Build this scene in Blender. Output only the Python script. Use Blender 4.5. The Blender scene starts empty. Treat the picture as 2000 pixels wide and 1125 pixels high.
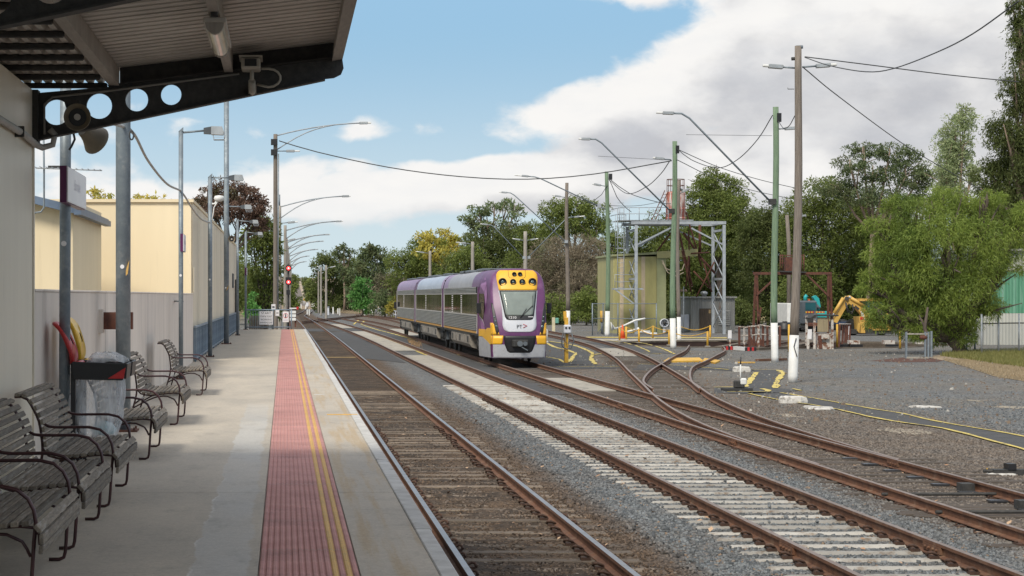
import bpy, bmesh, math, random
import numpy as np
from mathutils import Vector, Matrix, noise

# ------------------------------------------------------------------ camera, sky, sun, exposure
scene = bpy.context.scene
col = scene.collection
FPX, VX, VY, EYE = 3800.0, 556.0, 578.0, 1.8      # focal length in photo pixels, vanishing point, eye height above platform
cam_d = bpy.data.cameras.new('camera')
cam_d.sensor_width = 36.0
cam_d.lens = 36.0 * FPX / 2000.0
cam_d.shift_x = (1000.0 - VX) / 2000.0
cam_d.shift_y = (VY - 562.5) / 2000.0
cam_d.clip_start, cam_d.clip_end = 0.1, 9000.0
cam = bpy.data.objects.new('camera', cam_d)
cam.location = (0, 0, EYE)
cam.rotation_euler = (math.radians(90), 0, 0)
col.objects.link(cam)
scene.camera = cam
scene.view_settings.view_transform = 'Standard'
scene.view_settings.look = 'None'
scene.view_settings.gamma = 1.0
scene.view_settings.use_curve_mapping = False
scene.view_settings.exposure = 0.62
scene.render.engine = 'CYCLES'
scene.cycles.max_bounces = 6
scene.cycles.transparent_max_bounces = 12
scene.cycles.use_denoising = True

SUN_DIR = Vector((-0.45, -0.80, 0.98)).normalized()   # towards the sun
sun_d = bpy.data.lights.new('sun', 'SUN')
sun_d.energy = 2.2
sun_d.angle = math.radians(17)
sun_d.color = (1.0, 0.93, 0.80)
sun = bpy.data.objects.new('sun', sun_d)
sun.rotation_euler = SUN_DIR.to_track_quat('Z', 'Y').to_euler()
sun.location = (0, -20, 40)
col.objects.link(sun)

world = bpy.data.worlds.new('World')
scene.world = world
world.use_nodes = True


class NT:
    """small helper for node trees"""
    def __init__(self, nt):
        self.nt = nt; self.n = nt.nodes; self.l = nt.links

    def put(self, s, v):
        if v is None: return
        if hasattr(v, 'is_output') or isinstance(v, bpy.types.NodeSocket): self.l.new(v, s)
        else: s.default_value = v

    def math(self, op, a, b=None, c=None, clamp=False):
        x = self.n.new('ShaderNodeMath'); x.operation = op; x.use_clamp = clamp
        self.put(x.inputs[0], a); self.put(x.inputs[1], b)
        if c is not None: self.put(x.inputs[2], c)
        return x.outputs[0]

    def vmath(self, op, a, b=None):
        x = self.n.new('ShaderNodeVectorMath'); x.operation = op
        self.put(x.inputs[0], a)
        if b is not None:
            if op == 'SCALE': self.put(x.inputs['Scale'], b)
            else: self.put(x.inputs[1], b)
        return x.outputs[0]

    def comb(self, x, y, z):
        c = self.n.new('ShaderNodeCombineXYZ')
        for i, v in enumerate((x, y, z)): self.put(c.inputs[i], v)
        return c.outputs[0]

    def sep(self, v):
        s = self.n.new('ShaderNodeSeparateXYZ'); self.put(s.inputs[0], v); return s.outputs

    def noise(self, vec, scale, detail=4, rough=0.55, dist=0.0, color=False):
        t = self.n.new('ShaderNodeTexNoise'); self.put(t.inputs['Vector'], vec)
        t.inputs['Scale'].default_value = scale; t.inputs['Detail'].default_value = detail
        t.inputs['Roughness'].default_value = rough; t.inputs['Distortion'].default_value = dist
        return t.outputs['Color' if color else 'Fac']

    def voro(self, vec, scale, feature='F1', out='Distance', rand=1.0):
        t = self.n.new('ShaderNodeTexVoronoi'); t.feature = feature; self.put(t.inputs['Vector'], vec)
        t.inputs['Scale'].default_value = scale; t.inputs['Randomness'].default_value = rand
        return t.outputs[out]

    def step(self, v, a, b, lo=0.0, hi=1.0, smooth=True):
        m = self.n.new('ShaderNodeMapRange'); m.interpolation_type = 'SMOOTHSTEP' if smooth else 'LINEAR'
        self.put(m.inputs['Value'], v)
        for k, q in (('From Min', a), ('From Max', b), ('To Min', lo), ('To Max', hi)): m.inputs[k].default_value = q
        return m.outputs['Result']

    def mix(self, f, a, b, mode='MIX'):
        m = self.n.new('ShaderNodeMix'); m.data_type = 'RGBA'; m.blend_type = mode; m.clamp_factor = True
        self.put(m.inputs[0], f)
        for s, v in ((m.inputs[6], a), (m.inputs[7], b)):
            self.put(s, (*v, 1.0) if isinstance(v, (tuple, list)) and len(v) == 3 else v)
        return m.outputs[2]

    def mapping(self, vec, scale=(1, 1, 1), loc=(0, 0, 0)):
        m = self.n.new('ShaderNodeMapping'); self.put(m.inputs[0], vec)
        m.inputs['Scale'].default_value = scale; m.inputs['Location'].default_value = loc
        return m.outputs[0]

    def bump(self, h, strength, dist=0.02, normal=None):
        b = self.n.new('ShaderNodeBump'); b.inputs['Strength'].default_value = strength
        b.inputs['Distance'].default_value = dist; self.put(b.inputs['Height'], h)
        if normal is not None: self.put(b.inputs['Normal'], normal)
        return b.outputs[0]


def build_world():
    nt = NT(world.node_tree)
    bg = nt.n['Background']
    sky = nt.n.new('ShaderNodeTexSky'); sky.sky_type = 'NISHITA'; sky.sun_disc = False
    sky.sun_elevation = math.asin(SUN_DIR.z)
    sky.sun_rotation = math.atan2(SUN_DIR.x, SUN_DIR.y)
    sky.altitude = 40; sky.air_density = 1.0; sky.dust_density = 0.25; sky.ozone_density = 2.0
    tc = nt.n.new('ShaderNodeTexCoord')
    d = nt.vmath('NORMALIZE', tc.outputs['Generated'])
    x, y, z = nt.sep(d)
    az = nt.math('MULTIPLY', nt.math('ARCTAN2', x, y), 3.8)       # 1 unit = 1000 photo pixels
    el = nt.math('MULTIPLY', nt.math('ARCSINE', z), 3.8)
    # cloud cover: a fractal field plus a few broad masses of cloud and open blue
    def blob(a0, b0, sa, sb, w, dv=0.0):
        p = nt.math('DIVIDE', nt.math('SUBTRACT', az, a0), sa)
        q = nt.math('DIVIDE', nt.math('SUBTRACT', el, b0 - dv), sb)
        r = nt.math('ADD', nt.math('MULTIPLY', p, p), nt.math('MULTIPLY', q, q))
        return nt.math('MULTIPLY', nt.math('EXPONENT', nt.math('MULTIPLY', r, -1.0)), w)
    blobs = [(1.18, 0.45, 0.46, 0.19, 0.46), (0.78, 0.42, 0.20, 0.075, 0.30), (0.50, 0.365, 0.17, 0.045, 0.27),
             (0.52, 0.235, 0.24, 0.055, 0.36), (0.24, 0.20, 0.22, 0.045, 0.28), (0.03, 0.185, 0.12, 0.04, 0.22), (0.98, 0.24, 0.34, 0.07, 0.26),
             (0.16, 0.335, 0.05, 0.05, 0.15), (0.64, 0.585, 0.12, 0.03, 0.20), (-0.25, 0.21, 0.2, 0.03, 0.08),
             (0.14, 0.46, 0.44, 0.12, -0.46), (0.56, 0.50, 0.13, 0.055, -0.36), (0.25, 0.285, 0.36, 0.02, -0.22), (0.3, 0.08, 0.8, 0.05, -0.2)]
    bias = nt.math('ADD', nt.step(el, 0.6, 1.3, 0.0, 0.12), 0.08)      # broken cloud closing in overhead
    bias1 = bias
    for b in blobs: bias = nt.math('ADD', blob(*b), bias); bias1 = nt.math('ADD', blob(*b, dv=0.07), bias1)
    def field(dv):
        v = nt.comb(az, nt.math('MULTIPLY', nt.math('ADD', el, dv), 1.7), 0.0)
        v = nt.vmath('ADD', v, (3.17, 1.4, 0.6))
        warp = nt.vmath('SCALE', nt.vmath('SUBTRACT', nt.noise(v, 9.0, 3, color=True), (0.5, 0.5, 0.5)), 0.07)
        v2 = nt.vmath('ADD', v, warp)
        big = nt.noise(v2, 3.4, 9, 0.56)
        vo = nt.voro(v2, 11.0, 'SMOOTH_F1')
        return nt.math('SUBTRACT', nt.math('ADD', big, nt.math('MULTIPLY', nt.math('SUBTRACT', 0.45, vo), 0.24)), 0.0)
    f0 = nt.math('ADD', field(0.0), bias)
    f1 = nt.math('ADD', field(0.05), bias1)
    dens = nt.step(f0, 0.57, 0.74)
    thick = nt.math('MULTIPLY', nt.step(f1, 0.68, 1.08), nt.step(nt.noise(nt.comb(az, nt.math('MULTIPLY', el, 1.8), 2.0), 3.2, 7, 0.6), 0.25, 0.72, 0.45, 1.1))
    low = nt.step(el, 0.0, 0.20, 1.0, 0.0)                       # paler, thinner cloud towards the horizon
    lit = nt.mix(thick, (6.2, 6.1, 5.95), (3.55, 3.6, 3.8))
    wisps = nt.noise(nt.comb(nt.math('MULTIPLY', az, 1.0), nt.math('MULTIPLY', el, 3.0), 4.0), 5.0, 6, 0.6)
    cl = nt.mix(nt.step(wisps, 0.35, 0.7), lit, nt.mix(0.16, lit, (4.2, 4.5, 5.0)))
    skyc = nt.mix(1.0, sky.outputs[0], (0.74, 0.90, 1.06), 'MULTIPLY')
    skyc = nt.mix(nt.step(el, 0.4, 1.5, 0.95, 0.15), skyc, nt.mix(nt.step(el, 0.05, 0.55), (4.1, 4.85, 5.2), (2.1, 3.5, 4.75)))
    cover = nt.math('MULTIPLY', dens, nt.math('SUBTRACT', 1.0, nt.math('MULTIPLY', low, 0.55)))
    out = nt.mix(cover, skyc, cl)
    nt.l.new(out, bg.inputs['Color'])
    bg.inputs['Strength'].default_value = 0.1


build_world()

# ------------------------------------------------------------------ where things stand
RZ = -1.05            # rail top
GZ = -1.24            # yard ground
R = random.Random(7)


def at(px, py, Y):
    return Vector(((px - VX) * Y / FPX, Y, EYE + (VY - py) * Y / FPX))


def gp(px, py, z=GZ):
    Y = FPX * (EYE - z) / (py - VY)
    return Vector(((px - VX) * Y / FPX, Y, z))


# ------------------------------------------------------------------ mesh helpers
ORG = {}


class MB:
    def __init__(self):
        self.v = []; self.f = []; self.mi = []; self.sm = []

    def add(self, verts, faces, mi=0, smooth=False):
        o = len(self.v)
        self.v.extend([tuple(p) for p in verts])
        for f in faces:
            self.f.append([o + i for i in f]); self.mi.append(mi); self.sm.append(smooth)
        return self

    def box(self, x0, x1, y0, y1, z0, z1, mi=0):
        vs = [(x, y, z) for x in (x0, x1) for y in (y0, y1) for z in (z0, z1)]
        return self.add(vs, [(0, 1, 3, 2), (4, 6, 7, 5), (0, 4, 5, 1), (2, 3, 7, 6), (0, 2, 6, 4), (1, 5, 7, 3)], mi)

    def bar(self, p0, p1, w, h, mi=0, up=(0, 0, 1)):
        p0, p1 = Vector(p0), Vector(p1); d = (p1 - p0).normalized(); u = Vector(up)
        if abs(d.dot(u)) > 0.98: u = Vector((0, 1, 0))
        s = d.cross(u).normalized() * w / 2; t = s.cross(d).normalized() * h / 2
        vs = [p + a * s + b * t for p in (p0, p1) for a, b in ((-1, -1), (1, -1), (1, 1), (-1, 1))]
        return self.add(vs, [(0, 1, 2, 3), (7, 6, 5, 4), (0, 4, 5, 1), (1, 5, 6, 2), (2, 6, 7, 3), (3, 7, 4, 0)], mi)

    def tube(self, pts, r, n=8, mi=0, cap=True, smooth=True):
        pts = [Vector(p) for p in pts]; rs = r if isinstance(r, (list, tuple)) else [r] * len(pts)
        vs = []; u = None
        for i, p in enumerate(pts):
            d = (pts[min(i + 1, len(pts) - 1)] - pts[max(i - 1, 0)]).normalized()
            if u is None:
                u = Vector((0, 0, 1)) if abs(d.z) < 0.9 else Vector((0, 1, 0))
            s = d.cross(u).normalized(); u = s.cross(d).normalized()
            for k in range(n):
                a = 2 * math.pi * k / n
                vs.append(p + (s * math.cos(a) + u * math.sin(a)) * rs[i])
        fs = []
        for i in range(len(pts) - 1):
            for k in range(n):
                a, b = i * n + k, i * n + (k + 1) % n
                fs.append((a, b, b + n, a + n))
        self.add(vs, fs, mi, smooth)
        if cap:
            o = len(self.v) - len(vs)
            self.f.append([o + k for k in range(n)][::-1]); self.mi.append(mi); self.sm.append(False)
            o2 = o + (len(pts) - 1) * n
            self.f.append([o2 + k for k in range(n)]); self.mi.append(mi); self.sm.append(False)
        return self

    def cyl(self, p0, p1, r0, r1=None, n=12, mi=0):
        return self.tube([p0, p1], [r0, r0 if r1 is None else r1], n, mi)

    def prism(self, poly, axis, a, b, mi=0):
        """poly of 2-D points, extruded along axis from a to b"""
        def P(p, t):
            return {'x': (t, p[0], p[1]), 'y': (p[0], t, p[1]), 'z': (p[0], p[1], t)}[axis]
        n = len(poly); vs = [P(p, a) for p in poly] + [P(p, b) for p in poly]
        fs = [tuple(range(n))[::-1], tuple(range(n, 2 * n))] + [(i, (i + 1) % n, n + (i + 1) % n, n + i) for i in range(n)]
        return self.add(vs, fs, mi)

    def lathe(self, prof, c, n=16, axis='z', mi=0, smooth=True):
        c = Vector(c); vs = []
        for r, h in prof:
            for k in range(n):
                a = 2 * math.pi * k / n; p, q = r * math.cos(a), r * math.sin(a)
                vs.append(c + Vector({'z': (p, q, h), 'y': (p, h, q), 'x': (h, p, q)}[axis]))
        fs = []
        for i in range(len(prof) - 1):
            for k in range(n):
                a, b = i * n + k, i * n + (k + 1) % n
                fs.append((a, b, b + n, a + n))
        fs.append(tuple(range(n))[::-1]); fs.append(tuple(range((len(prof) - 1) * n, len(prof) * n)))
        return self.add(vs, fs, mi, smooth)

    def sheet(self, poly, z, mi=0):
        return self.add([(p[0], p[1], z) for p in poly], [tuple(range(len(poly)))], mi)

    def strip(self, pts, w, z, mi=0, jit=0.0):
        """flat painted line along pts"""
        vs = []; pts = [Vector((p[0], p[1], z)) for p in pts]
        for i, p in enumerate(pts):
            d = (pts[min(i + 1, len(pts) - 1)] - pts[max(i - 1, 0)]); d.z = 0; d.normalize()
            s = Vector((-d.y, d.x, 0)) * (w / 2 * (1 + R.uniform(-jit, jit)))
            vs += [p - s, p + s]
        return self.add(vs, [(2 * i, 2 * i + 2, 2 * i + 3, 2 * i + 1) for i in range(len(pts) - 1)], mi)

    def mesh(self, name, mats, o=(0, 0, 0), bevel=0.0):
        me = bpy.data.meshes.new(name)
        o = Vector(o)
        me.from_pydata([(p[0] - o.x, p[1] - o.y, p[2] - o.z) for p in self.v], [], self.f)
        for m in (mats if isinstance(mats, (list, tuple)) else [mats]): me.materials.append(m)
        me.polygons.foreach_set('material_index', self.mi)
        me.polygons.foreach_set('use_smooth', self.sm)
        bm = bmesh.new(); bm.from_mesh(me)
        bmesh.ops.recalc_face_normals(bm, faces=bm.faces)
        if bevel > 0:
            bmesh.ops.bevel(bm, geom=list(bm.edges), offset=bevel, segments=1, affect='EDGES', clamp_overlap=True)
        bm.to_mesh(me); bm.free(); me.update()
        return me

    def build(self, name, mats, parent=None, bevel=0.0, label=None, cat=None, group=None, kind=None, origin=None):
        if origin is None:
            if parent is not None: origin = ORG[parent]
            else:
                xs = np.array(self.v); lo, hi = xs.min(0), xs.max(0)
                origin = Vector(((lo[0] + hi[0]) / 2, (lo[1] + hi[1]) / 2, lo[2]))
        o = bpy.data.objects.new(name, self.mesh(name, mats, origin, bevel))
        col.objects.link(o)
        if parent is not None:
            o.parent = parent; o.location = Vector(origin) - ORG[parent]
        else: o.location = origin
        ORG[o] = Vector(origin)
        return tag(o, label, cat, group, kind)


def tag(o, label=None, cat=None, group=None, kind=None):
    for k, v in (('label', label), ('category', cat), ('group', group), ('kind', kind)):
        if v: o[k] = v
    return o


def thing(name, loc, label, cat, group=None, kind=None):
    o = bpy.data.objects.new(name, None); o.empty_display_size = 0.3
    col.objects.link(o); o.location = loc; ORG[o] = Vector(loc)
    return tag(o, label, cat, group, kind)


def inst(me, name, parent, loc, rotz=0.0, scale=None, mat=None):
    """another object on a shared mesh; loc in world terms"""
    o = bpy.data.objects.new(name, me); col.objects.link(o)
    if parent is not None:
        o.parent = parent; o.location = Vector(loc) - ORG[parent]
    else: o.location = loc
    ORG[o] = Vector(loc)
    if rotz: o.rotation_euler = (0, 0, rotz)
    if scale: o.scale = scale
    if mat is not None:
        o.material_slots[0].link = 'OBJECT'; o.material_slots[0].material = mat
    return o


def copy_tree(o, loc, label, parent=None):
    """a thing with its parts and sub-parts, set down at loc"""
    c = o.copy(); col.objects.link(c); c.parent = parent
    if parent is None: c.location = loc; c['label'] = label
    for ch in o.children: copy_tree(ch, None, None, c)
    return c


def text(s, size, name, m, parent, loc, rot=(math.pi / 2, 0, 0), depth=0.0, sx=1.0):
    cu = bpy.data.curves.new(name, 'FONT'); cu.body = s; cu.size = size; cu.extrude = depth
    cu.align_x = 'CENTER'; cu.align_y = 'CENTER'; cu.space_line = 0.95
    t = bpy.data.objects.new('tmp', cu); col.objects.link(t)
    me = bpy.data.meshes.new_from_object(t.evaluated_get(bpy.context.evaluated_depsgraph_get()))
    bpy.data.objects.remove(t)
    me.name = name; me.materials.clear(); me.materials.append(m)
    o = bpy.data.objects.new(name, me); col.objects.link(o)
    o.parent = parent; o.location = Vector(loc) - ORG[parent]; o.rotation_euler = rot; o.scale = (sx, 1, 1)
    ORG[o] = Vector(loc)
    return o


def catmull(pts, step):
    pts = [Vector(p) for p in pts]; out = []
    P = [pts[0] * 2 - pts[1]] + pts + [pts[-1] * 2 - pts[-2]]
    for i in range(1, len(P) - 2):
        n = max(1, int((P[i + 1] - P[i]).length / step))
        for k in range(n):
            t = k / n
            out.append(0.5 * ((2 * P[i]) + (P[i + 1] - P[i - 1]) * t + (2 * P[i - 1] - 5 * P[i] + 4 * P[i + 1] - P[i + 2]) * t * t
                              + (3 * P[i] - P[i - 1] - 3 * P[i + 1] + P[i + 2]) * t ** 3))
    out.append(pts[-1])
    return out


# ------------------------------------------------------------------ materials
MATS = {}


def mat(name, c1, c2=None, scale=4.0, rough=0.7, metal=0.0, bump=0.0, bscale=40.0, stain=None, sscale=2.0, sthr=(0.5, 0.7),
        stretch=(1, 1, 1), coord='Object', detail=6, spec=0.5, bdist=0.01, rvar=0.0, orand=(0.92, 1.06)):
    if name in MATS: return MATS[name]
    m = bpy.data.materials.new(name); m.use_nodes = True
    nt = NT(m.node_tree); b = nt.n['Principled BSDF']
    tc = nt.n.new('ShaderNodeTexCoord')
    if coord == 'World': vec = nt.n.new('ShaderNodeNewGeometry').outputs['Position']
    else: vec = tc.outputs['Object']
    v = nt.mapping(vec, stretch)
    c2 = c2 or tuple(k * 0.8 for k in c1)
    nz = nt.noise(v, scale, detail, 0.6)
    c = nt.mix(nt.step(nz, 0.3, 0.7), c1, c2)
    if stain:
        c = nt.mix(nt.step(nt.noise(nt.vmath('ADD', v, (7.3, 1.7, 3.1)), sscale, 7, 0.65), sthr[0], sthr[1]), c, stain)
    oi = nt.n.new('ShaderNodeObjectInfo')
    c = nt.mix(1.0, c, nt.comb(*(3 * [nt.step(oi.outputs['Random'], 0, 1, orand[0], orand[1], False)])), 'MULTIPLY')
    nt.l.new(c, b.inputs['Base Color'])
    b.inputs['Metallic'].default_value = metal
    b.inputs['Specular IOR Level'].default_value = spec
    if rvar: nt.l.new(nt.step(nz, 0.3, 0.7, rough - rvar, rough + rvar), b.inputs['Roughness'])
    else: b.inputs['Roughness'].default_value = rough
    if bump: nt.l.new(nt.bump(nt.noise(v, bscale, 4, 0.6), bump, bdist), b.inputs['Normal'])
    MATS[name] = m
    return m


LEAF = 1.85


def leaf_mat(name, c1, c2, c3=None, trans=0.42):
    m = bpy.data.materials.new(name); m.use_nodes = True; nt = NT(m.node_tree)
    nt.n.remove(nt.n['Principled BSDF']); out = nt.n['Material Output']
    g = nt.n.new('ShaderNodeNewGeometry')
    r = g.outputs['Random Per Island']
    tc = nt.n.new('ShaderNodeTexCoord')
    c = nt.mix(r, tuple(k * LEAF for k in c1), tuple(k * LEAF for k in c2)); c3 = c3 and tuple(k * LEAF for k in c3)
    if c3: c = nt.mix(nt.step(nt.noise(tc.outputs['Object'], 0.5, 4), 0.5, 0.68), c, c3)
    oi = nt.n.new('ShaderNodeObjectInfo')
    c = nt.mix(1.0, c, nt.comb(*(3 * [nt.step(oi.outputs['Random'], 0, 1, 0.8, 1.15, False)])), 'MULTIPLY')
    d = nt.n.new('ShaderNodeBsdfDiffuse'); nt.l.new(c, d.inputs[0])
    t = nt.n.new('ShaderNodeBsdfTranslucent'); nt.l.new(c, t.inputs[0])
    s = nt.n.new('ShaderNodeMixShader'); s.inputs[0].default_value = trans
    nt.l.new(d.outputs[0], s.inputs[1]); nt.l.new(t.outputs[0], s.inputs[2])
    gl = nt.n.new('ShaderNodeBsdfGlossy'); gl.inputs['Roughness'].default_value = 0.5
    gl.inputs['Color'].default_value = (0.6, 0.65, 0.6, 1)
    s2 = nt.n.new('ShaderNodeMixShader'); s2.inputs[0].default_value = 0.02
    nt.l.new(s.outputs[0], s2.inputs[1]); nt.l.new(gl.outputs[0], s2.inputs[2])
    nt.l.new(s2.outputs[0], out.inputs['Surface'])
    return m


def ground_mat():
    """yard gravel: grey stone chips, browner and dirtier beside the running rails"""
    m = bpy.data.materials.new('yard_gravel'); m.use_nodes = True; nt = NT(m.node_tree); b = nt.n['Principled BSDF']
    pos = nt.n.new('ShaderNodeNewGeometry').outputs['Position']
    x, y, z = nt.sep(pos)
    cell = nt.voro(pos, 22.0, out='Color'); cv = nt.sep(cell)[0]
    stone = nt.mix(cv, (0.08, 0.086, 0.09), (0.22, 0.228, 0.232))
    stone = nt.mix(nt.step(nt.sep(cell)[1], 0.93, 0.96), stone, (0.27, 0.225, 0.185))
    brown = nt.mix(nt.step(x, 7.6, 8.4), nt.mix(cv, (0.055, 0.037, 0.024), (0.17, 0.118, 0.08)), nt.mix(cv, (0.085, 0.07, 0.057), (0.225, 0.185, 0.15)))
    big = nt.noise(pos, 0.22, 5, 0.6); mid = nt.noise(pos, 1.1, 6, 0.65)
    def band(c, w, s):   # 1 inside |x-c|<w
        return nt.step(nt.math('ABSOLUTE', nt.math('SUBTRACT', x, c)), w - s, w + s, 1.0, 0.0)
    t1 = band(2.6, 2.0, 0.5); t3 = band(12.6, 4.0, 0.8)
    f = nt.math('MAXIMUM', nt.math('MULTIPLY', t1, 0.9), nt.math('MULTIPLY', t3, nt.step(y, 20, 36, 0.5, 0.85)))
    f = nt.math('ADD', f, nt.math('MULTIPLY', nt.math('SUBTRACT', mid, 0.5), 1.1))
    f = nt.math('ADD', f, nt.step(big, 0.55, 0.7, 0.0, 0.4), clamp=True)
    c = nt.mix(f, stone, brown)
    yard = nt.mix(nt.math('MULTIPLY', nt.step(big, 0.35, 0.65), nt.step(x, 12, 17)), c, nt.mix(cv, (0.108, 0.097, 0.084), (0.245, 0.225, 0.198)))
    c = nt.mix(nt.step(nt.noise(pos, 0.6, 8, 0.7), 0.56, 0.72, 0, 0.6), yard, nt.mix(cv, (0.1, 0.085, 0.07), (0.24, 0.2, 0.165)))
    # oil-dark middle of the platform road
    t1c = band(2.75, 0.75, 0.25)
    c = nt.mix(nt.math('MULTIPLY', t1c, nt.step(mid, 0.4, 0.62, 0.75, 0.1)), c, (0.035, 0.028, 0.022))
    speck = nt.noise(pos, 3.6, 9, 0.8)
    c = nt.mix(1.0, c, nt.comb(*(3 * [nt.step(speck, 0.32, 0.68, 0.55, 1.35, False)])), 'MULTIPLY')
    c = nt.mix(nt.step(nt.voro(pos, 5.0), 0.07, 0.13, 0.8, 0.0), c, nt.mix(cv, (0.3, 0.28, 0.25), (0.42, 0.36, 0.3)))
    # dry grass away from the yard
    gr = nt.math('MAXIMUM', nt.step(x, 52, 60), nt.step(x, -3.0, -9.0))
    gr = nt.math('MAXIMUM', gr, nt.math('MULTIPLY', nt.step(y, 330, 420), nt.step(x, 12, 15)))
    c = nt.mix(gr, c, nt.mix(nt.noise(pos, 1.5, 6), (0.13, 0.12, 0.05), (0.32, 0.25, 0.13)))
    nt.l.new(c, b.inputs['Base Color']); b.inputs['Roughness'].default_value = 0.95
    b.inputs['Specular IOR Level'].default_value = 0.2
    h = nt.voro(pos, 22.0)
    n1 = nt.bump(nt.math('SUBTRACT', 1.0, h), 0.9, 0.03)
    nt.l.new(nt.bump(mid, 0.5, 0.05, n1), b.inputs['Normal'])
    return m


def concrete_mat():
    m = bpy.data.materials.new('platform_concrete'); m.use_nodes = True; nt = NT(m.node_tree); b = nt.n['Principled BSDF']
    pos = nt.n.new('ShaderNodeNewGeometry').outputs['Position']; x, y, z = nt.sep(pos)
    big = nt.noise(nt.mapping(pos, (1.0, 0.35, 1)), 0.8, 6, 0.6)
    fine = nt.noise(pos, 60, 5, 0.7)
    brush = nt.noise(nt.mapping(pos, (1.2, 22, 1)), 2.0, 5, 0.6)
    c = nt.mix(nt.step(big, 0.3, 0.72), (0.56, 0.49, 0.395), (0.41, 0.365, 0.305))
    # rain-washed tan streaks near the edge, older repair band beside the tactile strip
    tan = nt.noise(nt.mapping(pos, (6.0, 0.22, 1)), 1.0, 5, 0.6)
    c = nt.mix(nt.math('MULTIPLY', nt.step(tan, 0.45, 0.65), nt.step(x, 0.4, 0.6)), c, (0.46, 0.34, 0.20))
    edge = nt.math('ADD', x, nt.math('MULTIPLY', nt.math('SUBTRACT', nt.noise(nt.mapping(pos, (1, .6, 1)), 2.2, 7, 0.7), 0.5), 0.22))
    rep = nt.math('MULTIPLY', nt.step(edge, -0.63, -0.61), nt.step(edge, -0.27, -0.24, 1.0, 0.0))
    c = nt.mix(nt.math('MULTIPLY', rep, nt.math('MULTIPLY', nt.step(y, 31, 33, 0.8, 0.0), nt.step(big, 0.3, 0.6, 0.6, 1.0))), c, (0.53, 0.525, 0.505))
    crack = nt.math('MULTIPLY', nt.step(nt.math('ABSOLUTE', nt.math('SUBTRACT', edge, -0.62)), 0.0, 0.016, 1.0, 0.0), nt.math('MULTIPLY', nt.step(nt.noise(pos, 1.3, 6, .7), 0.45, 0.6), nt.step(y, 16, 24, 1, 0)))
    c = nt.mix(nt.math('MULTIPLY', crack, 0.8), c, (0.75, 0.74, 0.72))
    c = nt.mix(nt.step(y, 44, 60, 0.0, 0.55), c, (0.5, 0.42, 0.31))  # warm sunlit tone of the far platform put into the colour
    c = nt.mix(nt.step(brush, 0.35, 0.75, 0.0, 0.22), c, (0.2, 0.19, 0.175))
    spots = nt.voro(pos, 5.0); c = nt.mix(nt.step(spots, 0.035, 0.05, 0.8, 0.0), c, (0.09, 0.085, 0.08))
    agg = nt.voro(pos, 45.0, out='Color'); c = nt.mix(0.16, c, nt.mix(nt.sep(agg)[0], (0.16, 0.15, 0.14), (0.62, 0.58, 0.5)))
    blot = nt.noise(nt.mapping(pos, (1, .5, 1)), 2.4, 8, 0.75); c = nt.mix(nt.step(blot, 0.5, 0.72, 0, 0.45), c, (0.22, 0.2, 0.175))
    c = nt.mix(nt.step(fine, 0.35, 0.7, 0.0, 0.25), c, (0.2, 0.19, 0.18))
    nt.l.new(c, b.inputs['Base Color']); b.inputs['Roughness'].default_value = 0.82
    nt.l.new(nt.bump(nt.math('ADD', fine, nt.math('MULTIPLY', brush, 0.6)), 0.25, 0.004), b.inputs['Normal'])
    return m


G = (0.42, 0.45, 0.47)
m_ground = ground_mat()
m_plat = concrete_mat()
m_coping = mat('coping_concrete', (0.55, 0.54, 0.52), (0.42, 0.41, 0.39), 5, 0.85, bump=0.3, coord='World', stain=(0.2, 0.19, 0.17), sthr=(0.6, 0.75))
m_red_tac = mat('tactile_red', (0.53, 0.275, 0.25), (0.44, 0.215, 0.195), 3, 0.85, bump=0.3, bscale=80, coord='World', stain=(0.33, 0.17, 0.16), sscale=1.2, sthr=(0.5, 0.75))
m_yel_line = mat('yellow_paint', (0.68, 0.41, 0.11), (0.54, 0.33, 0.10), 20, 0.7, coord='World', stain=(0.42, 0.30, 0.16), sscale=14, sthr=(0.6, 0.7))
m_yel_road = mat('road_yellow', (0.68, 0.53, 0.13), (0.54, 0.43, 0.13), 6, 0.8, coord='World', stain=(0.2, 0.175, 0.10), sscale=7, sthr=(0.5, 0.64))
m_white = mat('white_paint', (0.78, 0.78, 0.76), (0.68, 0.68, 0.66), 3, 0.6, stain=(0.45, 0.43, 0.4), sscale=4, sthr=(0.6, 0.75))
m_white_line = mat('faded_white_line', (0.6, 0.6, 0.58), (0.5, 0.48, 0.45), 9, 0.8, coord='World')
m_asphalt = mat('asphalt', (0.052, 0.053, 0.055), (0.075, 0.075, 0.076), 2.5, 0.9, bump=0.5, bscale=90, coord='World', stain=(0.12, 0.115, 0.11), sscale=1.0, sthr=(0.55, 0.8))
m_galv = mat('galvanised_steel', (0.235, 0.275, 0.305), (0.175, 0.21, 0.24), 6, 0.55, 0.3, bump=0.08, bscale=25, stain=(0.28, 0.31, 0.33), sscale=9, rvar=0.1)
m_galv_beam = mat('painted_grey_steel', (0.40, 0.43, 0.46), (0.29, 0.32, 0.35), 3, 0.6, 0.2, stain=(0.2, 0.15, 0.11), sscale=5, sthr=(0.62, 0.75))
m_dark_steel = mat('dark_steel', (0.035, 0.035, 0.035), (0.06, 0.058, 0.055), 14, 0.7, 0.2, bump=0.3, bscale=60)
m_purlin = mat('canopy_purlin', (0.40, 0.36, 0.32), (0.32, 0.285, 0.255), 4, 0.7, stretch=(8, 1, 1), bump=0.1)
m_roofsheet = mat('canopy_sheet', (0.60, 0.56, 0.51), (0.50, 0.465, 0.42), 2, 0.6, 0.1)
m_wallpanel = mat('cream_panel', (0.80, 0.73, 0.60), (0.72, 0.645, 0.53), 1.2, 0.4, stretch=(1, 1, 0.15), bump=0.05, stain=(0.40, 0.36, 0.30), sscale=1.6, sthr=(0.58, 0.78))
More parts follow.
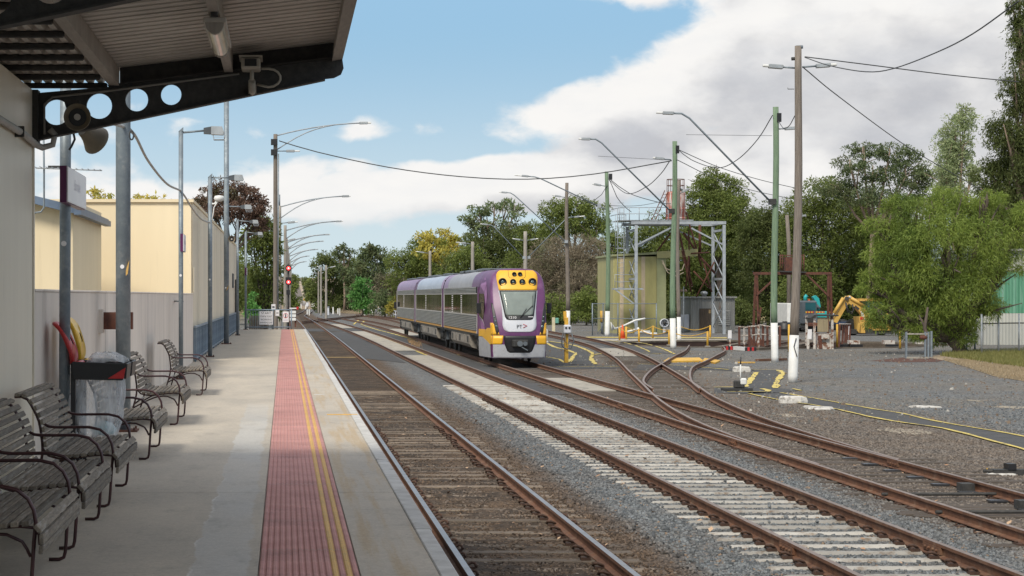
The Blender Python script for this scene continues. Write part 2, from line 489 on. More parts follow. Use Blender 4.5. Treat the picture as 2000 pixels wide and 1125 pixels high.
m_lowwall = mat('low_wall_render', (0.74, 0.665, 0.59), (0.64, 0.57, 0.505), 1.5, 0.8, stretch=(1, 1, 0.12), bump=0.15, stain=(0.40, 0.355, 0.315), sscale=3, sthr=(0.55, 0.75))
m_cream = mat('cream_building', (0.84, 0.71, 0.49), (0.77, 0.645, 0.435), 0.7, 0.7, stretch=(1, 1, 0.1), bump=0.06, stain=(0.50, 0.40, 0.27), sscale=1.3, sthr=(0.56, 0.8))
m_cream_side = mat('cream_building_weathered_shaded', (0.80, 0.71, 0.55), (0.66, 0.585, 0.45), 1.0, 0.75, stretch=(2, 2, 0.12), bump=0.06, stain=(0.36, 0.32, 0.26), sscale=1.2, sthr=(0.56, 0.8))  # grime plus the side wall's shade, both put into this greyer colour
m_bluetrim = mat('blue_grey_trim', (0.13, 0.18, 0.26), None, 3, 0.5)
m_slat = mat('weathered_timber', (0.245, 0.205, 0.16), (0.125, 0.105, 0.082), 9, 0.85, stretch=(6, 0.6, 6), bump=0.5, bscale=18, stain=(0.30, 0.28, 0.25), sscale=6, bdist=0.004, orand=(0.62, 1.2))
m_maroon = mat('maroon_tube', (0.075, 0.03, 0.032), (0.05, 0.022, 0.025), 9, 0.3, 0.2)
m_black = mat('black_plastic', (0.018, 0.018, 0.02), None, 8, 0.45)
m_rubber = mat('dark_rubber', (0.03, 0.03, 0.03), None, 8, 0.8)
m_red = mat('red_plastic', (0.55, 0.03, 0.03), None, 5, 0.4)
m_yellow_pl = mat('yellow_plastic', (0.80, 0.48, 0.03), None, 5, 0.4)
m_purple_sign = mat('purple_sign', (0.10, 0.012, 0.075), None, 3, 0.4)
m_sign = mat('sign_white', (0.80, 0.79, 0.80), (0.74, 0.73, 0.75), 2, 0.35)
m_signtext = mat('sign_pale_lettering', (0.62, 0.60, 0.66), None, 2, 0.4)
m_blacktext = mat('black_lettering', (0.03, 0.03, 0.04), None, 2, 0.6)
m_redtext = mat('red_mark', (0.6, 0.03, 0.05), None, 2, 0.5)
m_rail = mat('rail_rust', (0.185, 0.086, 0.045), (0.11, 0.05, 0.029), 6, 0.75, 0.1, bump=0.25, bscale=50, coord='World', stain=(0.21, 0.13, 0.085), sscale=3)
m_rail_top = mat('rail_worn_top', (0.30, 0.235, 0.20), (0.22, 0.155, 0.12), 4, 0.45, 0.5, coord='World')
m_rail_shiny = mat('rail_polished_top', (0.33, 0.32, 0.32), (0.25, 0.235, 0.225), 4, 0.36, 0.85, coord='World')
m_clip = mat('rusty_clip', (0.085, 0.045, 0.03), (0.05, 0.028, 0.02), 20, 0.85)
m_conc_sl = mat('concrete_sleeper', (0.45, 0.435, 0.40), (0.37, 0.35, 0.315), 5, 0.9, bump=0.3, coord='World', stain=(0.20, 0.145, 0.10), sscale=4, sthr=(0.5, 0.7), orand=(0.62, 1.1))
m_timber_sl = mat('timber_sleeper', (0.25, 0.20, 0.15), (0.12, 0.09, 0.068), 5, 0.9, stretch=(0.6, 6, 6), bump=0.5, coord='World', orand=(0.5, 1.15))
m_dark_sl = mat('oily_timber_sleeper', (0.10, 0.08, 0.065), (0.055, 0.045, 0.036), 5, 0.9, stretch=(0.6, 6, 6), bump=0.5, coord='World')
m_pole_wood = mat('pole_wood', (0.24, 0.205, 0.175), (0.145, 0.12, 0.10), 7, 0.9, stretch=(4, 4, 0.22), bump=0.6, bscale=10, stain=(0.08, 0.065, 0.055), sscale=3, sthr=(0.6, 0.72))
m_pole_green = mat('treated_green_pole', (0.195, 0.275, 0.175), (0.125, 0.185, 0.12), 6, 0.9, stretch=(4, 4, 0.25), bump=0.5, bscale=10, stain=(0.09, 0.12, 0.085), sscale=4, sthr=(0.54, 0.7))
m_pole_conc = mat('concrete_pole', (0.36, 0.33, 0.29), (0.27, 0.245, 0.215), 4, 0.9, stretch=(3, 3, 0.4), bump=0.2)
m_lamp = mat('lamp_housing', (0.45, 0.47, 0.48), None, 5, 0.4, 0.4)
m_lampdark = mat('lamp_dark_body', (0.09, 0.10, 0.11), None, 5, 0.5, 0.2)
m_wire = mat('wire', (0.05, 0.052, 0.055), None, 3, 0.6)
m_rust = mat('rust', (0.155, 0.058, 0.035), (0.09, 0.036, 0.026), 6, 0.85, bump=0.3, stain=(0.06, 0.03, 0.024), sscale=4)
m_whiterust = mat('flaking_white_paint', (0.62, 0.58, 0.53), (0.5, 0.46, 0.42), 5, 0.8, bump=0.3, stain=(0.19, 0.09, 0.055), sscale=4, sthr=(0.5, 0.58))
m_tank = mat('faded_red_tank', (0.46, 0.155, 0.11), (0.38, 0.115, 0.085), 2.5, 0.75, stretch=(2, 2, 0.3), stain=(0.62, 0.52, 0.48), sscale=1.6, sthr=(0.48, 0.56))
m_olive = mat('olive_cladding', (0.40, 0.37, 0.165), (0.35, 0.325, 0.145), 1.0, 0.65, stretch=(1, 1, 0.2), stain=(0.2, 0.19, 0.11), sscale=1, sthr=(0.6, 0.8))
m_olive2 = mat('olive_trim', (0.30, 0.315, 0.165), None, 1.0, 0.65)
m_skylight = mat('fibreglass_sheet', (0.62, 0.52, 0.37), None, 1.0, 0.6)
m_tin = mat('weathered_tin', (0.34, 0.34, 0.32), (0.26, 0.255, 0.24), 2.5, 0.65, 0.25, stretch=(2, 2, 0.3), stain=(0.22, 0.12, 0.07), sscale=1.2, sthr=(0.6, 0.75))
m_board = mat('old_door_boards', (0.14, 0.105, 0.075), (0.08, 0.062, 0.05), 4, 0.9, stretch=(4, 4, 0.4))
m_yellowp = mat('yellow_post_paint', (0.72, 0.42, 0.05), (0.6, 0.35, 0.05), 4, 0.6, stain=(0.3, 0.2, 0.1), sscale=5, sthr=(0.6, 0.75))
m_teal = mat('teal_paint', (0.03, 0.42, 0.42), (0.025, 0.36, 0.37), 3, 0.45)
m_plantyel = mat('plant_yellow', (0.66, 0.40, 0.09), (0.55, 0.33, 0.08), 3, 0.5, stain=(0.3, 0.2, 0.1), sscale=4, sthr=(0.6, 0.75))
m_cabgrey = mat('cab_grey', (0.13, 0.15, 0.17), None, 3, 0.5)
m_orange = mat('cone_orange', (0.8, 0.12, 0.03), None, 3, 0.6)
m_bark = mat('bark', (0.13, 0.10, 0.08), (0.07, 0.055, 0.045), 3, 0.95, stretch=(3, 3, 0.4), bump=0.6, bscale=8, bdist=0.05)
m_palebark = mat('pale_bark', (0.34, 0.25, 0.19), (0.22, 0.16, 0.12), 2, 0.9, stretch=(3, 3, 0.4), bump=0.3, bscale=8)
m_boulder = mat('whitewashed_stone', (0.64, 0.62, 0.58), (0.5, 0.48, 0.445), 5, 0.9, bump=0.8, bscale=9, bdist=0.03, stain=(0.2, 0.185, 0.165), sscale=3.5, sthr=(0.5, 0.62))
m_sand = mat('pale_sand', (0.34, 0.29, 0.22), (0.24, 0.21, 0.165), 3, 0.95, coord='World', bump=0.6, bscale=25)
m_beigeconc = mat('track_infill_concrete', (0.43, 0.40, 0.34), (0.31, 0.285, 0.245), 1.5, 0.9, coord='World', bump=0.3, stain=(0.15, 0.135, 0.12), sscale=2.2, sthr=(0.56, 0.64))


def glass_dark(name, c=(0.02, 0.022, 0.025), rough=0.06):
    return mat(name, c, tuple(k * 1.2 for k in c), 2, rough, 0, spec=0.28)


m_winglass = glass_dark('train_window_glass', (0.018, 0.016, 0.014))
# ------------------------------------------------------------------ ground and hill
PIT = Vector((30.5, 122.0, 0)); PIT_R = 9.4


def build_ground():
    bm = bmesh.new()
    outer = [(-450, -80), (650, -80), (650, 450), (-450, 450)]
    ov = [bm.verts.new((x, y, GZ)) for x, y in outer]
    iv = [bm.verts.new((PIT.x + PIT_R * math.cos(a), PIT.y + PIT_R * math.sin(a), GZ)) for a in [2 * math.pi * k / 64 for k in range(64)]]
    ed = [bm.edges.new((ov[i], ov[(i + 1) % 4])) for i in range(4)] + [bm.edges.new((iv[i], iv[(i + 1) % 64])) for i in range(64)]
    bmesh.ops.triangle_fill(bm, use_beauty=True, use_dissolve=False, edges=ed)
    bmesh.ops.recalc_face_normals(bm, faces=bm.faces)
    if sum(f.normal.z for f in bm.faces) < 0:
        for f in bm.faces: f.normal_flip()
    me = bpy.data.meshes.new('ground'); bm.to_mesh(me); bm.free(); me.materials.append(m_ground)
    o = bpy.data.objects.new('ground', me); col.objects.link(o); tag(o, kind='structure')


build_ground()


def hill_z(Y):
    t = min(1, max(0, (Y - 640) / 900.0)); return GZ + 17.0 * t * t * (3 - 2 * t)


def hill_obj(name, xs, ys, zoff, m):
    mb = MB(); n = len(xs)
    vs = [(x(Y) if callable(x) else x, Y, hill_z(Y) + zoff) for Y in ys for x in xs]
    mb.add(vs, [(j * n + i, j * n + i + 1, (j + 1) * n + i + 1, (j + 1) * n + i) for j in range(len(ys) - 1) for i in range(n - 1)])
    return mb.build(name, m, kind='structure')


m_hill = mat('dry_hill_earth', (0.34, 0.245, 0.155), (0.22, 0.17, 0.11), 0.08, 0.95, coord='World', stain=(0.13, 0.115, 0.085), sscale=0.15)
m_hilltrk = mat('hill_ballast', (0.17, 0.14, 0.12), (0.12, 0.10, 0.085), 0.3, 0.95, coord='World', stretch=(3, 0.3, 1))
m_hillpale = mat('hill_pale_track', (0.42, 0.34, 0.25), (0.34, 0.27, 0.2), 0.2, 0.95, coord='World')
YS = [450, 520, 580, 640] + [640 + 45 * k for k in range(1, 21)] + [1700, 2200, 4000]
hill_obj('hill', [-1500, -60, -12, 0, 12, 24, 60, 1500], YS, 0.0, m_hill)
YS2 = [600] + [640 + 45 * k for k in range(0, 21)]
hill_obj('hill_path', [lambda Y: 3 + 0.003 * (Y - 600), lambda Y: 14.5], YS2, 0.03, m_hilltrk)
hill_obj('hill_path', [lambda Y: 7.6 + 0.0015 * (Y - 600), lambda Y: 9.3 + 0.001 * (Y - 600)], YS2, 0.06, m_hillpale)

# grassy bank on the right with its dry edge
bank = [gp(1805, 697), gp(1880, 690), gp(2010, 686), gp(2300, 690), gp(2300, 770), gp(2000, 745), gp(1940, 735), gp(1890, 718), gp(1850, 706)]
m_bankdry = mat('dry_bank_soil', (0.36, 0.28, 0.19), (0.26, 0.2, 0.14), 1.5, 0.95, coord='World', bump=0.8, bscale=12, bdist=0.05)
mb = MB(); mb.sheet(bank, GZ + 0.012)
mb.build('bank_soil_path', m_bankdry, kind='structure')

# ------------------------------------------------------------------ asphalt walkways with painted edges
def P(*pts): return [gp(*p) for p in pts]


paths = [
    # footway running off to the right
    ([(1395, 757), (1456, 756.5), (1478, 727), (1466, 722.5), (1423, 722), (1230, 713), (1230, 722), (1420, 724)], None),
]
z1, z2 = GZ + 0.012, GZ + 0.020
foot = MB()
foot.sheet(P((2010, 882), (1887, 848.5), (1827, 835.5), (1768, 827.5), (1696, 814.5), (1637, 801), (1584, 791.5), (1518, 781.5), (1462, 769.5), (1462, 766), (1526, 768), (1607, 781.5), (1696, 797.8), (1762, 808.5), (1827, 823), (1893, 834.5), (1976, 848.5), (2010, 855)), z1)
foot.build('path', m_asphalt, kind='structure')
foot = MB(); foot.sheet(P((1395, 766), (1500, 766), (1526, 768), (1462, 769.5), (1395, 768)), z1)
foot.sheet(P((1395, 756.5), (1512, 758.5), (1570, 762), (1526, 767.8), (1500, 765.7), (1395, 765.7)), z1)
foot.sheet(P((1454, 757.2), (1478, 727), (1466, 722.5), (1519, 723), (1529, 730), (1512, 758.3)), z1)
foot.build('path', m_asphalt, kind='structure')
foot = MB(); foot.sheet(P((1235, 722.5), (1395, 723), (1466, 726.5), (1474, 722.5), (1400, 717), (1250, 711.5)), z1)
foot.build('path', m_asphalt, kind='structure')
foot = MB(); foot.sheet(P((1000, 722.5), (1218, 720), (1213, 713), (1170, 713.5), (1120, 713.5), (1065, 709), (1000, 709)), z1)
foot.sheet(P((1046, 712.8), (1112, 712.8), (1126, 690), (1104, 684), (1068, 672), (1062, 690)), z1 + 0.004)
foot.sheet(P((1112, 712.8), (1165, 713.2), (1154, 693), (1136, 679), (1108, 673), (1070, 668), (1104, 683.6), (1126, 690)), z1 + 0.004)
foot.build('path', m_asphalt, kind='structure')
# strip between the second road and the train road, out to the far crossing
foot = MB(); foot.sheet([(7.95, 60), (8.75, 60), (8.75, 175), (7.3, 190), (7.0, 170), (7.75, 110)], z1)
foot.build('path', m_asphalt, kind='structure')
foot = MB(); foot.sheet([(1.2, 166), (8.6, 166), (8.6, 180), (1.2, 180)], z1 + 0.004)
foot.sheet([(3.7, 95), (5.5, 88), (5.5, 160), (3.7, 165)], z1)
foot.build('path', m_asphalt, kind='structure')
foot = MB(); foot.sheet(P((1140, 668), (1230, 672), (1310, 691), (1250, 690), (1210, 683)), z1)
foot.build('path', m_asphalt, kind='structure')

lines = [
    ([(2010, 882), (1887, 848.5), (1827, 835.5), (1768, 827.5), (1696, 814.5), (1637, 801), (1584, 791.5), (1518, 781.5), (1462, 769.5)], 0.13),
    ([(1526, 768.3), (1607, 782), (1696, 798.4), (1762, 809), (1827, 823.5), (1893, 835), (1976, 849), (2010, 856)], 0.13),
    ([(1395, 757.3), (1433, 757)], 0.22), ([(1420, 766.3), (1500, 765.8), (1489, 760)], 0.22),
    ([(1454, 757), (1466, 743), (1478, 728)], 0.26), ([(1513.5, 759), (1519, 743), (1528, 730), (1520, 724)], 0.26),
    ([(1466, 722.7), (1519, 723.2)], 0.14), ([(1548, 760), (1565, 764)], 0.16),
    ([(1246, 711.5), (1330, 715), (1423, 722.7)], 0.16),
    ([(1000, 718.5), (1095, 717), (1218, 716.5)], 0.2),
    ([(1061, 697), (1090, 702), (1102, 709)], 0.16),
    ([(1068, 671), (1085, 679), (1104, 683), (1112, 686), (1124, 691), (1119, 698), (1113, 708)], 0.24),
    ([(1072, 667), (1105, 672), (1130, 678), (1156, 690), (1154, 700), (1163, 712)], 0.24),
    ([(1155, 694), (1190, 690), (1255, 690), (1290, 691.5)], 0.22),
    ([(1180, 664), (1225, 671), (1255, 681), (1270, 688)], 0.16), ([(1205, 668), (1250, 670), (1290, 680), (1318, 692)], 0.16),
    ([(905, 731), (860, 706), (810, 685), (770, 669), (735, 655), (710, 645)], 0.2),
    ([(905, 696), (860, 679), (820, 667), (770, 653), (735, 644), (705, 634)], 0.2),
    ([(691, 634), (700, 626)], 0.3), ([(706, 633), (712, 626)], 0.3),
]
for pts, w in lines:
    q = [gp(*p) for p in pts]; q2 = catmull(q, 0.7) if len(q) > 2 else q
    q2 = [p + Vector((R.uniform(-.025, .025), R.uniform(-.05, .05), 0)) for p in q2]
    mb = MB(); mb.strip(q2, w * .78, z2 + 0.006, jit=0.35); o = mb.build('yellow_line_marking', m_yel_road, kind='structure')
# broad painted apron edge behind the turntable
mb = MB(); mb.strip(P((1140, 659), (1290, 660), (1420, 660.5)), 3.0, z2 + 0.004); mb.build('yellow_line_marking', m_yel_road, kind='structure')
mb = MB(); mb.sheet(P((1160, 662), (1420, 663), (1420, 666), (1170, 666)), z1); mb.build('apron_path', m_beigeconc, kind='structure')
# raised yellow timber crossing boards
for name, a, lab in (('crossing_board', ((1296, 708.5), (1374, 707), (1366, 701), (1306, 701.5)), 'long yellow painted board laid across the curved rails'),
                ('crossing_board', ((1372, 707), (1397, 711), (1407, 706.5), (1376, 702)), 'short yellow painted board beside the curved rail end')):
    q = [gp(*p) for p in a]; mb = MB()
    mb.prism([(p.x, p.y) for p in q], 'z', GZ + 0.0, GZ + 0.07)
    mb.build(name, m_yellowp, label=lab, cat='board')
# spilled sand and pale patches
def patch(cx, cy, rx, ry, m, name, n=18, z=GZ + 0.008):
    c = gp(cx, cy); mb = MB(); a = gp(cx + rx, cy); b = gp(cx, cy - ry)
    RX = (a - c).length; RY = (b - c).length
    pts = []
    for k in range(n):
        t = 2 * math.pi * k / n; s = R.uniform(0.6, 1.1); pts.append((c.x + RX * s * math.cos(t), c.y + RY * s * math.sin(t)))
    mb.sheet(pts, z); mb.build(name, m, kind='stuff', label=None)


patch(1765, 842, 55, 7, m_sand, 'sand_patch'); patch(1975, 796, 40, 3, m_sand, 'sand_patch')
patch(1540, 812, 25, 4, m_sand, 'sand_patch'); patch(1905, 783, 14, 2, m_sand, 'sand_patch')
m_mulch = mat('red_mulch', (0.11, 0.045, 0.03), (0.07, 0.035, 0.025), 6, 0.95, coord='World', bump=0.6)
mb = MB(); mb.sheet(P((1700, 705), (1760, 699), (1840, 698), (1855, 702), (1830, 707), (1760, 708)), GZ + 0.009); mb.build('mulch_patch', m_mulch, kind='stuff')

# ------------------------------------------------------------------ platform
PX0, PX1, PY0, PY1 = -2.5, 1.13, -12.0, 105.0
TX0, TX1 = -0.17, 0.485
plat = thing('platform', (0, 0, -1.2), None, None, kind='structure')
mb = MB(); mb.box(-2.5, 1.10, PY0, PY1, -1.6, -0.10); mb.build('platform_base', mat('platform_face', (0.22, 0.20, 0.18), (0.13, 0.12, 0.11), 1.5, 0.9, coord='World', bump=0.4), plat)
ys = [PY0, -4, 4, 11.2, 17.8, 22.4, 27.9, 33.0, 38.5, 44, 50.5, 57, 63.5, 70, 77, 84, 91, 98, PY1]
for a, b in zip(ys, ys[1:]):
    mb = MB(); mb.box(PX0, TX0 - 0.006, a + 0.005, b - 0.005, -0.099, 0); mb.build('slab', m_plat, plat, bevel=0.004)
    mb = MB(); mb.box(TX1 + 0.006, 1.0, a + 0.005, b - 0.005, -0.099, 0.0); mb.build('slab', m_plat, plat, bevel=0.004)
for k in range(39):
    a = PY0 + 3 * k
    mb = MB(); mb.box(1.004, 1.13 + R.uniform(-.006, .006), a + 0.006, min(a + 3, PY1) - 0.006, -0.16, 0.006 + R.uniform(-.003, .003)); mb.build('coping', m_coping, plat, bevel=0.008)
mb = MB(); mb.box(TX0 - 0.003, TX1 + 0.003, PY0, PY1, -0.099, -0.012); mb.build('bedding_strip', m_plat, plat)
# ribbed tactile tiles with two yellow ribs
prof = []; nr = 15; w = (TX1 - TX0) / nr
tile = MB(); L = 0.6; x0 = TX0
pts = []
for i in range(nr):
    a = TX0 + w * i
    pts += [(a + w * 0.02, -0.004), (a + w * 0.22, 0.004), (a + w * 0.62, 0.004), (a + w * 0.82, -0.004)]
pts.append((TX1, -0.004))
vs = [(x, 0.002, z) for x, z in pts] + [(x, L - 0.002, z) for x, z in pts]; n = len(pts)
for i in range(n - 1):
    rib = i // 4
    tile.add([vs[i], vs[i + 1], vs[n + i + 1], vs[n + i]], [(0, 1, 2, 3)], 1 if rib in (11, 13) else 0)
tile_me = tile.mesh('tactile_tile', [m_red_tac, m_yel_line])
for k in range(int((PY1 - 10.2) / L)):
    inst(tile_me, 'tactile_tile', plat, (0, 10.2 + k * L, R.uniform(-0.001, 0.001)))
mb = MB(); mb.box(0.64, 1.10, 29.42, 29.52, 0.0005, 0.010); mb.build('edge_mark', m_yel_line, plat)
mb = MB(); mb.box(0.53, 0.72, 35.4, 35.52, 0.0005, 0.006); mb.build('edge_mark', m_white_line, plat)

# ------------------------------------------------------------------ railway tracks
RAIL_PROF = [(-.035, 0), (.035, 0), (.036, -.035), (.011, -.045), (.011, -.125), (.07, -.143), (.07, -.155),
             (-.07, -.155), (-.07, -.143), (-.011, -.125), (-.011, -.045), (-.036, -.035)]


def rail(pts, parent, top, name='rail', dz=0.0, base=0):
    mb = MB(); n = len(RAIL_PROF); vs = []
    for i, p in enumerate(pts):
        d = pts[min(i + 1, len(pts) - 1)] - pts[max(i - 1, 0)]; d.z = 0; d.normalize(); s = Vector((d.y, -d.x, 0))
        for x, z in RAIL_PROF: vs.append(p + s * x + Vector((0, 0, z + dz)))
    for i in range(len(pts) - 1):
        for k in range(n):
            a, b = i * n + k, i * n + (k + 1) % n
            mb.f.append([a, b, b + n, a + n]); mb.mi.append(1 if k == 0 else 0); mb.sm.append(False)
    mb.v = [tuple(v) for v in vs]
    mb.f += [list(range(n))[::-1], [(len(pts) - 1) * n + k for k in range(n)]]; mb.mi += [0, 0]; mb.sm += [False, False]
    return mb.build(name, [m_rail, top], parent)


def V(x, y, z=RZ): return Vector((x, y, z))


# shared pieces
def conc_sleeper():
    mb = MB(); xs = [-1.36, -1.3, -1.05, -0.97, -0.7, -0.45, 0.45, 0.7, 0.97, 1.05, 1.3, 1.36]
    zs = [-.05, -.012, -.008, .004, .004, -.006, -.006, .004, .004, -.008, -.012, -.05]; vs = []
    for x, z in zip(xs, zs): vs += [(x, -.08, z - .03), (x, -.052, z), (x, .052, z), (x, .08, z - .03), (x, .14, -.2), (x, -.14, -.2)]
    fs = []
    for i in range(len(xs) - 1):
        for k in range(6): a, b = i * 6 + k, i * 6 + (k + 1) % 6; fs.append((a, b, b + 6, a + 6))
    fs += [tuple(range(6)), tuple(range(66, 72))[::-1]]
    return mb.add(vs, fs).mesh('sleeper', m_conc_sl)


def clip_mesh():
    mb = MB(); pts = []
    for k in range(6):
        a = math.pi * (1.25 * k / 5 - 0.1); pts.append((0.06 * math.cos(a) + 0.03, 0.07 * math.sin(a) - 0.025, 0.045 + 0.025 * math.sin(a * 1.5)))
    mb.tube(pts, 0.018, 4, smooth=True)
    mb.box(-.03, .08, -.05, .06, -0.005, 0.03)
    return mb.mesh('rail_clip', m_clip)


def timber(m):
    mb = MB(); mb.box(-1.35, 1.35, -.12, .12, -.13, 0); return mb.mesh('sleeper', m, bevel=0.012)


sl_conc, clip_me, sl_timber, sl_dark = conc_sleeper(), clip_mesh(), timber(m_timber_sl), timber(m_dark_sl)
def plate_mesh():
    mb = MB(); mb.box(-.12, .12, -.085, .085, 0, .018); mb.cyl((-.095, .04, .015), (-.095, .04, .045), .014, n=6); mb.cyl((.095, -.04, .015), (.095, -.04, .045), .014, n=6)
    return mb.mesh('base_plate', m_clip)


plate_me = plate_mesh()
TB = RZ - 0.155     # rail foot level


def lay(track, cx, y0, y1, step, me, clips, ztop, jit=0.0, sx=1.0, cl=None):
    y = y0
    while y < y1:
        c = cx(y) + R.uniform(-jit, jit); s = inst(me, 'sleeper', track, (c, y + R.uniform(-jit, jit), ztop + R.uniform(-jit, jit) * 0.25), R.uniform(-jit, jit) * 0.3, (sx, 1, 1))
        if cl and y < cl:
            for e in (-0.84, 0.84):
                if clips is clip_me:
                    for q in (-0.1, 0.1):
                        o = bpy.data.objects.new('rail_clip', clip_me); col.objects.link(o); o.parent = s; o.location = (e + q, 0, 0.004); o.rotation_euler = (0, 0, 0 if q > 0 else math.pi)
                else:
                    o = bpy.data.objects.new('base_plate', plate_me); col.objects.link(o); o.parent = s; o.location = (e, 0, 0.0)
        y += step


def fishplate(track, x, y):
    mb = MB(); mb.box(x - .045, x - .012, y - .3, y + .3, TB + .035, TB + .115)
    mb.box(x + .012, x + .045, y - .3, y + .3, TB + .035, TB + .115)
    for k in (-.2, -.07, .07, .2): mb.cyl((x - .07, y + k, TB + .075), (x + .07, y + k, TB + .075), .018, n=6)
    mb.build('fishplate', m_rail, track)


# platform road
t1 = thing('railway_track', (2.75, 12, GZ), 'railway track with polished rails running beside the platform', 'railway track')
def c1(y): return 2.75 if y < 110 else 2.75 - 0.0000028 * (y - 110) ** 2 * 10
for e in (-.845, .845):
    rail([V(c1(y) + e, y) for y in [6, 20, 40, 60, 80, 100, 120, 140, 160, 180, 200, 220, 250, 280]] + [V(4 + e, 350), V(6 + e, 450), V(8.2 + e, 600)], t1, m_rail_shiny)
lay(t1, c1, 12.3, 62, 0.66, sl_timber, clip_me, TB - 0.012, 0.05, cl=44)
# second road on concrete sleepers
t2 = thing('railway_track', (6.7, 12, GZ), 'railway track on pale concrete sleepers in the middle of the yard', 'railway track')
def c2(y): return 6.71 if y < 50 else (6.71 - 0.2 * min(1, (y - 50) / 55.0) - (max(0, y - 105) / 160.0) ** 2 * 3.2)
for e in (-.845, .845): rail([V(c2(y) + e, y) for y in [6, 20, 40, 50, 60, 75, 90, 105, 120, 140, 160, 180, 200, 220, 240, 260]], t2, m_rail_top)
lay(t2, c2, 12.2, 66, 0.63, sl_conc, clip_me, TB + 0.002, 0.02, cl=56)
for x, y in ((6.71 - .845, 22.6), (6.71 + .845, 22.6), (6.71 + .845, 41), (6.71 - .845, 57)): fishplate(t2, x, y)
mb = MB(); mb.box(c2(70) - .74, c2(70) + .74, 66, 99, GZ - .05, GZ + .03); mb.build('infill_slab', m_beigeconc, t2)
mb = MB(); mb.add([(c2(y) + e, y, GZ + .03) for y in (107, 120, 140, 160, 166) for e in (-.74, .74)], [(2 * i, 2 * i + 1, 2 * i + 3, 2 * i + 2) for i in range(4)]); mb.build('infill_slab', m_beigeconc, t2)
mb = MB(); mb.add([(c2(y) + e, y, GZ + .03) for y in (182, 195, 208) for e in (-.74, .74)], [(2 * i, 2 * i + 1, 2 * i + 3, 2 * i + 2) for i in range(2)]); mb.build('infill_slab', m_beigeconc, t2)
# train road
t3 = thing('railway_track', (9.83, 12, GZ), 'rusty railway track under the parked train', 'railway track')
def c3(y): return 9.83
for e in (-.83, .83): rail([V(9.83 + e, y) for y in (8, 30, 60, 90, 120, 150, 180)] + [V(9.3 + e, 215), V(8.2 + e, 250)], t3, m_rail_top)
lay(t3, c3, 14, 81, 0.68, sl_dark, plate_me, TB - 0.02, 0.06, cl=58)
for x, y in ((9.0, 52), (9.0, 39), (10.66, 34)): fishplate(t3, x, y)
mb = MB(); mb.box(9.1, 10.56, 62, 71.5, GZ - .05, GZ + .03); mb.build('infill_slab', m_beigeconc, t3)
mb = MB(); mb.box(9.1, 10.56, 148, 178, GZ - .05, GZ + .03); mb.build('infill_slab', m_beigeconc, t3)
# turnout road curving away to the right
t4 = thing('railway_track', (13, 60, GZ), 'turnout track branching from the train road and curving right', 'railway track')
A = catmull([V(9.05, 33), V(9.1, 38), V(9.3, 43), V(9.75, 48.5), V(10.5, 55), V(11.6, 63), V(13.1, 74), V(15.3, 90), V(17.0, 105), V(18.2, 118), V(19.2, 135), V(20.0, 160)], 2.0)
B = catmull([V(10.72, 34), V(10.85, 39), V(11.25, 46), V(12.15, 55), V(13.3, 63), V(14.8, 74), V(16.9, 90), V(18.6, 105), V(19.8, 118), V(20.85, 135), V(21.7, 160)], 2.0)
rail(A, t4, m_rail_top, dz=0.003); rail(B, t4, m_rail_top, dz=0.003)
def c4(y):
    i = min(range(len(A)), key=lambda k: abs(A[k].y - y)); j = min(range(len(B)), key=lambda k: abs(B[k].y - y)); return (A[i].x + B[j].x) / 2
for k in range(58):
    y = 47 + k * 0.85
    inst(sl_dark, 'sleeper', t4, (c4(y), y + R.uniform(-.04, .04), TB - 0.02 + R.uniform(-.01, .01)), -0.12, (0.92, 1, 1))
mb = MB(); mb.add([(c4(y) + e, y, GZ + .03) for y in (97, 104, 112) for e in (-.7, .7)], [(2 * i, 2 * i + 1, 2 * i + 3, 2 * i + 2) for i in range(2)]); mb.build('infill_slab', m_beigeconc, t4)
# long switch timbers and slide plates at the blades
for k in range(17):
    y = 26 + k * 0.62; inst(sl_dark, 'sleeper', t4, (10.3 + R.uniform(-.1, .1), y, TB - 0.012 + R.uniform(-.012, .012)), R.uniform(-.03, .03), (1.25, 0.9, 1))
    if k % 2 == 0:
        mb = MB(); mb.box(10.3, 10.56, y - .08, y + .08, TB - .01, TB + .02); mb.build('slide_plate', mat('oiled_plate', (0.10, 0.105, 0.115), None, 9, 0.35, 0.6), t4)
for y in (26.6, 29.0): mb = MB(); mb.cyl((8.9, y, TB + .05), (13.2, y + .3, TB + .03), 0.025, n=8); mb.build('stretcher_bar', m_dark_steel, t4)
for x, y in ((10.42, 25.5), (10.45, 27.5), (10.5, 30)): mb = MB(); mb.box(x - .1, x + .1, y - .12, y + .12, TB, TB + .12); mb.build('rail_brace', m_dark_steel, t4)
# curve to the turntable
t5 = thing('railway_track', (15, 70, GZ), 'short sharply curved rails leading to the turntable', 'railway track')
rail(catmull([V(11.35, 60), V(11.9, 64.5), V(13.0, 70), V(14.5, 76.5), V(16.4, 84), V(18.4, 92), V(21, 102), V(23.5, 113)], 1.2), t5, m_rail_top, dz=0.006)
rail(catmull([V(12.8, 60), V(13.6, 65), V(15.0, 72), V(16.6, 79), V(18.5, 85.5), V(20.6, 93), V(23.2, 102.5), V(25.2, 112)], 1.2), t5, m_rail_top, dz=0.006)
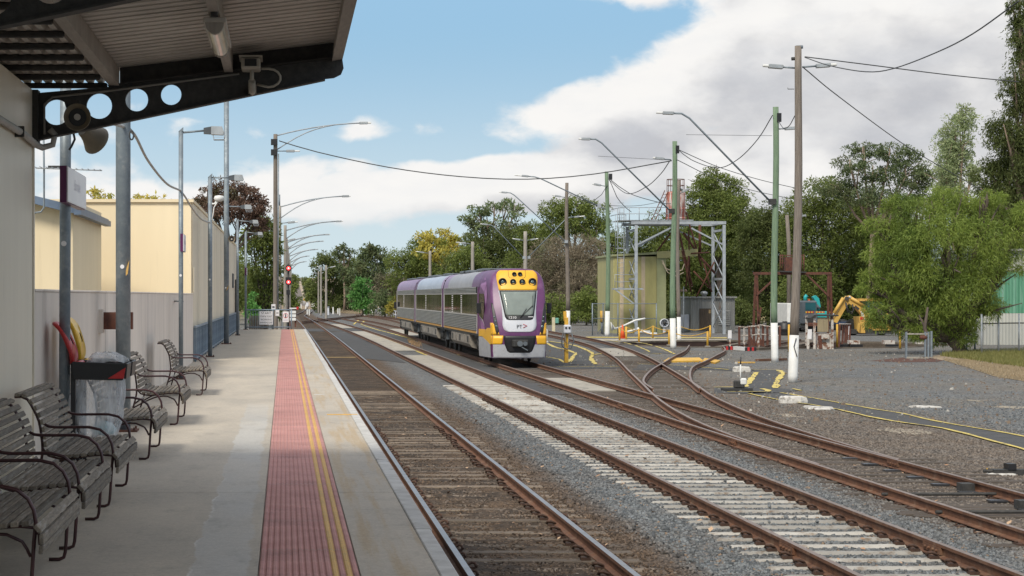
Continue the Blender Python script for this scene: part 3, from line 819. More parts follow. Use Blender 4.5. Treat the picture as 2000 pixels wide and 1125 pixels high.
# far crossover and the siding beyond it
t6 = thing('railway_track', (6, 218, GZ), 'far crossover track cutting diagonally across the yard behind the train', 'railway track')
for e in (-.8, .8): rail(catmull([V(1.9, 214 + e * 6), V(6.5, 250 + e * 6), V(11.2, 288 + e * 4), V(12.6, 330), V(12.9, 420), V(13.0, 580)], 12), t6, m_rail_top)
t7 = thing('railway_track', (12, 190, GZ), 'dark siding rails curving behind the far end of the train', 'railway track')
for e in (-.8, .8): rail(catmull([V(11.8 + e, 300), V(13.2 + e, 260), V(13.6 + e, 225), V(12.8 + e, 195), V(11.4 + e, 172)], 6), t7, m_rail_top)
for e in (-.8, .8): rail(catmull([V(11.8 + e, 290), V(15.2 + e, 240), V(17 + e, 205), V(18.6 + e, 160)], 6), t7, m_rail_top)
mb = MB(); mb.box(1.9 - .0, 3.5, 94.9, 95.1, TB - .01, TB + .03); mb.build('crossing_edge', mat('tan_timber', (0.4, 0.3, 0.16), None, 4, 0.9), t1)

# ------------------------------------------------------------------ ballast: a lumpy bed by the platform, loose stones and litter
mb = MB()
nx, ny = 52, 430; X0, X1, Y0, Y1 = 1.12, 4.75, 11.5, 62.0
vs = []
for j in range(ny):
    t = j / (ny - 1); Y = Y0 + (Y1 - Y0) * (0.35 * t + 0.65 * t * t)
    for i in range(nx):
        X = X0 + (X1 - X0) * i / (nx - 1)
        h = noise.fractal((X * 2.6, Y * 1.4, 3.0), 1.0, 2.0, 5) * 0.026 + noise.noise((X * 11, Y * 9, 1)) * 0.009 + 0.004
        edge = min(1.0, (X1 - X) / 0.5, (Y1 - Y) / 4.0)
        z = (TB - 0.02 + h) * edge + (GZ - 0.004) * (1 - edge)
        if X > 3.75: z -= 0.028
        vs.append((X, Y, z))
mb.add(vs, [(j * nx + i, j * nx + i + 1, (j + 1) * nx + i + 1, (j + 1) * nx + i) for j in range(ny - 1) for i in range(nx - 1)], smooth=True)
mb.build('ballast_bed', m_ground, kind='stuff', label='dirty brown ballast packed between the rails beside the platform', cat='ballast')


def scatter_stones():
    rng = np.random.default_rng(5); N = 240000
    u = rng.random(N); Y = 18.6 * (62 / 18.6) ** (u ** 0.95)
    X = 1.2 + rng.random(N) * 23
    px = VX + X * FPX / Y
    keep = (px < 2080) & (X > 1.2)
    # away from concrete sleepers' tops and rails
    def near(c, w): return np.abs(X - c) < w
    ph = np.abs(((Y - 12.2 + 0.315) % 0.63) - 0.315)
    onsl = (np.abs(X - 6.7) < 1.33) & (ph < 0.13)
    cover = np.random.default_rng(9).random(200) ** 5 * 0.06
    keep &= ~(onsl & (rng.random(N) > cover[((Y - 12.2 + 0.315) / 0.63).astype(int) % 200]))
    for c in (1.905, 3.595, 5.865, 7.555, 9.0, 10.66): keep &= ~near(c, 0.06)
    bare = near(2.75, 1.9); keep &= ~(bare & (rng.random(N) < 0.45))
    # the asphalt footway stays clear
    py = VY + (EYE - GZ) * FPX / Y
    up = np.interp(px, [1526, 1696, 1827, 2010], [768, 797, 823, 855]); lo = np.interp(px, [1462, 1584, 1696, 1827, 2010], [769, 792, 815, 836, 883])
    keep &= ~((px > 1462) & (py > up - 2) & (py < lo + 2))
    keep &= ~((px > 1395) & (px < 1530) & (py < 771))
    keep &= ~((X > 9.05) & (X < 10.6) & (Y > 61.5))
    keep &= rng.random(N) < np.interp(Y, [18, 34, 60], [1, 1, 0.05])
    X, Y = X[keep], Y[keep]; n = len(X)
    z = np.full(n, GZ + 0.004); z[np.abs(X - 2.75) < 1.9] = TB - 0.012
    sl = (np.abs(X - 6.7) < 1.33) & (np.abs(((Y - 12.2 + 0.315) % 0.63) - 0.315) < 0.125); z[sl] = TB - 0.005
    s = rng.uniform(0.011, 0.026, n);  s[np.abs(X - 2.75) < 1.7] *= 0.72
    cube = np.array([(x, y, zz) for x in (-1, 1) for y in (-1, 1) for zz in (-1, 1)], float)
    v = cube[None] * rng.uniform(0.45, 1.15, (n, 8, 1)) * rng.uniform(0.6, 1.2, (n, 1, 3))
    a = rng.uniform(0, 6.28, n); ca, sa = np.cos(a), np.sin(a); b = rng.uniform(-.7, .7, n); cb, sb = np.cos(b), np.sin(b)
    x1 = v[..., 0] * cb[:, None] + v[..., 2] * sb[:, None]; z1_ = -v[..., 0] * sb[:, None] + v[..., 2] * cb[:, None]
    x2 = x1 * ca[:, None] - v[..., 1] * sa[:, None]; y2 = x1 * sa[:, None] + v[..., 1] * ca[:, None]
    co = np.stack([x2, y2, z1_ * 0.8], -1) * s[:, None, None] + np.stack([X, Y, z], -1)[:, None, :]
    f = np.array([(0, 1, 3, 2), (4, 6, 7, 5), (0, 4, 5, 1), (2, 3, 7, 6), (1, 5, 7, 3)])
    F = (f[None] + 8 * np.arange(n)[:, None, None]).reshape(-1)
    me = bpy.data.meshes.new('ballast_stones'); me.vertices.add(8 * n); me.vertices.foreach_set('co', co.reshape(-1))
    me.loops.add(len(F)); me.loops.foreach_set('vertex_index', F.astype(np.int32))
    me.polygons.add(5 * n); me.polygons.foreach_set('loop_start', np.arange(0, 20 * n, 4, dtype=np.int32))
    me.update(calc_edges=True)
    m = bpy.data.materials.new('ballast_stone'); m.use_nodes = True; nt = NT(m.node_tree); bs = nt.n['Principled BSDF']
    g = nt.n.new('ShaderNodeNewGeometry'); x, y, zz = nt.sep(g.outputs['Position']); r = g.outputs['Random Per Island']
    c = nt.mix(r, (0.065, 0.074, 0.081), (0.215, 0.232, 0.243))
    c = nt.mix(nt.step(nt.math('FRACT', nt.math('MULTIPLY', r, 37.0)), 0.965, 0.975), c, (0.25, 0.185, 0.135))
    br = nt.mix(nt.step(x, 7.6, 8.4), nt.mix(r, (0.05, 0.035, 0.024), (0.18, 0.127, 0.09)), nt.mix(r, (0.075, 0.06, 0.05), (0.23, 0.19, 0.155)))
    f = nt.step(nt.math('ABSOLUTE', nt.math('SUBTRACT', x, 2.6)), 1.5, 2.3, 0.9, 0.0)
    f = nt.math('MAXIMUM', f, nt.step(nt.math('ABSOLUTE', nt.math('SUBTRACT', x, 12.4)), 2.9, 4.4, 0.85, 0.1))
    f = nt.math('ADD', f, nt.math('MULTIPLY', nt.math('SUBTRACT', nt.noise(g.outputs['Position'], 0.9, 5), 0.5), 1.0), clamp=True)
    nt.l.new(nt.mix(f, c, br), bs.inputs['Base Color']); bs.inputs['Roughness'].default_value = 0.9
    bs.inputs['Specular IOR Level'].default_value = 0.25
    me.materials.append(m)
    o = bpy.data.objects.new('ballast_gravel', me); col.objects.link(o)
    tag(o, 'loose grey and brown ballast stones between the tracks', 'gravel', kind='stuff')


scatter_stones()


def yard_stones():
    rr = random.Random(21); mb = MB()
    for k in range(5200):
        Y = rr.uniform(46, 108); X = rr.uniform(11.5, 20 + Y * .32); px = VX + X * FPX / Y
        if px > 2050 or ((X - PIT.x) ** 2 + (Y - PIT.y) ** 2) ** .5 < PIT_R + .6: continue
        s = rr.uniform(.02, .055) * (1.7 if rr.random() < .06 else 1); a = rr.uniform(0, 6.3)
        q = [Vector((X, Y, GZ)) + Vector((math.cos(a + t), math.sin(a + t), 0)) * s * rr.uniform(.6, 1.2) for t in (0, 1.6, 3.1, 4.7)]; t_ = [p.lerp(Vector((X, Y, GZ)), .4) + Vector((0, 0, s * rr.uniform(.6, 1.2))) for p in q]
        mb.add(q + t_, [(0, 1, 5, 4), (1, 2, 6, 5), (2, 3, 7, 6), (3, 0, 4, 7), (4, 5, 6, 7)], 0 if rr.random() < .72 else (1 if rr.random() < .88 else 2))
    mb.build('yard_gravel', [mat('grey_yard_stone', (0.2, 0.2, 0.19), (0.1, 0.1, 0.095), 3, .9, coord='World'), mat('brown_yard_stone', (0.2, 0.15, 0.11), (0.12, 0.085, 0.06), 3, .9, coord='World'), mat('pale_yard_stone', (0.42, 0.4, 0.36), (0.33, 0.3, 0.27), 3, .9, coord='World')], kind='stuff', label='loose larger stones strewn over the open yard', cat='gravel')


yard_stones()


def litter():
    mb = MB(); rr = random.Random(3)
    for k in range(260):
        Y = 18.8 * (58 / 18.8) ** rr.random(); X = 1.4 + rr.random() * 11
        if rr.random() < 0.55: X = rr.choice((2.0, 3.5, 5.6, 7.3, 9.2, 10.5)) + rr.gauss(0, 0.35)
        z = TB + 0.012 if X < 4.6 else GZ + 0.055; s = rr.uniform(0.02, 0.06); a = rr.uniform(0, 6.3)
        d = Vector((math.cos(a), math.sin(a), rr.uniform(-.2, .6))) * s; e = Vector((-math.sin(a), math.cos(a), rr.uniform(-.1, .5))) * s * 0.6
        c = Vector((X, Y, z)); mb.add([c - d, c - e + Vector((0, 0, .01)), c + d, c + e], [(0, 1, 2), (0, 2, 3)])
    mb.build('dry_leaves', mat('dry_leaf', (0.36, 0.19, 0.10), (0.5, 0.36, 0.24), 1.0, 0.9, coord='World'), kind='stuff', label='dry fallen leaves caught along the rails', cat='leaves')


litter()
world.cycles.sampling_method = 'MANUAL'
world.cycles.sample_map_resolution = 512
# ------------------------------------------------------------------ station building wall and canopy
WX, CY = -2.5, 19.3           # wall face, canopy end
st = thing('station_building', (-5, 5, 0), 'cream panelled station building wall under the platform canopy', 'building')
for k, (a, b) in enumerate(((-22, -4), (-4, 2), (2, 8), (8, 13.6), (13.6, CY))):
    mb = MB(); mb.box(-8, WX + (0.0 if k % 2 else 0.004), a + 0.004, b - 0.004, 0, 3.84); mb.build('wall_panel', m_wallpanel, st)
mb = MB(); mb.tube([(WX + .05, 6, 3.32), (WX + .05, CY - 1.0, 3.32), (WX + .05, CY - .1, 3.29), (WX + .10, CY - .02, 3.27), (WX + .2, CY, 3.30), (WX + .22, CY, 3.40), (WX + .17, CY, 3.45)], 0.033, 10); mb.build('conduit', mat('grey_conduit', (0.42, 0.40, 0.37), None, 4, 0.5), st)
for y in (8, 11, 14, 16.2, 18): mb = MB(); mb.box(WX + .004, WX + .09, y - .02, y + .02, 3.27, 3.37); mb.build('conduit_bracket', m_dark_steel, st)
mb = MB(); mb.box(WX - .02, WX + .02, CY - .06, CY + .012, 0, 3.36); mb.build('corner_trim', m_wallpanel, st)

cp = thing('platform_canopy', (-1, CY, 3.4), 'dark steel canopy with corrugated sheeting over the near platform', 'canopy')


def zroof(x): return 4.07 + 0.117 * (x + 1.65)


def cbeam(y, nm='truss_beam'):
    """tapering plate girder with four round holes"""
    holes = [(-2.265, 3.623, .127), (-1.84, 3.684, .127), (-1.468, 3.745, .113), (-1.127, 3.797, .102)]
    top = [(-2.5, 3.81), (-1.75, 3.875), (0.57, 4.165)]
    bot = [(0.585, 4.06), (0.56, 4.0), (0.49, 3.965), (0.40, 3.955), (-2.44, 3.36), (-2.5, 3.355)]
    bm = bmesh.new(); loops = [top + bot] + [[(x + r * math.cos(2 * math.pi * k / 28), z + r * math.sin(2 * math.pi * k / 28)) for k in range(28)] for x, z, r in holes]
    ed = []
    for lp in loops:
        vs = [bm.verts.new((x, y, z)) for x, z in lp]; ed += [bm.edges.new((vs[i], vs[(i + 1) % len(vs)])) for i in range(len(vs))]
    bmesh.ops.triangle_fill(bm, use_beauty=True, use_dissolve=False, edges=ed)
    r = bmesh.ops.extrude_face_region(bm, geom=list(bm.faces))
    for v in [g for g in r['geom'] if isinstance(g, bmesh.types.BMVert)]: v.co.y += 0.05
    bmesh.ops.recalc_face_normals(bm, faces=bm.faces)
    for v in bm.verts: v.co -= ORG[cp]
    me = bpy.data.meshes.new(nm); bm.to_mesh(me); bm.free(); me.materials.append(m_dark_steel)
    o = bpy.data.objects.new(nm, me); col.objects.link(o); o.parent = cp; ORG[o] = ORG[cp]
    # bottom and top flanges
    mb = MB(); 
    for a, b in ((bot[3], bot[4]),): mb.bar((a[0], y + .025, a[1] - .008), (b[0], y + .025, b[1] - .008), .14, .014)
    mb.bar((-1.75, y + .025, 3.885), (.56, y + .025, 4.173), .14, .014)
    mb.build('beam_flange', m_dark_steel, cp)


for y in (CY, 12.2, 5.1): cbeam(y)
# flashing between girder and sheeting
mb = MB(); mb.prism([(-1.64, 3.91), (.49, 4.178), (.49, zroof(.49)), (-1.64, zroof(-1.64))], 'y', CY + .06, CY + .10); mb.build('end_flashing', m_dark_steel, cp)
# purlins along the platform
for x, w in ((-1.69, .10), (-0.555, .085)):
    for a, b in ((CY - .01, 12.26), (12.19, 5.16), (5.09, -21)):
        mb = MB(); z = zroof(x) - .01; mb.box(x - w / 2, x + w / 2, b, a, z - .17, z); mb.build('purlin', m_purlin, cp)
mb = MB(); mb.prism([(.47, zroof(.47) - .19), (.575, zroof(.575) - .18), (.60, zroof(.6) + .12), (.50, zroof(.5) + .12)], 'y', -21, CY + .02); mb.build('edge_fascia', m_purlin, cp)
# corrugated sheets, ribs across the platform
ny = 4
for s in range(27):  # sheets run on unseen behind the camera, extended to block light
    y0 = -21.8 + s * 1.58; y1 = min(y0 + 1.585, CY + .3); mb = MB(); pr = []
    nr = 7; p = (y1 - y0) / nr
    for k in range(nr): pr += [(y0 + p * k, 0), (y0 + p * (k + .62), 0), (y0 + p * (k + .70), .05), (y0 + p * (k + .92), .05)]
    pr.append((y1, 0)); n = len(pr)
    mb.add([(x, y, zroof(x) + z) for x in (-1.72, .56) for y, z in pr], [(i, i + 1, n + i + 1, n + i) for i in range(n - 1)])
    mb.build('roof_sheet', m_roofsheet, cp)
# lower flat ceiling on the wall side: battens under trapezoid sheeting
pr = []
for k in range(70): pr += [(-9 + .105 * k, 0), (-9 + .105 * k + .05, .0), (-9 + .105 * k + .065, .045), (-9 + .105 * k + .09, .045)]
pr = [q for q in pr if q[0] < -1.76]; n = len(pr)
mb = MB(); mb.add([(x, y, 3.925 + z) for y in (-21, CY + .2) for x, z in pr], [(i, i + 1, n + i + 1, n + i) for i in range(n - 1)]); mb.build('ceiling_sheet', m_roofsheet, cp)
mb = MB(); mb.add([(-9, -21, 4.2), (-1.7, -21, 4.2), (-1.7, CY + .2, 4.2), (-9, CY + .2, 4.2)], [(0, 1, 2, 3)]); mb.build('upper_sheet', m_roofsheet, cp)
for k in range(20):
    y = CY + .08 - .76 * k; mb = MB(); mb.box(-8.5, -1.765, y - .03, y + .03, 3.868, 3.922); mb.build('batten', m_dark_steel, cp, bevel=0.012)
mb = MB(); mb.tube([(-2.38, CY - .03, 3.40), (-2.38, CY - .03, 3.70), (-2.30, CY - .03, 3.77), (-1.75, CY - .03, 3.83), (-.45, CY - .03, 4.0)], .011, 6); mb.build('cable_conduit', mat('pale_conduit', (0.28, 0.265, 0.24), None, 4, 0.5), cp)
for y in (CY, 12.2): mb = MB(); mb.box(-2.5, -2.44, y - .07, y + .12, 3.3, 3.84); mb.build('wall_bracket', m_dark_steel, cp)

lt = thing('strip_light', (-.55, 16.1, 3.9), 'wraparound fluorescent strip light under the canopy', 'light')
pf = [(.055 * math.cos(a), .055 * math.sin(a)) for a in [math.pi * (1 + k / 10) for k in range(11)]]
mb = MB(); mb.prism([(-.55 + 1.25 * x, 3.945 + 1.5 * z) for x, z in pf], 'y', 15.35, 16.75)
mdf = mat('light_diffuser', (0.85, 0.80, 0.68), (0.7, 0.62, 0.48), 4, 0.2, stretch=(8, .5, 1)); mb.build('diffuser', mdf, lt)
mb = MB(); mb.box(-.64, -.46, 15.25, 16.85, 3.946, 3.985); mb.build('housing', m_roofsheet, lt, bevel=.006)
for y in (15.3, 16.79): mb = MB(); mb.prism([(-.55 + 1.35 * x, 3.945 + 1.6 * z) for x, z in pf], 'y', y - .04, y + .04); mb.build('end_cap', m_purlin, lt)
mb = MB(); mb.cyl((-.55, 15.2, 3.98), (-.55, 15.2, 4.06), .03); mb.build('gland', m_black, lt)

m_ccw = mat('shaded_white_plastic', (0.46, 0.43, 0.37), None, 4, .5)  # white plastic darkened: canopy shade put into its colour
cc = thing('security_camera', (-.33, 19.15, 3.8), 'boxy white security camera on the canopy girder', 'camera')
mb = MB(); mb.box(-.42, -.235, 18.75, 19.15, 4.0, 4.10); mb.build('housing', m_ccw, cc, bevel=.012)
mb = MB(); mb.box(-.385, -.27, 18.735, 18.752, 4.015, 4.085); mb.build('lens_window', m_black, cc)
mb = MB(); mb.box(-.44, -.215, 18.7, 19.18, 4.104, 4.115); mb.build('sunshield', m_ccw, cc)
mb = MB(); mb.cyl((-.32, 19.0, 4.0), (-.32, 19.0, 3.9), .02); mb.tube([(-.32, 19.0, 3.9), (-.32, 19.1, 3.83), (-.32, 19.28, 3.82)], .035, 8); mb.box(-.36, -.28, 19.24, 19.29, 3.80, 3.89); mb.build('bracket', m_ccw, cc)
mb = MB(); mb.tube([(-.23, 19.1, 4.03)] + [(-.16 + .12 * math.sin(a), 19.1, 3.94 + .09 * math.cos(a)) for a in [math.pi * k / 7 for k in range(8)]] + [(-.27, 19.15, 3.88)], .013, 6); mb.build('cable', m_ccw, cc)


def horn(name, c, d, r, L, label, m=None):
    c = Vector(c); d = Vector(d).normalized(); t = thing(name, c, label, 'loudspeaker')
    mb = MB(); mm = mat('horn_beige', (0.26, 0.215, 0.15), (0.19, 0.16, 0.115), 5, 0.55)
    prof = [(r * 1.0, 0), (r * 1.02, .01), (r * .86, .05), (r * .62, L * .55), (r * .5, L * .8), (r * .45, L)]
    mb.tube([c - d * h for _, h in prof], [q for q, _ in prof], 24, cap=False); mb.tube([c - d * L, c - d * (L + .01)], [r * .45, r * .4], 24); mb.build('horn_bell', mm, t)
    mb = MB(); mb.tube([c - d * .001, c - d * .03, c - d * .06], [r * .99, r * .8, r * .66], 24, cap=False); mb.build('bell_lining', mm, t)
    mb = MB(); mb.cyl(c - d * .07, c - d * .055, r * .66, r * .665, 24); mb.build('horn_throat', m_black, t)
    mb = MB(); mb.cyl(c - d * .05, c + d * .004, r * .24, r * .24, 16); mb.build('centre_cap', mat('cap_grey', (0.5, 0.47, 0.42), None, 3, 0.5), t)
    mb = MB(); mb.bar(c - d * L * .6 + Vector((0, 0, r * .4)), c - d * L * .6 + Vector((0, 0, r * 1.3)), .03, .03); mb.build('bracket', m_dark_steel, t)
    return t


horn('horn_speaker', (-2.0, 18.75, 3.525), (.03, -1, -.05), .13, .26, 'round horn loudspeaker facing the camera under the canopy girder')
horn('horn_speaker', (-1.905, 19.75, 3.37), (.55, .7, -.45), .15, .22, 'horn loudspeaker seen from behind, tilted away below the girder')
mb = MB(); mb.tube([at(128, 200, 19.2), at(133, 215, 19.2), at(140, 219, 19.1), at(150, 219, 19.0)], .012, 6); mb.build('speaker_cable', m_wire, label='short cable looping to the horn loudspeaker', cat='cable')
mb = MB(); mb.tube([at(143, 258, 19.6), at(146, 272, 19.6), at(140, 285, 19.6), at(135, 293, 19.6)], .012, 6); mb.build('loose_cable', m_wire, label='loose cable end dangling below the horn loudspeakers', cat='cable')

# low rendered wall behind the benches
lw = thing('low_wall', (-2.6, 36, 0), 'low grey rendered wall behind the platform benches', 'wall')
for a, b in ((CY + .02, 27.5), (27.5, 38.0), (38.0, 46), (46, 53)):
    mb = MB(); mb.box(-2.72, -2.5 + R.uniform(0, .004), a + .004, b - .004, 0, 1.84); mb.build('wall_section', m_lowwall, lw)
mb = MB(); mb.box(-2.73, -2.485, CY + .02, 53.01, 1.842, 1.87); mb.build('wall_capping', m_lowwall, lw, bevel=.006)
for px, y0, y1 in ((331, 0, 0),):
    mb = MB(); mb.tube([(-2.48, 46.5, 1.70), (-2.48, 46.5, 1.1)], .012, 6); mb.build('conduit', m_lowwall, lw)
mb = MB(); mb.box(-2.53, -2.05, 26.2, 26.35, 1.35, 1.58); mb.build('pole_strap', m_rust, lw)
mb = MB(); mb.box(-2.5, -2.44, 26.1, 26.4, 1.30, 1.62); mb.build('fixing_plate', m_lowwall, lw)
mb = MB(); mb.tube([(-2.49, 44.0, 1.68), (-2.25, 43.0, 1.68)], .02, 6); mb.build('pole_tie', m_galv, lw)

# ------------------------------------------------------------------ cream buildings
cb = thing('cream_building', (-6, 58, -1.2), 'long cream panelled building with weathered, shade-toned track-side wall', 'building')
bx = -2.62
mb = MB(); mb.box(-9.2, bx, 54.2, 104, -1.2, 4.42); mb.build('wall_core', m_cream_side, cb)
for k, (a, b) in enumerate(((-9.2, -6.9), (-6.9, -4.5), (-4.5, -2.95), (-2.95, bx + .02))):
    mb = MB(); mb.box(a + .003, b - .003, 54.12, 54.2, -1.2, 4.40); mb.build('wall_panel', m_cream, cb)
yy = [54.2, 58.2, 63, 68, 73, 78, 83, 88, 93.5, 98.5, 104]
for a, b in zip(yy, yy[1:]):
    mb = MB(); mb.box(bx, bx + .05 + R.uniform(0, .015), a + .012, b - .012, -1.2, 4.40); mb.build('wall_panel', m_cream_side, cb)
mb = MB(); mb.box(-9.2, bx + .09, 54.05, 104, 4.405, 4.49); mb.build('roof_capping', m_cream, cb)
for y in (84, 95): mb = MB(); mb.box(bx + .06, bx + .10, y, y + 1.6, 2.2, 3.2 if y < 90 else 2.9); mb.build('window', m_lampdark, cb)
mb = MB(); mb.tube([(bx + .16, 98, 2.6), (bx + .16, 98, .2), (bx + .16, 101, .2), (bx + .16, 98, 2.6)], .05, 6); mb.build('door_frame', m_dark_steel, cb)
for y in (54.24,): mb = MB(); mb.box(bx + .07, bx + .09, y, y + .5, 1.9, 2.6); mb.build('vent', m_cream_side, cb)
sb = thing('cream_building', (-6, 46, -1.2), 'small cream building with blue-grey eaves behind the low wall', 'building')
mb = MB(); mb.box(-9, -4.90, 45, 52, -1.2, 4.02); mb.build('wall', m_cream, sb)
mb = MB(); mb.prism([(-9.0, 4.9), (-4.72, 3.85), (-4.72, 3.68), (-4.95, 3.72), (-9.0, 4.72)], 'y', 44.6, 52.2); mb.build('roof', m_bluetrim, sb)
mb = MB(); mb.box(-4.82, -4.66, 44.5, 52.2, 3.66, 3.80); mb.build('gutter', m_bluetrim, sb)

ant = thing('television_antenna', at(86, 415, 44), 'television antenna on a thin bent mast above the small cream roof', 'antenna')
a0 = at(86, 414, 44)
mb = MB(); mb.tube([at(66, 416, 44), at(80, 414, 44), at(86, 405, 44), at(86, 330, 44), at(85, 255, 44)], .022, 8); mb.build('mast', m_galv, ant)
mb = MB(); mb.cyl(at(70, 328, 44), at(199, 333, 43.4), .016, n=6); mb.build('boom', m_galv_beam, ant)
for k in range(12):
    p = at(70 + k * 11.5, 328 + k * .45, 44 - k * .05); l = .42 - .02 * k
    mb = MB(); mb.cyl(p + Vector((0, -l, 0.012)), p + Vector((0, l, 0.012)), .008, n=5); mb.build('element', m_galv_beam, ant)
mb = MB(); mb.box(*[f(a0.x + q) for f, q in ((float, .1), (float, .4))], 43.9, 44.05, at(0, 329, 44).z, at(0, 324, 44).z); mb.build('balun_box', m_dark_steel, ant)

# ------------------------------------------------------------------ platform poles
def lamp_head(t, p, y, L=.42, s=1.0):
    """floodlight: dark gear box, pale visor and wire guard, pointing along +x"""
    x, z = p
    mb = MB(); mb.prism([(x, z - .07 * s), (x + .16 * s, z - .08 * s), (x + .16 * s, z + .08 * s), (x, z + .05 * s)], 'y', y - .1 * s, y + .1 * s); mb.build('gear_box', m_lampdark, t)
    mb = MB(); mb.prism([(x + .162 * s, z - .09 * s), (x + L * s, z - .10 * s), (x + (L + .02) * s, z - .04 * s), (x + .40 * s, z + .08 * s), (x + .162 * s, z + .085 * s)], 'y', y - .12 * s, y + .12 * s); mb.build('lamp_head', m_lamp, t)
    mb = MB()
    for q in (-.1, -.05, 0, .05, .1): mb.tube([(x + .2 * s, y + q * s, z - .1 * s), (x + .22 * s, y + q * s, z - .2 * s), (x + .44 * s, y + q * s, z - .2 * s), (x + .46 * s, y + q * s, z - .1 * s)], .008 * s, 4)
    for zz in (-.15, -.2): mb.bar((x + .21 * s, y - .1 * s, z + zz * s), (x + .45 * s, y - .1 * s, z + zz * s), .01, .01)
    mb.build('wire_guard', m_galv_beam, t)


def steel_pole(px, Y, X, dia, ztop, label, name='steel_pole', lean=0.0, bevel_top=True, base=0.0):
    t = thing(name, (X, Y, base), label, 'pole', 'galvanised poles along the platform')
    mb = MB(); mb.cyl((X, Y, base), (X + lean, Y, ztop), dia / 2, n=20)
    if bevel_top: mb.prism([(X + lean - dia / 2, ztop), (X + lean + dia / 2, ztop), (X + lean + dia / 2, ztop + dia * .9)], 'y', Y - dia / 2.2, Y + dia / 2.2)
    mb.build('shaft', m_galv, t)
    mb = MB(); mb.box(X - dia, X + dia, Y - dia, Y + dia, base + .001, base + .025)
    for a in (-1, 1):
        for b in (-1, 1): mb.cyl((X + a * dia * .8, Y + b * dia * .8, base + .02), (X + a * dia * .8, Y + b * dia * .8, base + .06), .014, n=6)
    mb.build('base_plate', m_rust, t)
    return t


p1 = steel_pole(125, 20.3, -2.3, .117, 5.2, 'galvanised pole carrying the nearest station name sign', lean=.02)
p2 = steel_pole(241, 25.9, -2.15, .198, 8.6, 'thickest galvanised pole, standing behind the open waste bin', bevel_top=False)
p3 = steel_pole(353, 42.0, -2.24, .10, 5.35, 'floodlight pole beside the farthest bench', bevel_top=True)
p4 = steel_pole(411, 57.4, -2.20, .125, 5.30, 'floodlight pole with a small white camera, by the balustrade')
p5 = steel_pole(442, 72.8, -2.18, .19, 10.2, 'tall galvanised pole with a horn loudspeaker, by the balustrade', bevel_top=False)
p6 = steel_pole(464, 88.8, -2.15, .115, 5.22, 'slim floodlight pole just before the end of the platform')
p7 = steel_pole(480, 103.9, -2.08, .12, 5.2, 'slim floodlight pole at the platform end corner')
def arm(t, a, b, r=.022):
    mb = MB(); mb.cyl(a, b, r, n=8); mb.build('arm', m_galv, t)


for t, Y, hx, hy, ax, ay in ((p3, 42, 398, 252, 356, 259), (p4, 57.4, 447, 344, 414, 347), (p5, 72.8, 470, 401, 446, 403), (p6, 88.8, 487, 430, 466, 431), (p7, 103.9, 498, 453, 482, 453.5)):
    arm(t, at(ax, ay, Y), at(hx + 2, hy + 3, Y)); h = at(hx, hy + 3, Y); lamp_head(t, (h.x, h.z), Y, s=1.0 if Y < 60 else .95)
# sight marks: reflectors and a smear of yellow paint
for t, px, py, Y, r in ((p1, 126, 476, 20.3, .028), (p2, 240, 521, 25.9, .028), (p3, 353, 538, 42, .028), (p4, 410, 546, 57.4, .03), (p5, 441, 562, 72.8, .03)):
    c = at(px, py, Y); dr = {p1: .061, p2: .102, p3: .053, p4: .065, p5: .098}[t]
    mb = MB(); mb.cyl((c.x, Y - dr - .006, c.z), (c.x, Y - dr + .004, c.z), r, n=14); mb.build('reflector', m_sign, t)
c = at(252, 523, 25.9); mb = MB(); mb.prism([(c.x - .06, c.z - .14), (c.x - .01, c.z - .08), (c.x + .012, c.z + .10), (c.x - .02, c.z + .02)], 'y', 25.9 - .088, 25.9 - .07); mb.build('paint_smear', m_yel_line, p2)
c = at(444, 563, 72.8); mb = MB(); mb.prism([(c.x - .04, c.z - .1), (c.x + .03, c.z - .02), (c.x + .05, c.z + .12), (c.x, c.z + .02)], 'y', 72.8 - .097, 72.8 - .07); mb.build('paint_smear', m_yel_line, p5)
# name signs
def name_sign(X, y0, y1, z0, z1, label, thick=.07):
    t = thing('station_sign', (X, (y0 + y1) / 2, z0), label, 'sign')
    mb = MB(); mb.box(X - thick, X, y0, y1, z0, z1); mb.build('frame', m_purple_sign, t)
    mb = MB(); mb.box(X - .001, X + .012, y0 + .004, y1, z0 + .01, z1 - .01); mb.build('face', m_sign, t)
    text('Bairnsdale', (z1 - z0) * .42, 'lettering', m_signtext, t, (X + .016, (y0 + y1) / 2, (z0 + z1) / 2 + .02), (math.pi / 2, 0, math.pi / 2), sx=.9)  # pale letters: glare on the white face put into their colour
    return t


s = name_sign(-2.19, 19.55, 21.35, 2.74, 3.11, 'purple-edged white station name sign on the nearest pole')
s = name_sign(-2.17, 41.55, 42.5, 2.75, 3.13, 'small purple-edged white station sign on the floodlight pole', .06)
s = name_sign(-2.02, 103.3, 104.6, 2.9, 3.3, 'tiny purple sign on the pole at the platform end', .1)
# camera on p4, horn on p5
dc = thing('dome_camera', at(428, 390, 57.4), 'small white dome camera on a floodlight pole', 'camera')
c = at(428, 388, 57.3); mb = MB(); mb.lathe([(.02, .10), (.13, .08), (.16, 0), (.12, -.06), (.05, -.09)], c, 14); mb.build('dome', m_white, dc)
mb = MB(); mb.tube([at(414, 398, 57.3), at(420, 398, 57.3), c + Vector((0, 0, .08))], .03, 8); mb.tube([at(424, 395, 57.25), at(418, 405, 57.25), at(416, 420, 57.25), at(414, 430, 57.25)], .016, 6); mb.build('bracket', m_white, dc)
horn('horn_speaker', at(452.5, 467, 72.4), (.05, -1, 0), .13, .25, 'horn loudspeaker fixed to the tall pole by the balustrade')
# sagging cable strung along the poles
def cable(name, pts, r, label, m=None, step=.25):
    mb = MB(); mb.tube(catmull(pts, step) if len(pts) > 2 else pts, r, 6); return mb.build(name, m or m_wire, label=label, cat='cable')


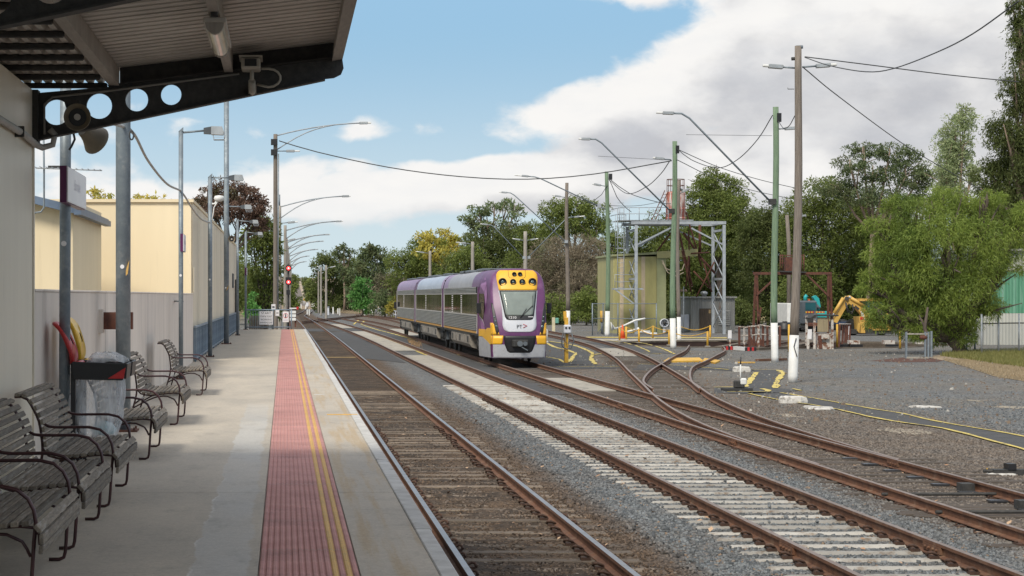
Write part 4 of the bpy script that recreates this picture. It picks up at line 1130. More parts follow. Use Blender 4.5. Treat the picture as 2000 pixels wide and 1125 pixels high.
m_palecable = mat('pale_cable', (0.45, 0.44, 0.42), None, 4, 0.6)
cable('pole_cable', [at(215, 240, 20.5), at(240, 247, 25.7), at(262, 262, 26.5), at(290, 315, 31), at(325, 358, 37.5), at(352, 372, 41.9)], .022, 'cable sagging from the thick pole to the first floodlight pole', m_palecable)
cable('pole_cable', [at(352, 372, 41.9), at(362, 385, 44), at(374, 405, 48), at(392, 427, 53), at(410, 435, 57.2)], .024, 'cable sagging from the first floodlight pole to the second', m_palecable)
mb = MB(); mb.tube([at(257 + 4 * math.sin(a), 264 - 9 * math.cos(a), 25.6) for a in [2 * math.pi * k / 12 for k in range(13)]], .012, 6); mb.build('cable_coil', m_wire, label='small black coil of cable hanging on the thick pole', cat='cable')

# ------------------------------------------------------------------ benches
def make_bench():
    t = thing('bench', (-1.49, 0, 0), 'x', 'bench', 'slatted benches along the platform wall')
    FX = -1.49
    L = 1.86
    def seg(pts, y): return [(FX + x, y, z) for x, z in pts]
    armc = [(-.59, .745), (-.565, .715), (-.52, .69), (-.47, .683), (-.30, .683), (-.17, .683), (-.08, .662), (-.015, .61), (.02, .54), (.03, .47), (.02, .36), (.01, .2), (0, .06), (-.01, .025), (-.04, .012), (-.11, .012)]
    backc = [(-.81, .94), (-.75, .943), (-.70, .92), (-.645, .83), (-.60, .73), (-.58, .605), (-.57, .5), (-.585, .38), (-.63, .22), (-.68, .06), (-.70, .012)]
    seatc = [(-.57, .5), (-.52, .44), (-.45, .42), (-.34, .415), (-.2, .437), (-.06, .448), (.02, .44), (.05, .40), (.055, .34)]
    brace = [(-.62, .24), (-.45, .33), (-.28, .395), (-.14, .40), (-.05, .36), (0, .27)]
    for y in (0.06, L):
        for nm, c, r in (('arm_frame', armc, .0125), ('back_frame', backc, .0125), ('seat_frame', seatc, .010), ('brace', brace, .010)):
            mb = MB(); mb.tube(seg(catmull([(a, 0, b) for a, b in c], .05) and [(p.x, p.z) for p in catmull([(a, 0, b) for a, b in c], .05)], y), r, 8); mb.build(nm, m_maroon, t)
    mb = MB(); mb.cyl((FX - .6, .06, .3), (FX - .6, L, .3), .012, n=6); mb.build('stretcher', m_maroon, t)
    def slat(x, z, nx, nz, w, th=.024):
        # plank across the bench, centred at (x,z), face normal (nx,nz)
        l = math.hypot(nx, nz); nx /= l; nz /= l; tx, tz = nz, -nx
        q = [(FX + x + a * tx * w / 2 + b * nx * th / 2, z + a * tz * w / 2 + b * nz * th / 2) for a, b in ((-1, -1), (1, -1), (1, 1), (-1, 1))]
        j = R.uniform(-.006, .006)
        mb = MB(); mb.prism(q, 'y', -.06 + j, L + .12 + j); mb.build('slat', m_slat, t, bevel=.004)
    for i, x in enumerate((-.47, -.405, -.34, -.275, -.21, -.145, -.08, -.015)):
        zz = [.448, .438, .436, .44, .448, .456, .463, .468][i] + .008
        slat(x, zz, -.1 + .03 * i if i < 4 else -.06, 1, .045, .03)
    slat(.055, .445, .75, .7, .055, .026); slat(.078, .385, 1, .05, .06, .026); slat(.075, .325, 1, -.1, .05, .026)
    for x, z, nx, nz in ((-.53, .485, .8, .6), (-.553, .545, 1, .12), (-.557, .608, 1, .1), (-.567, .67, 1, .16), (-.582, .732, 1, .25), (-.605, .792, 1, .38), (-.637, .85, 1, .55), (-.675, .905, .9, .75), (-.73, .955, .4, 1), (-.79, .963, 0, 1)):
        slat(x + .018, z, nx, nz, .044, .026)
    return t


bench0 = make_bench()
BY = (11.35, 13.74, 16.5, 21.3, 27.05, 35.1)
BL = ('weathered slatted bench nearest the camera, cut off by the picture edge', 'second slatted bench from the camera, just ahead of the nearest one',
      'weathered slatted bench directly in front of the waste bin', 'slatted bench partly behind the hanging waste bag',
      'slatted bench just beyond the thick pole, fifth from the camera', 'slatted bench farthest along the wall, beside the floodlight pole')
bench0.location.y = BY[0]; bench0['label'] = BL[0]; 
for y, l in zip(BY[1:], BL[1:]): copy_tree(bench0, (-1.49, y, 0), l)

# ------------------------------------------------------------------ waste bin with clear bag
bn = thing('waste_bin', (-1.9, 20.3, 0), 'open double waste bin frame with red and yellow lids and clear bag', 'bin')
for y, nm in ((20.15, 0), (20.85, 1)):
    mb = MB(); a, b = -2.2, -1.63
    pts = [(a, 1.12), (b + (.02 if nm else 0), 1.12), (b - .03, .95), (a, .95)]
    # hoop band, open in the middle
    for yy in (y - .02, y + .5): mb.prism([(a, 1.12), (b, 1.10), (b - .045, .925), (a + .01, .935)], 'y', yy, yy + .022)
    for xx in ((a, a + .02), (b - .035, b - .012)): mb.prism([(xx[0], .94), (xx[1], .94), (xx[1] + .015, 1.10), (xx[0] + .015, 1.10)], 'y', y + .003, y + .5)
    mb.build('hoop', m_black, bn, bevel=.006)
    mb = MB(); mb.box(a - .02, a + .03, y + .02, y + .07, 0, 1.1); mb.build('post', m_black, bn)
    mb = MB(); mb.box(a - .02, a + .03, y + .40, y + .45, 0, .94); mb.build('post', m_black, bn)
mb = MB(); mb.prism([(-1.83, .945), (-1.645, 1.06), (-1.665, .945)], 'y', 20.12, 20.128); mb.build('red_flash', m_red, bn)


def lid(y, m, ang, h):
    # moulded lid standing open: rounded ring with a pressed centre
    n = 28; c = Vector((-2.15, y + .25, 1.10)); d = Vector((-math.cos(ang), 0, math.sin(ang))); s = Vector((0, 1, 0)); u = d.cross(s)
    def ring(fr, off): return [c + d * (h / 2 + h / 2 * fr * math.copysign(abs(math.cos(t)) ** .6, math.cos(t))) + s * (.27 * fr * math.copysign(abs(math.sin(t)) ** .6, math.sin(t))) + u * (off + .07 * (fr * math.cos(t)) ** 2) for t in [2 * math.pi * k / n for k in range(n)]]
    rs = [ring(1, -.012), ring(1, .012), ring(.93, .03), ring(.84, .028), ring(.78, .0), ring(.2, -.02)]
    mb = MB(); vs = [p for r_ in rs for p in r_]
    mb.add(vs, [(i * n + k, i * n + (k + 1) % n, (i + 1) * n + (k + 1) % n, (i + 1) * n + k) for i in range(len(rs) - 1) for k in range(n)] + [tuple(range(n))], smooth=True)
    mb.build('lid', m, bn)
    mb = MB(); mb.cyl((-2.15, y, 1.09), (-2.15, y + .5, 1.09), .032, n=12); mb.build('hinge', m, bn)


lid(20.15, m_red, math.radians(115 - 49), .5); lid(20.85, m_yellow_pl, math.radians(73), .52)
m_bag = bpy.data.materials.new('clear_plastic_bag'); m_bag.use_nodes = True
nt = NT(m_bag.node_tree); b_ = nt.n['Principled BSDF']; b_.inputs['Base Color'].default_value = (.88, .91, .95, 1); b_.inputs['Roughness'].default_value = .25
nzz = nt.noise(nt.mapping(nt.n.new('ShaderNodeTexCoord').outputs['Object'], (3, 3, .5)), 6, 5); nt.l.new(nt.step(nzz, .3, .7, .2, .55), b_.inputs['Alpha'])
def bag():
    n, mrows = 44, 16; vs = []
    for j in range(mrows):
        t = j / (mrows - 1); z = .99 - .66 * t
        cx = -1.93 - .05 * t; rx = .235 - .02 * t + .035 * math.sin(3.1 * t); ry = .2 + .03 * math.sin(3 * t)
        for k in range(n):
            a = 2 * math.pi * k / n; w = 1 + .07 * math.sin(7 * a + 3 * t) + .05 * math.sin(13 * a - 4 * t) * (.4 + t) + .05 * noise.noise((math.cos(a) * 3, math.sin(a) * 3, t * 4))
            out = .16 * max(0, math.sin((t - .25) / .75 * math.pi)) if math.cos(a) < -.2 and t > .25 else 0
            vs.append((cx + (rx * w + out) * math.cos(a), 20.4 + ry * w * math.sin(a), z))
    mb = MB(); fs = [(j * n + k, j * n + (k + 1) % n, (j + 1) * n + (k + 1) % n, (j + 1) * n + k) for j in range(mrows - 1) for k in range(n)] + [tuple(range((mrows - 1) * n, mrows * n))]
    mb.add(vs, fs, smooth=True); mb.build('clear_bag', m_bag, bn)
    vs = []; rows = 6
    for j in range(rows):
        t = j / (rows - 1)
        for k in range(30):
            a = 2 * math.pi * k / 30; r = .17 * math.cos(t * 1.4) + .02 * math.sin(5 * a + j)
            vs.append((-1.86 + r * math.cos(a) * 1.25, 20.4 + r * math.sin(a), 1.11 + .10 * math.sin(t * 1.5) + .012 * math.sin(4 * a + 2 * j)))
    mb = MB(); mb.add(vs, [(j * 30 + k, j * 30 + (k + 1) % 30, (j + 1) * 30 + (k + 1) % 30, (j + 1) * 30 + k) for j in range(rows - 1) for k in range(30)], smooth=True); mb.build('bag_puff', m_bag, bn)
    mb = MB(); mb.lathe([(.02, 0), (.1, .01), (.14, .06), (.09, .13), (.02, .15)], (-1.9, 20.4, .34), 9); mb.build('rubbish', mat('rubbish', (0.5, 0.55, 0.55), (0.12, 0.35, 0.4), 9, .6), bn)


bag()

# ------------------------------------------------------------------ balustrade along the platform and across its end
bl = thing('balustrade', (-2.45, 53.2, 0), 'blue-grey steel balustrade along the cream building wall', 'fence')
m_bal = mat('blue_grey_steel', (0.28, 0.345, 0.41), (0.20, 0.25, 0.30), 4, .55, .3)
for z in (.95, .09): mb = MB(); mb.bar((-2.45, 53.1, z), (-2.45, 104.6, z), .055, .05); mb.build('rail', m_bal, bl)
b_me = MB().box(-.012, .012, -.012, .012, .115, .925).mesh('baluster', m_bal); p_me = MB().box(-.03, .03, -.03, .03, 0, .98).mesh('post', m_bal)
y = 53.3; k = 0
while y < 104.5:
    inst(p_me if k % 14 == 0 else b_me, 'post' if k % 14 == 0 else 'baluster', bl, (-2.45, y, 0)); y += .165 + .0 * k; k += 1
mb = MB(); mb.box(-2.50, -2.49, 53.2, 104.5, .05, .92); mb.build('backing_sheet', m_bal, bl)
ef = thing('end_fence', (-.8, 105, 0), 'grey pipe fence with notices across the platform end', 'fence')
for z in (1.05, .12): mb = MB(); mb.cyl((-2.1, 104.75, z), (.38, 104.75, z), .035, n=10); mb.build('rail', m_bal, ef)
for x in (-2.1, -.66, .36): mb = MB(); mb.cyl((x, 104.75, 0), (x, 104.75, 1.07), .04, n=10); mb.build('post', m_bal, ef)
for k in range(9): mb = MB(); x = -1.98 + k * .14; mb.cyl((x, 104.75, .12), (x, 104.75, 1.05), .012, n=6); mb.build('baluster', m_bal, ef)
def notice(name, x0, x1, z0, z1, Y, label, lines, size, colr=None):
    t = thing(name, ((x0 + x1) / 2, Y, z0), label, 'sign'); mb = MB(); mb.box(x0, x1, Y, Y + .02, z0, z1); mb.build('board', m_sign, t)
    for s, xo, zz, sz, mm, sx in lines: text(s, sz, 'lettering', mm, t, ((x0 + x1) / 2 + xo, Y - .004, zz), sx=sx)
    return t


n1 = at(506.5, 608, 104.6); n2 = at(533, 634, 104.6)
notice('notice_board', n1.x, n2.x, n2.z, n1.z, 104.6, 'white notice board lettered START STAFF & TICKET WORKING', [
    ('START', 0, n1.z - .10, .17, m_blacktext, 1.05), ('STAFF & TICKET', 0, n1.z - .28, .125, m_blacktext, .72), ('WORKING', 0, n1.z - .45, .14, m_blacktext, .9), ('BAIRNSDALE LINE', 0, n1.z - .61, .13, m_blacktext, .62)], .1)
a, b = at(552, 608.5, 104.6), at(564, 629, 104.6)
t = notice('warning_sign', a.x, b.x, b.z, a.z, 104.6, 'white sign with a figure in a red prohibition ring', [], .1)
mb = MB(); cx, cz = (a.x + b.x) / 2, a.z - .22; pts = [(cx + .12 * math.cos(q), 104.595, cz + .12 * math.sin(q)) for q in [2 * math.pi * k / 20 for k in range(21)]]; mb.tube(pts, .012, 5, cap=False); mb.build('red_ring', m_redtext, t)
mb = MB(); mb.box(cx - .03, cx + .03, 104.592, 104.597, cz - .1, cz + .05); mb.cyl((cx, 104.594, cz + .085), (cx, 104.598, cz + .085), .03, n=8); mb.build('figure_mark', m_blacktext, t)
mb = MB(); mb.box(a.x + .04, b.x - .04, 104.596, 104.599, b.z + .06, b.z + .14); mb.build('text_block', m_signtext, t)
a, b = at(538, 605.5, 104.6), at(545.5, 617, 104.6); t = notice('warning_sign', a.x, b.x, b.z, a.z, 104.6, 'small white sign on the middle post of the platform-end fence', [], .1)
mb = MB(); mb.box(a.x + .04, b.x - .04, 104.592, 104.597, (a.z + b.z) / 2 - .02, (a.z + b.z) / 2 + .02); mb.build('black_mark', m_blacktext, t)
a, b = at(530, 594, 104.9), at(538, 604.5, 104.9); t = notice('warning_sign', a.x, b.x, b.z, a.z, 104.9, 'small white sign above the platform-end fence rail', [], .1)
mb = MB(); mb.box(a.x + .05, b.x - .05, 104.892, 104.897, (a.z + b.z) / 2 - .05, (a.z + b.z) / 2 + .03); mb.build('black_mark', m_blacktext, t)
mb = MB(); mb.box((a.x + b.x) / 2 - .02, (a.x + b.x) / 2 + .02, 104.922, 104.95, -1.2, b.z + .1); mb.build('post', m_galv, t)
# boarded gate behind the end fence
gt = thing('timber_gate', (-1.6, 106.5, GZ), 'grey weathered paling gate behind the platform-end fence', 'gate')
for k in range(9):
    x = -1.95 + .12 * k; mb = MB(); mb.box(x, x + .105, 106.5, 106.53, GZ, .72); mb.build('paling', m_slat, gt)
# ------------------------------------------------------------------ train
TCX, TN = 9.83, 81.3
m_tpurple = mat('train_purple', (0.125, 0.038, 0.125), (0.10, 0.03, 0.105), 1.5, 0.4, stain=(0.16, 0.065, 0.16), sscale=2)
m_tlilac = mat('train_lilac', (0.34, 0.14, 0.34), (0.24, 0.085, 0.25), 2.5, 0.35)
m_tyellow = mat('train_yellow', (0.80, 0.44, 0.03), (0.74, 0.40, 0.03), 2, 0.4)
m_tsilver = mat('train_ribbed_steel', (0.62, 0.62, 0.61), (0.52, 0.515, 0.50), 1.2, 0.34, 0.75, stretch=(1, .4, 3))
m_troof = mat('train_roof_silver', (0.40, 0.395, 0.41), (0.32, 0.315, 0.33), 1.2, 0.45, 0.35)
m_troof2 = mat('train_roof_blue_silver', (0.46, 0.50, 0.58), (0.38, 0.42, 0.50), 1.0, 0.4, 0.35)
m_troofl = mat('train_roof_lilac', (0.33, 0.24, 0.37), (0.26, 0.18, 0.30), 1.2, 0.45, 0.2)
m_twhite = mat('train_pale_grey', (0.62, 0.64, 0.69), (0.55, 0.57, 0.62), 2, 0.4)
m_tskirt = mat('train_skirt_grey', (0.42, 0.43, 0.46), (0.35, 0.36, 0.385), 3, 0.5, stain=(0.22, 0.20, 0.18), sscale=5, sthr=(0.6, 0.75))
m_tunder = mat('train_underframe', (0.31, 0.28, 0.24), (0.23, 0.205, 0.175), 2.5, 0.8, stain=(0.09, 0.08, 0.07), sscale=3)
m_tgold = mat('train_gold_stripe', (0.55, 0.29, 0.06), None, 3, 0.5)
m_tstrip = mat('train_pale_pillar', (0.62, 0.60, 0.58), None, 3, 0.45)
m_screen = glass_dark('train_windscreen', (0.19, 0.22, 0.205), .1)
m_lens = mat('headlight_lens', (0.16, 0.21, 0.22), None, 3, .08, 0.4)

tr = thing('passenger_train', (TCX, TN, RZ), 'purple, yellow and silver three-car passenger train standing in the yard', 'train')


def WZ(zr):
    if zr <= 2.6: return 1.40 - .05 * max(0, (1.0 - zr)) ** 2
    t = min(1, (zr - 2.6) / 1.41); return 1.40 * max(0.0, 1 - t ** 4) ** .25


def lean(zr):
    if zr < 1.0: return .10 * (1.0 - zr)
    return 1.15 * (max(0, zr - 1.25) / 2.7) ** 1.6


def nose_y(x, zr):
    d = abs(x) * 1.40 / max(WZ(zr), .05)
    y = .20 * (min(d, 1.12) / 1.12) ** 2
    if d > 1.12: y += 3.0 * ((d - 1.12) / .28) ** 1.35
    return TN + lean(zr) * (1 if d < 1.12 else max(0, 1 - (d - 1.12) / .28)) + y


def nose_pt(x, zr, off=0.0):
    e = .01
    p = Vector((TCX + x, nose_y(x, zr), RZ + zr))
    px = Vector((2 * e, nose_y(x + e, zr) - nose_y(x - e, zr), 0)); pz = Vector((0, nose_y(x, zr + e) - nose_y(x, zr - e), 2 * e))
    n = px.cross(pz).normalized()
    if n.y > 0: n = -n
    return p + n * off


def nose_shell():
    zs = [.24, .5, .8, 1.1, 1.3, 1.6, 1.9, 2.2, 2.5, 2.8, 3.0, 3.2, 3.35, 3.5, 3.62, 3.72, 3.8, 3.86, 3.91, 3.95, 3.98, 4.0, 4.009]
    ss = [-1, -.985, -.96, -.93, -.9, -.87, -.84, -.8, -.74, -.6, -.4, -.2, 0, .2, .4, .6, .74, .8, .84, .87, .9, .93, .96, .985, 1]
    mb = MB(); n = len(ss); vs = []
    for zr in zs:
        for s in ss: x = s * WZ(zr); vs.append((TCX + x, nose_y(x, zr), RZ + zr))
    mb.add(vs, [(j * n + i, j * n + i + 1, (j + 1) * n + i + 1, (j + 1) * n + i) for j in range(len(zs) - 1) for i in range(n - 1)], smooth=True)
    return mb.build('cab_shell', m_tpurple, tr)


cab = nose_shell()


def panel(name, rows, m, off, nc=10, parent=None):
    """skin over the nose: rows of (height above rail, x left, x right)"""
    rr = []
    for (a, b) in zip(rows, rows[1:]):
        n = max(1, int(abs(b[0] - a[0]) / .08))
        for k in range(n):
            t = k / n; rr.append(tuple(a[i] + (b[i] - a[i]) * t for i in range(3)))
    rr.append(rows[-1]); mb = MB(); w = nc + 1
    for zr, xl, xr in rr:
        for k in range(w): mb.v.append(tuple(nose_pt(xl + (xr - xl) * k / nc, zr, off)))
    for j in range(len(rr) - 1):
        for k in range(nc): mb.f.append([j * w + k, j * w + k + 1, (j + 1) * w + k + 1, (j + 1) * w + k]); mb.mi.append(0); mb.sm.append(True)
    # turned-back rim so the skin has thickness
    ring = [k for k in range(w)] + [j * w + nc for j in range(1, len(rr))] + [(len(rr) - 1) * w + k for k in range(nc - 1, -1, -1)] + [j * w for j in range(len(rr) - 2, 0, -1)]
    o = len(mb.v)
    for i in ring: p = mb.v[i]; mb.v.append((p[0], p[1] + .05, p[2]))
    for i in range(len(ring)): mb.f.append([ring[i], ring[(i + 1) % len(ring)], o + (i + 1) % len(ring), o + i]); mb.mi.append(0); mb.sm.append(False)
    return mb.build(name, m, parent or tr)


panel('yellow_brow', [(3.08, -.80, .80), (3.35, -.84, .84), (3.6, -.87, .87), (3.75, -.86, .86), (3.86, -.80, .80), (3.93, -.70, .70)], m_tyellow, .012)
panel('chin_panel', [(1.34, -.42, .42), (1.37, -.56, .56), (1.45, -.66, .66), (1.62, -.71, .71), (1.9, -.70, .70), (2.3, -.71, .71), (2.7, -.765, .765), (3.07, -.82, .82)], m_twhite, .010)
ws = panel('windscreen', [(1.84, -.44, .44), (1.87, -.54, .54), (1.98, -.605, .605), (2.3, -.66, .66), (2.7, -.725, .725), (3.06, -.785, .785)], m_black, .020)
panel('windscreen_glass', [(2.02, -.50, .50), (2.08, -.565, .565), (2.4, -.625, .625), (2.7, -.67, .67), (3.02, -.725, .725)], m_screen, .026)
mb = MB(); a, b = nose_pt(.03, 1.93, .05), nose_pt(.56, 2.42, .05); mb.tube([a, b], .016, 6); mb.tube([a + Vector((0, -.01, 0)), nose_pt(.3, 2.3, .055)], .012, 6); mb.build('wiper', m_black, tr)
mb = MB(); a = nose_pt(.58, 2.35, .03); mb.tube([a, nose_pt(.6, 2.85, .03)], .01, 6); mb.build('wiper', m_black, tr)
mb = MB(); pp = [nose_pt(x, z, .03) for x, z in ((.36, 1.955), (.58, 1.955), (.58, 1.98), (.36, 1.98))]; mb.add(pp, [(0, 1, 2, 3)]); mb.build('white_dash', m_sign, tr)
for s in (-1, 1):
    panel('light_cluster', [(1.22, s * .93, s * .95), (1.38, s * .86, s * 1.0), (1.8, s * .93, s * 1.08), (2.2, s * 1.0, s * 1.115), (2.55, s * 1.09, s * 1.13)], m_black, .014, 6)
    for zr, x, r in ((1.56, .945, .062), (1.78, .985, .05), (1.96, 1.015, .04)):
        c = nose_pt(s * x, zr, .02); mb = MB(); mb.lathe([(r, .03), (r, 0), (r * .6, -.012), (.004, -.016)], c, 12, 'y'); mb.build('marker_lamp', m_lens, tr)
    if s < 0: panel('yellow_corner', [(1.215, -1.16, -.82), (1.3, -1.17, -.86), (1.5, -1.17, -.95), (1.72, -1.175, -1.1)], m_tyellow, .009, 8)
    else: panel('yellow_corner', [(1.215, .82, 1.16), (1.3, .86, 1.17), (1.5, .95, 1.17), (1.72, 1.1, 1.175)], m_tyellow, .009, 8)
    rows = [(.82, .75, 1.13), (.88, .72, 1.16), (1.05, .70, 1.165), (1.19, .68, 1.165)]
    panel('yellow_bumper', rows if s > 0 else [(z, -b, -a) for z, a, b in rows], m_tyellow, .014, 8)
panel('skirt', [(.25, -1.1, 1.1), (.32, -1.17, 1.17), (.55, -1.2, 1.2), (.8, -1.2, 1.2), (.815, -1.2, 1.2)], m_tskirt, .009, 24)
panel('coupler_recess', [(.48, -.42, .42), (.55, -.52, .52), (.8, -.62, .62), (1.185, -.68, .68)], m_black, .018)
cpl = MB(); y = TN - .05; cpl.box(TCX - .33, TCX + .33, y - .12, y + .2, RZ + .72, RZ + 1.02); cpl.build('coupler', m_dark_steel, tr, bevel=.03)
mb = MB(); mb.cyl((TCX - .02, y - .2, RZ + .86), (TCX - .02, y - .1, RZ + .86), .12, n=16); mb.cyl((TCX + .2, y - .18, RZ + .86), (TCX + .2, y - .1, RZ + .86), .09, n=14); mb.bar((TCX + .05, y - .18, RZ + .72), (TCX + .3, y - .2, RZ + .58), .04, .04); mb.build('coupler_face', m_cabgrey, tr)
for x, zr, r in ((-.62, 3.415, .155), (.62, 3.415, .155), (-.19, 3.42, .115), (.19, 3.42, .115), (-.12, 3.745, .085), (.12, 3.745, .085)):
    c = nose_pt(x, zr, .05); mb = MB(); mb.lathe([(r * 1.08, .2), (r * 1.08, -.04), (r * .86, -.045), (r * .8, .0), (.01, .01)], c, 22, 'y'); hl = mb.build('headlight', m_black, tr)
    if zr < 3.6:
        mb = MB(); mb.lathe([(r * .5, .03), (r * .5, -.01), (r * .3, -.02), (.01, -.025)], c, 18, 'y'); mb.build('lens', m_lens, hl)
mb = MB(); a = [nose_pt(x, z, .016) for x, z in ((-.36, 3.92), (-.35, 3.66), (-.28, 3.60), (.28, 3.60), (.35, 3.66), (.36, 3.92))]; mb.tube(a, .008, 4); mb.build('hatch_seam', m_black, tr)
# lettering
c = nose_pt(-.30, 1.93, .04); text('1210', .15, 'fleet_number', m_sign, tr, c, (math.radians(74), 0, 0), sx=1.15)
c = nose_pt(-.02, 1.555, .035); text('PT', .215, 'logo_letters', m_blacktext, tr, c, (math.radians(82), 0, 0))
mb = MB(); q = [nose_pt(x, z, .03) for x, z in ((.14, 1.66), (.30, 1.60), (.14, 1.52))]; mb.tube(q, .014, 5); mb.build('logo_arrow', m_redtext, tr)
# mirrors
for s, x in ((-1, -1.5), (1, 1.52)):
    mb = MB(); mb.box(TCX + x - .09, TCX + x + .09, TN + 2.2, TN + 2.3, RZ + 2.1, RZ + 2.55); mb.bar((TCX + x, TN + 2.25, RZ + 2.5), (TCX + s * 1.3, TN + 2.4, RZ + 2.6), .03, .03); mb.build('mirror', m_black, tr, bevel=.015)

# cars behind the cab: ribbed sides, window band, roof, underfloor equipment
def ribbed(z0, z1, n, y0, y1, side, depth=.045):
    mb = MB(); pr = []; p = (z1 - z0) / n
    for k in range(n): pr += [(z0 + p * k, 0), (z0 + p * (k + .28), 0), (z0 + p * (k + .4), depth), (z0 + p * (k + .9), depth)]
    pr.append((z1, 0)); m = len(pr)
    vs = [(TCX + side * (1.395 + d), y, RZ + z) for y in (y0, y1) for z, d in pr]
    for i in range(m - 1): mb.add([vs[i], vs[i + 1], vs[m + i + 1], vs[m + i]], [(0, 1, 2, 3)], 1 if i % 4 == 0 else 0)  # groove faces take the dark material: recess shade put into the colour
    return mb


def roof_curve(y0, y1, z0=3.24):
    zs = [z0, 3.4, 3.55, 3.7, 3.8, 3.88, 3.94, 3.98, 4.0, 4.009]
    prof = [(-WZ(z), z) for z in zs] + [(WZ(z), z) for z in zs[::-1]]
    mb = MB(); n = len(prof); mb.add([(TCX + x, y, RZ + z) for y in (y0, y1) for x, z in prof], [(i, i + 1, n + i + 1, n + i) for i in range(n - 1)], smooth=True)
    return mb


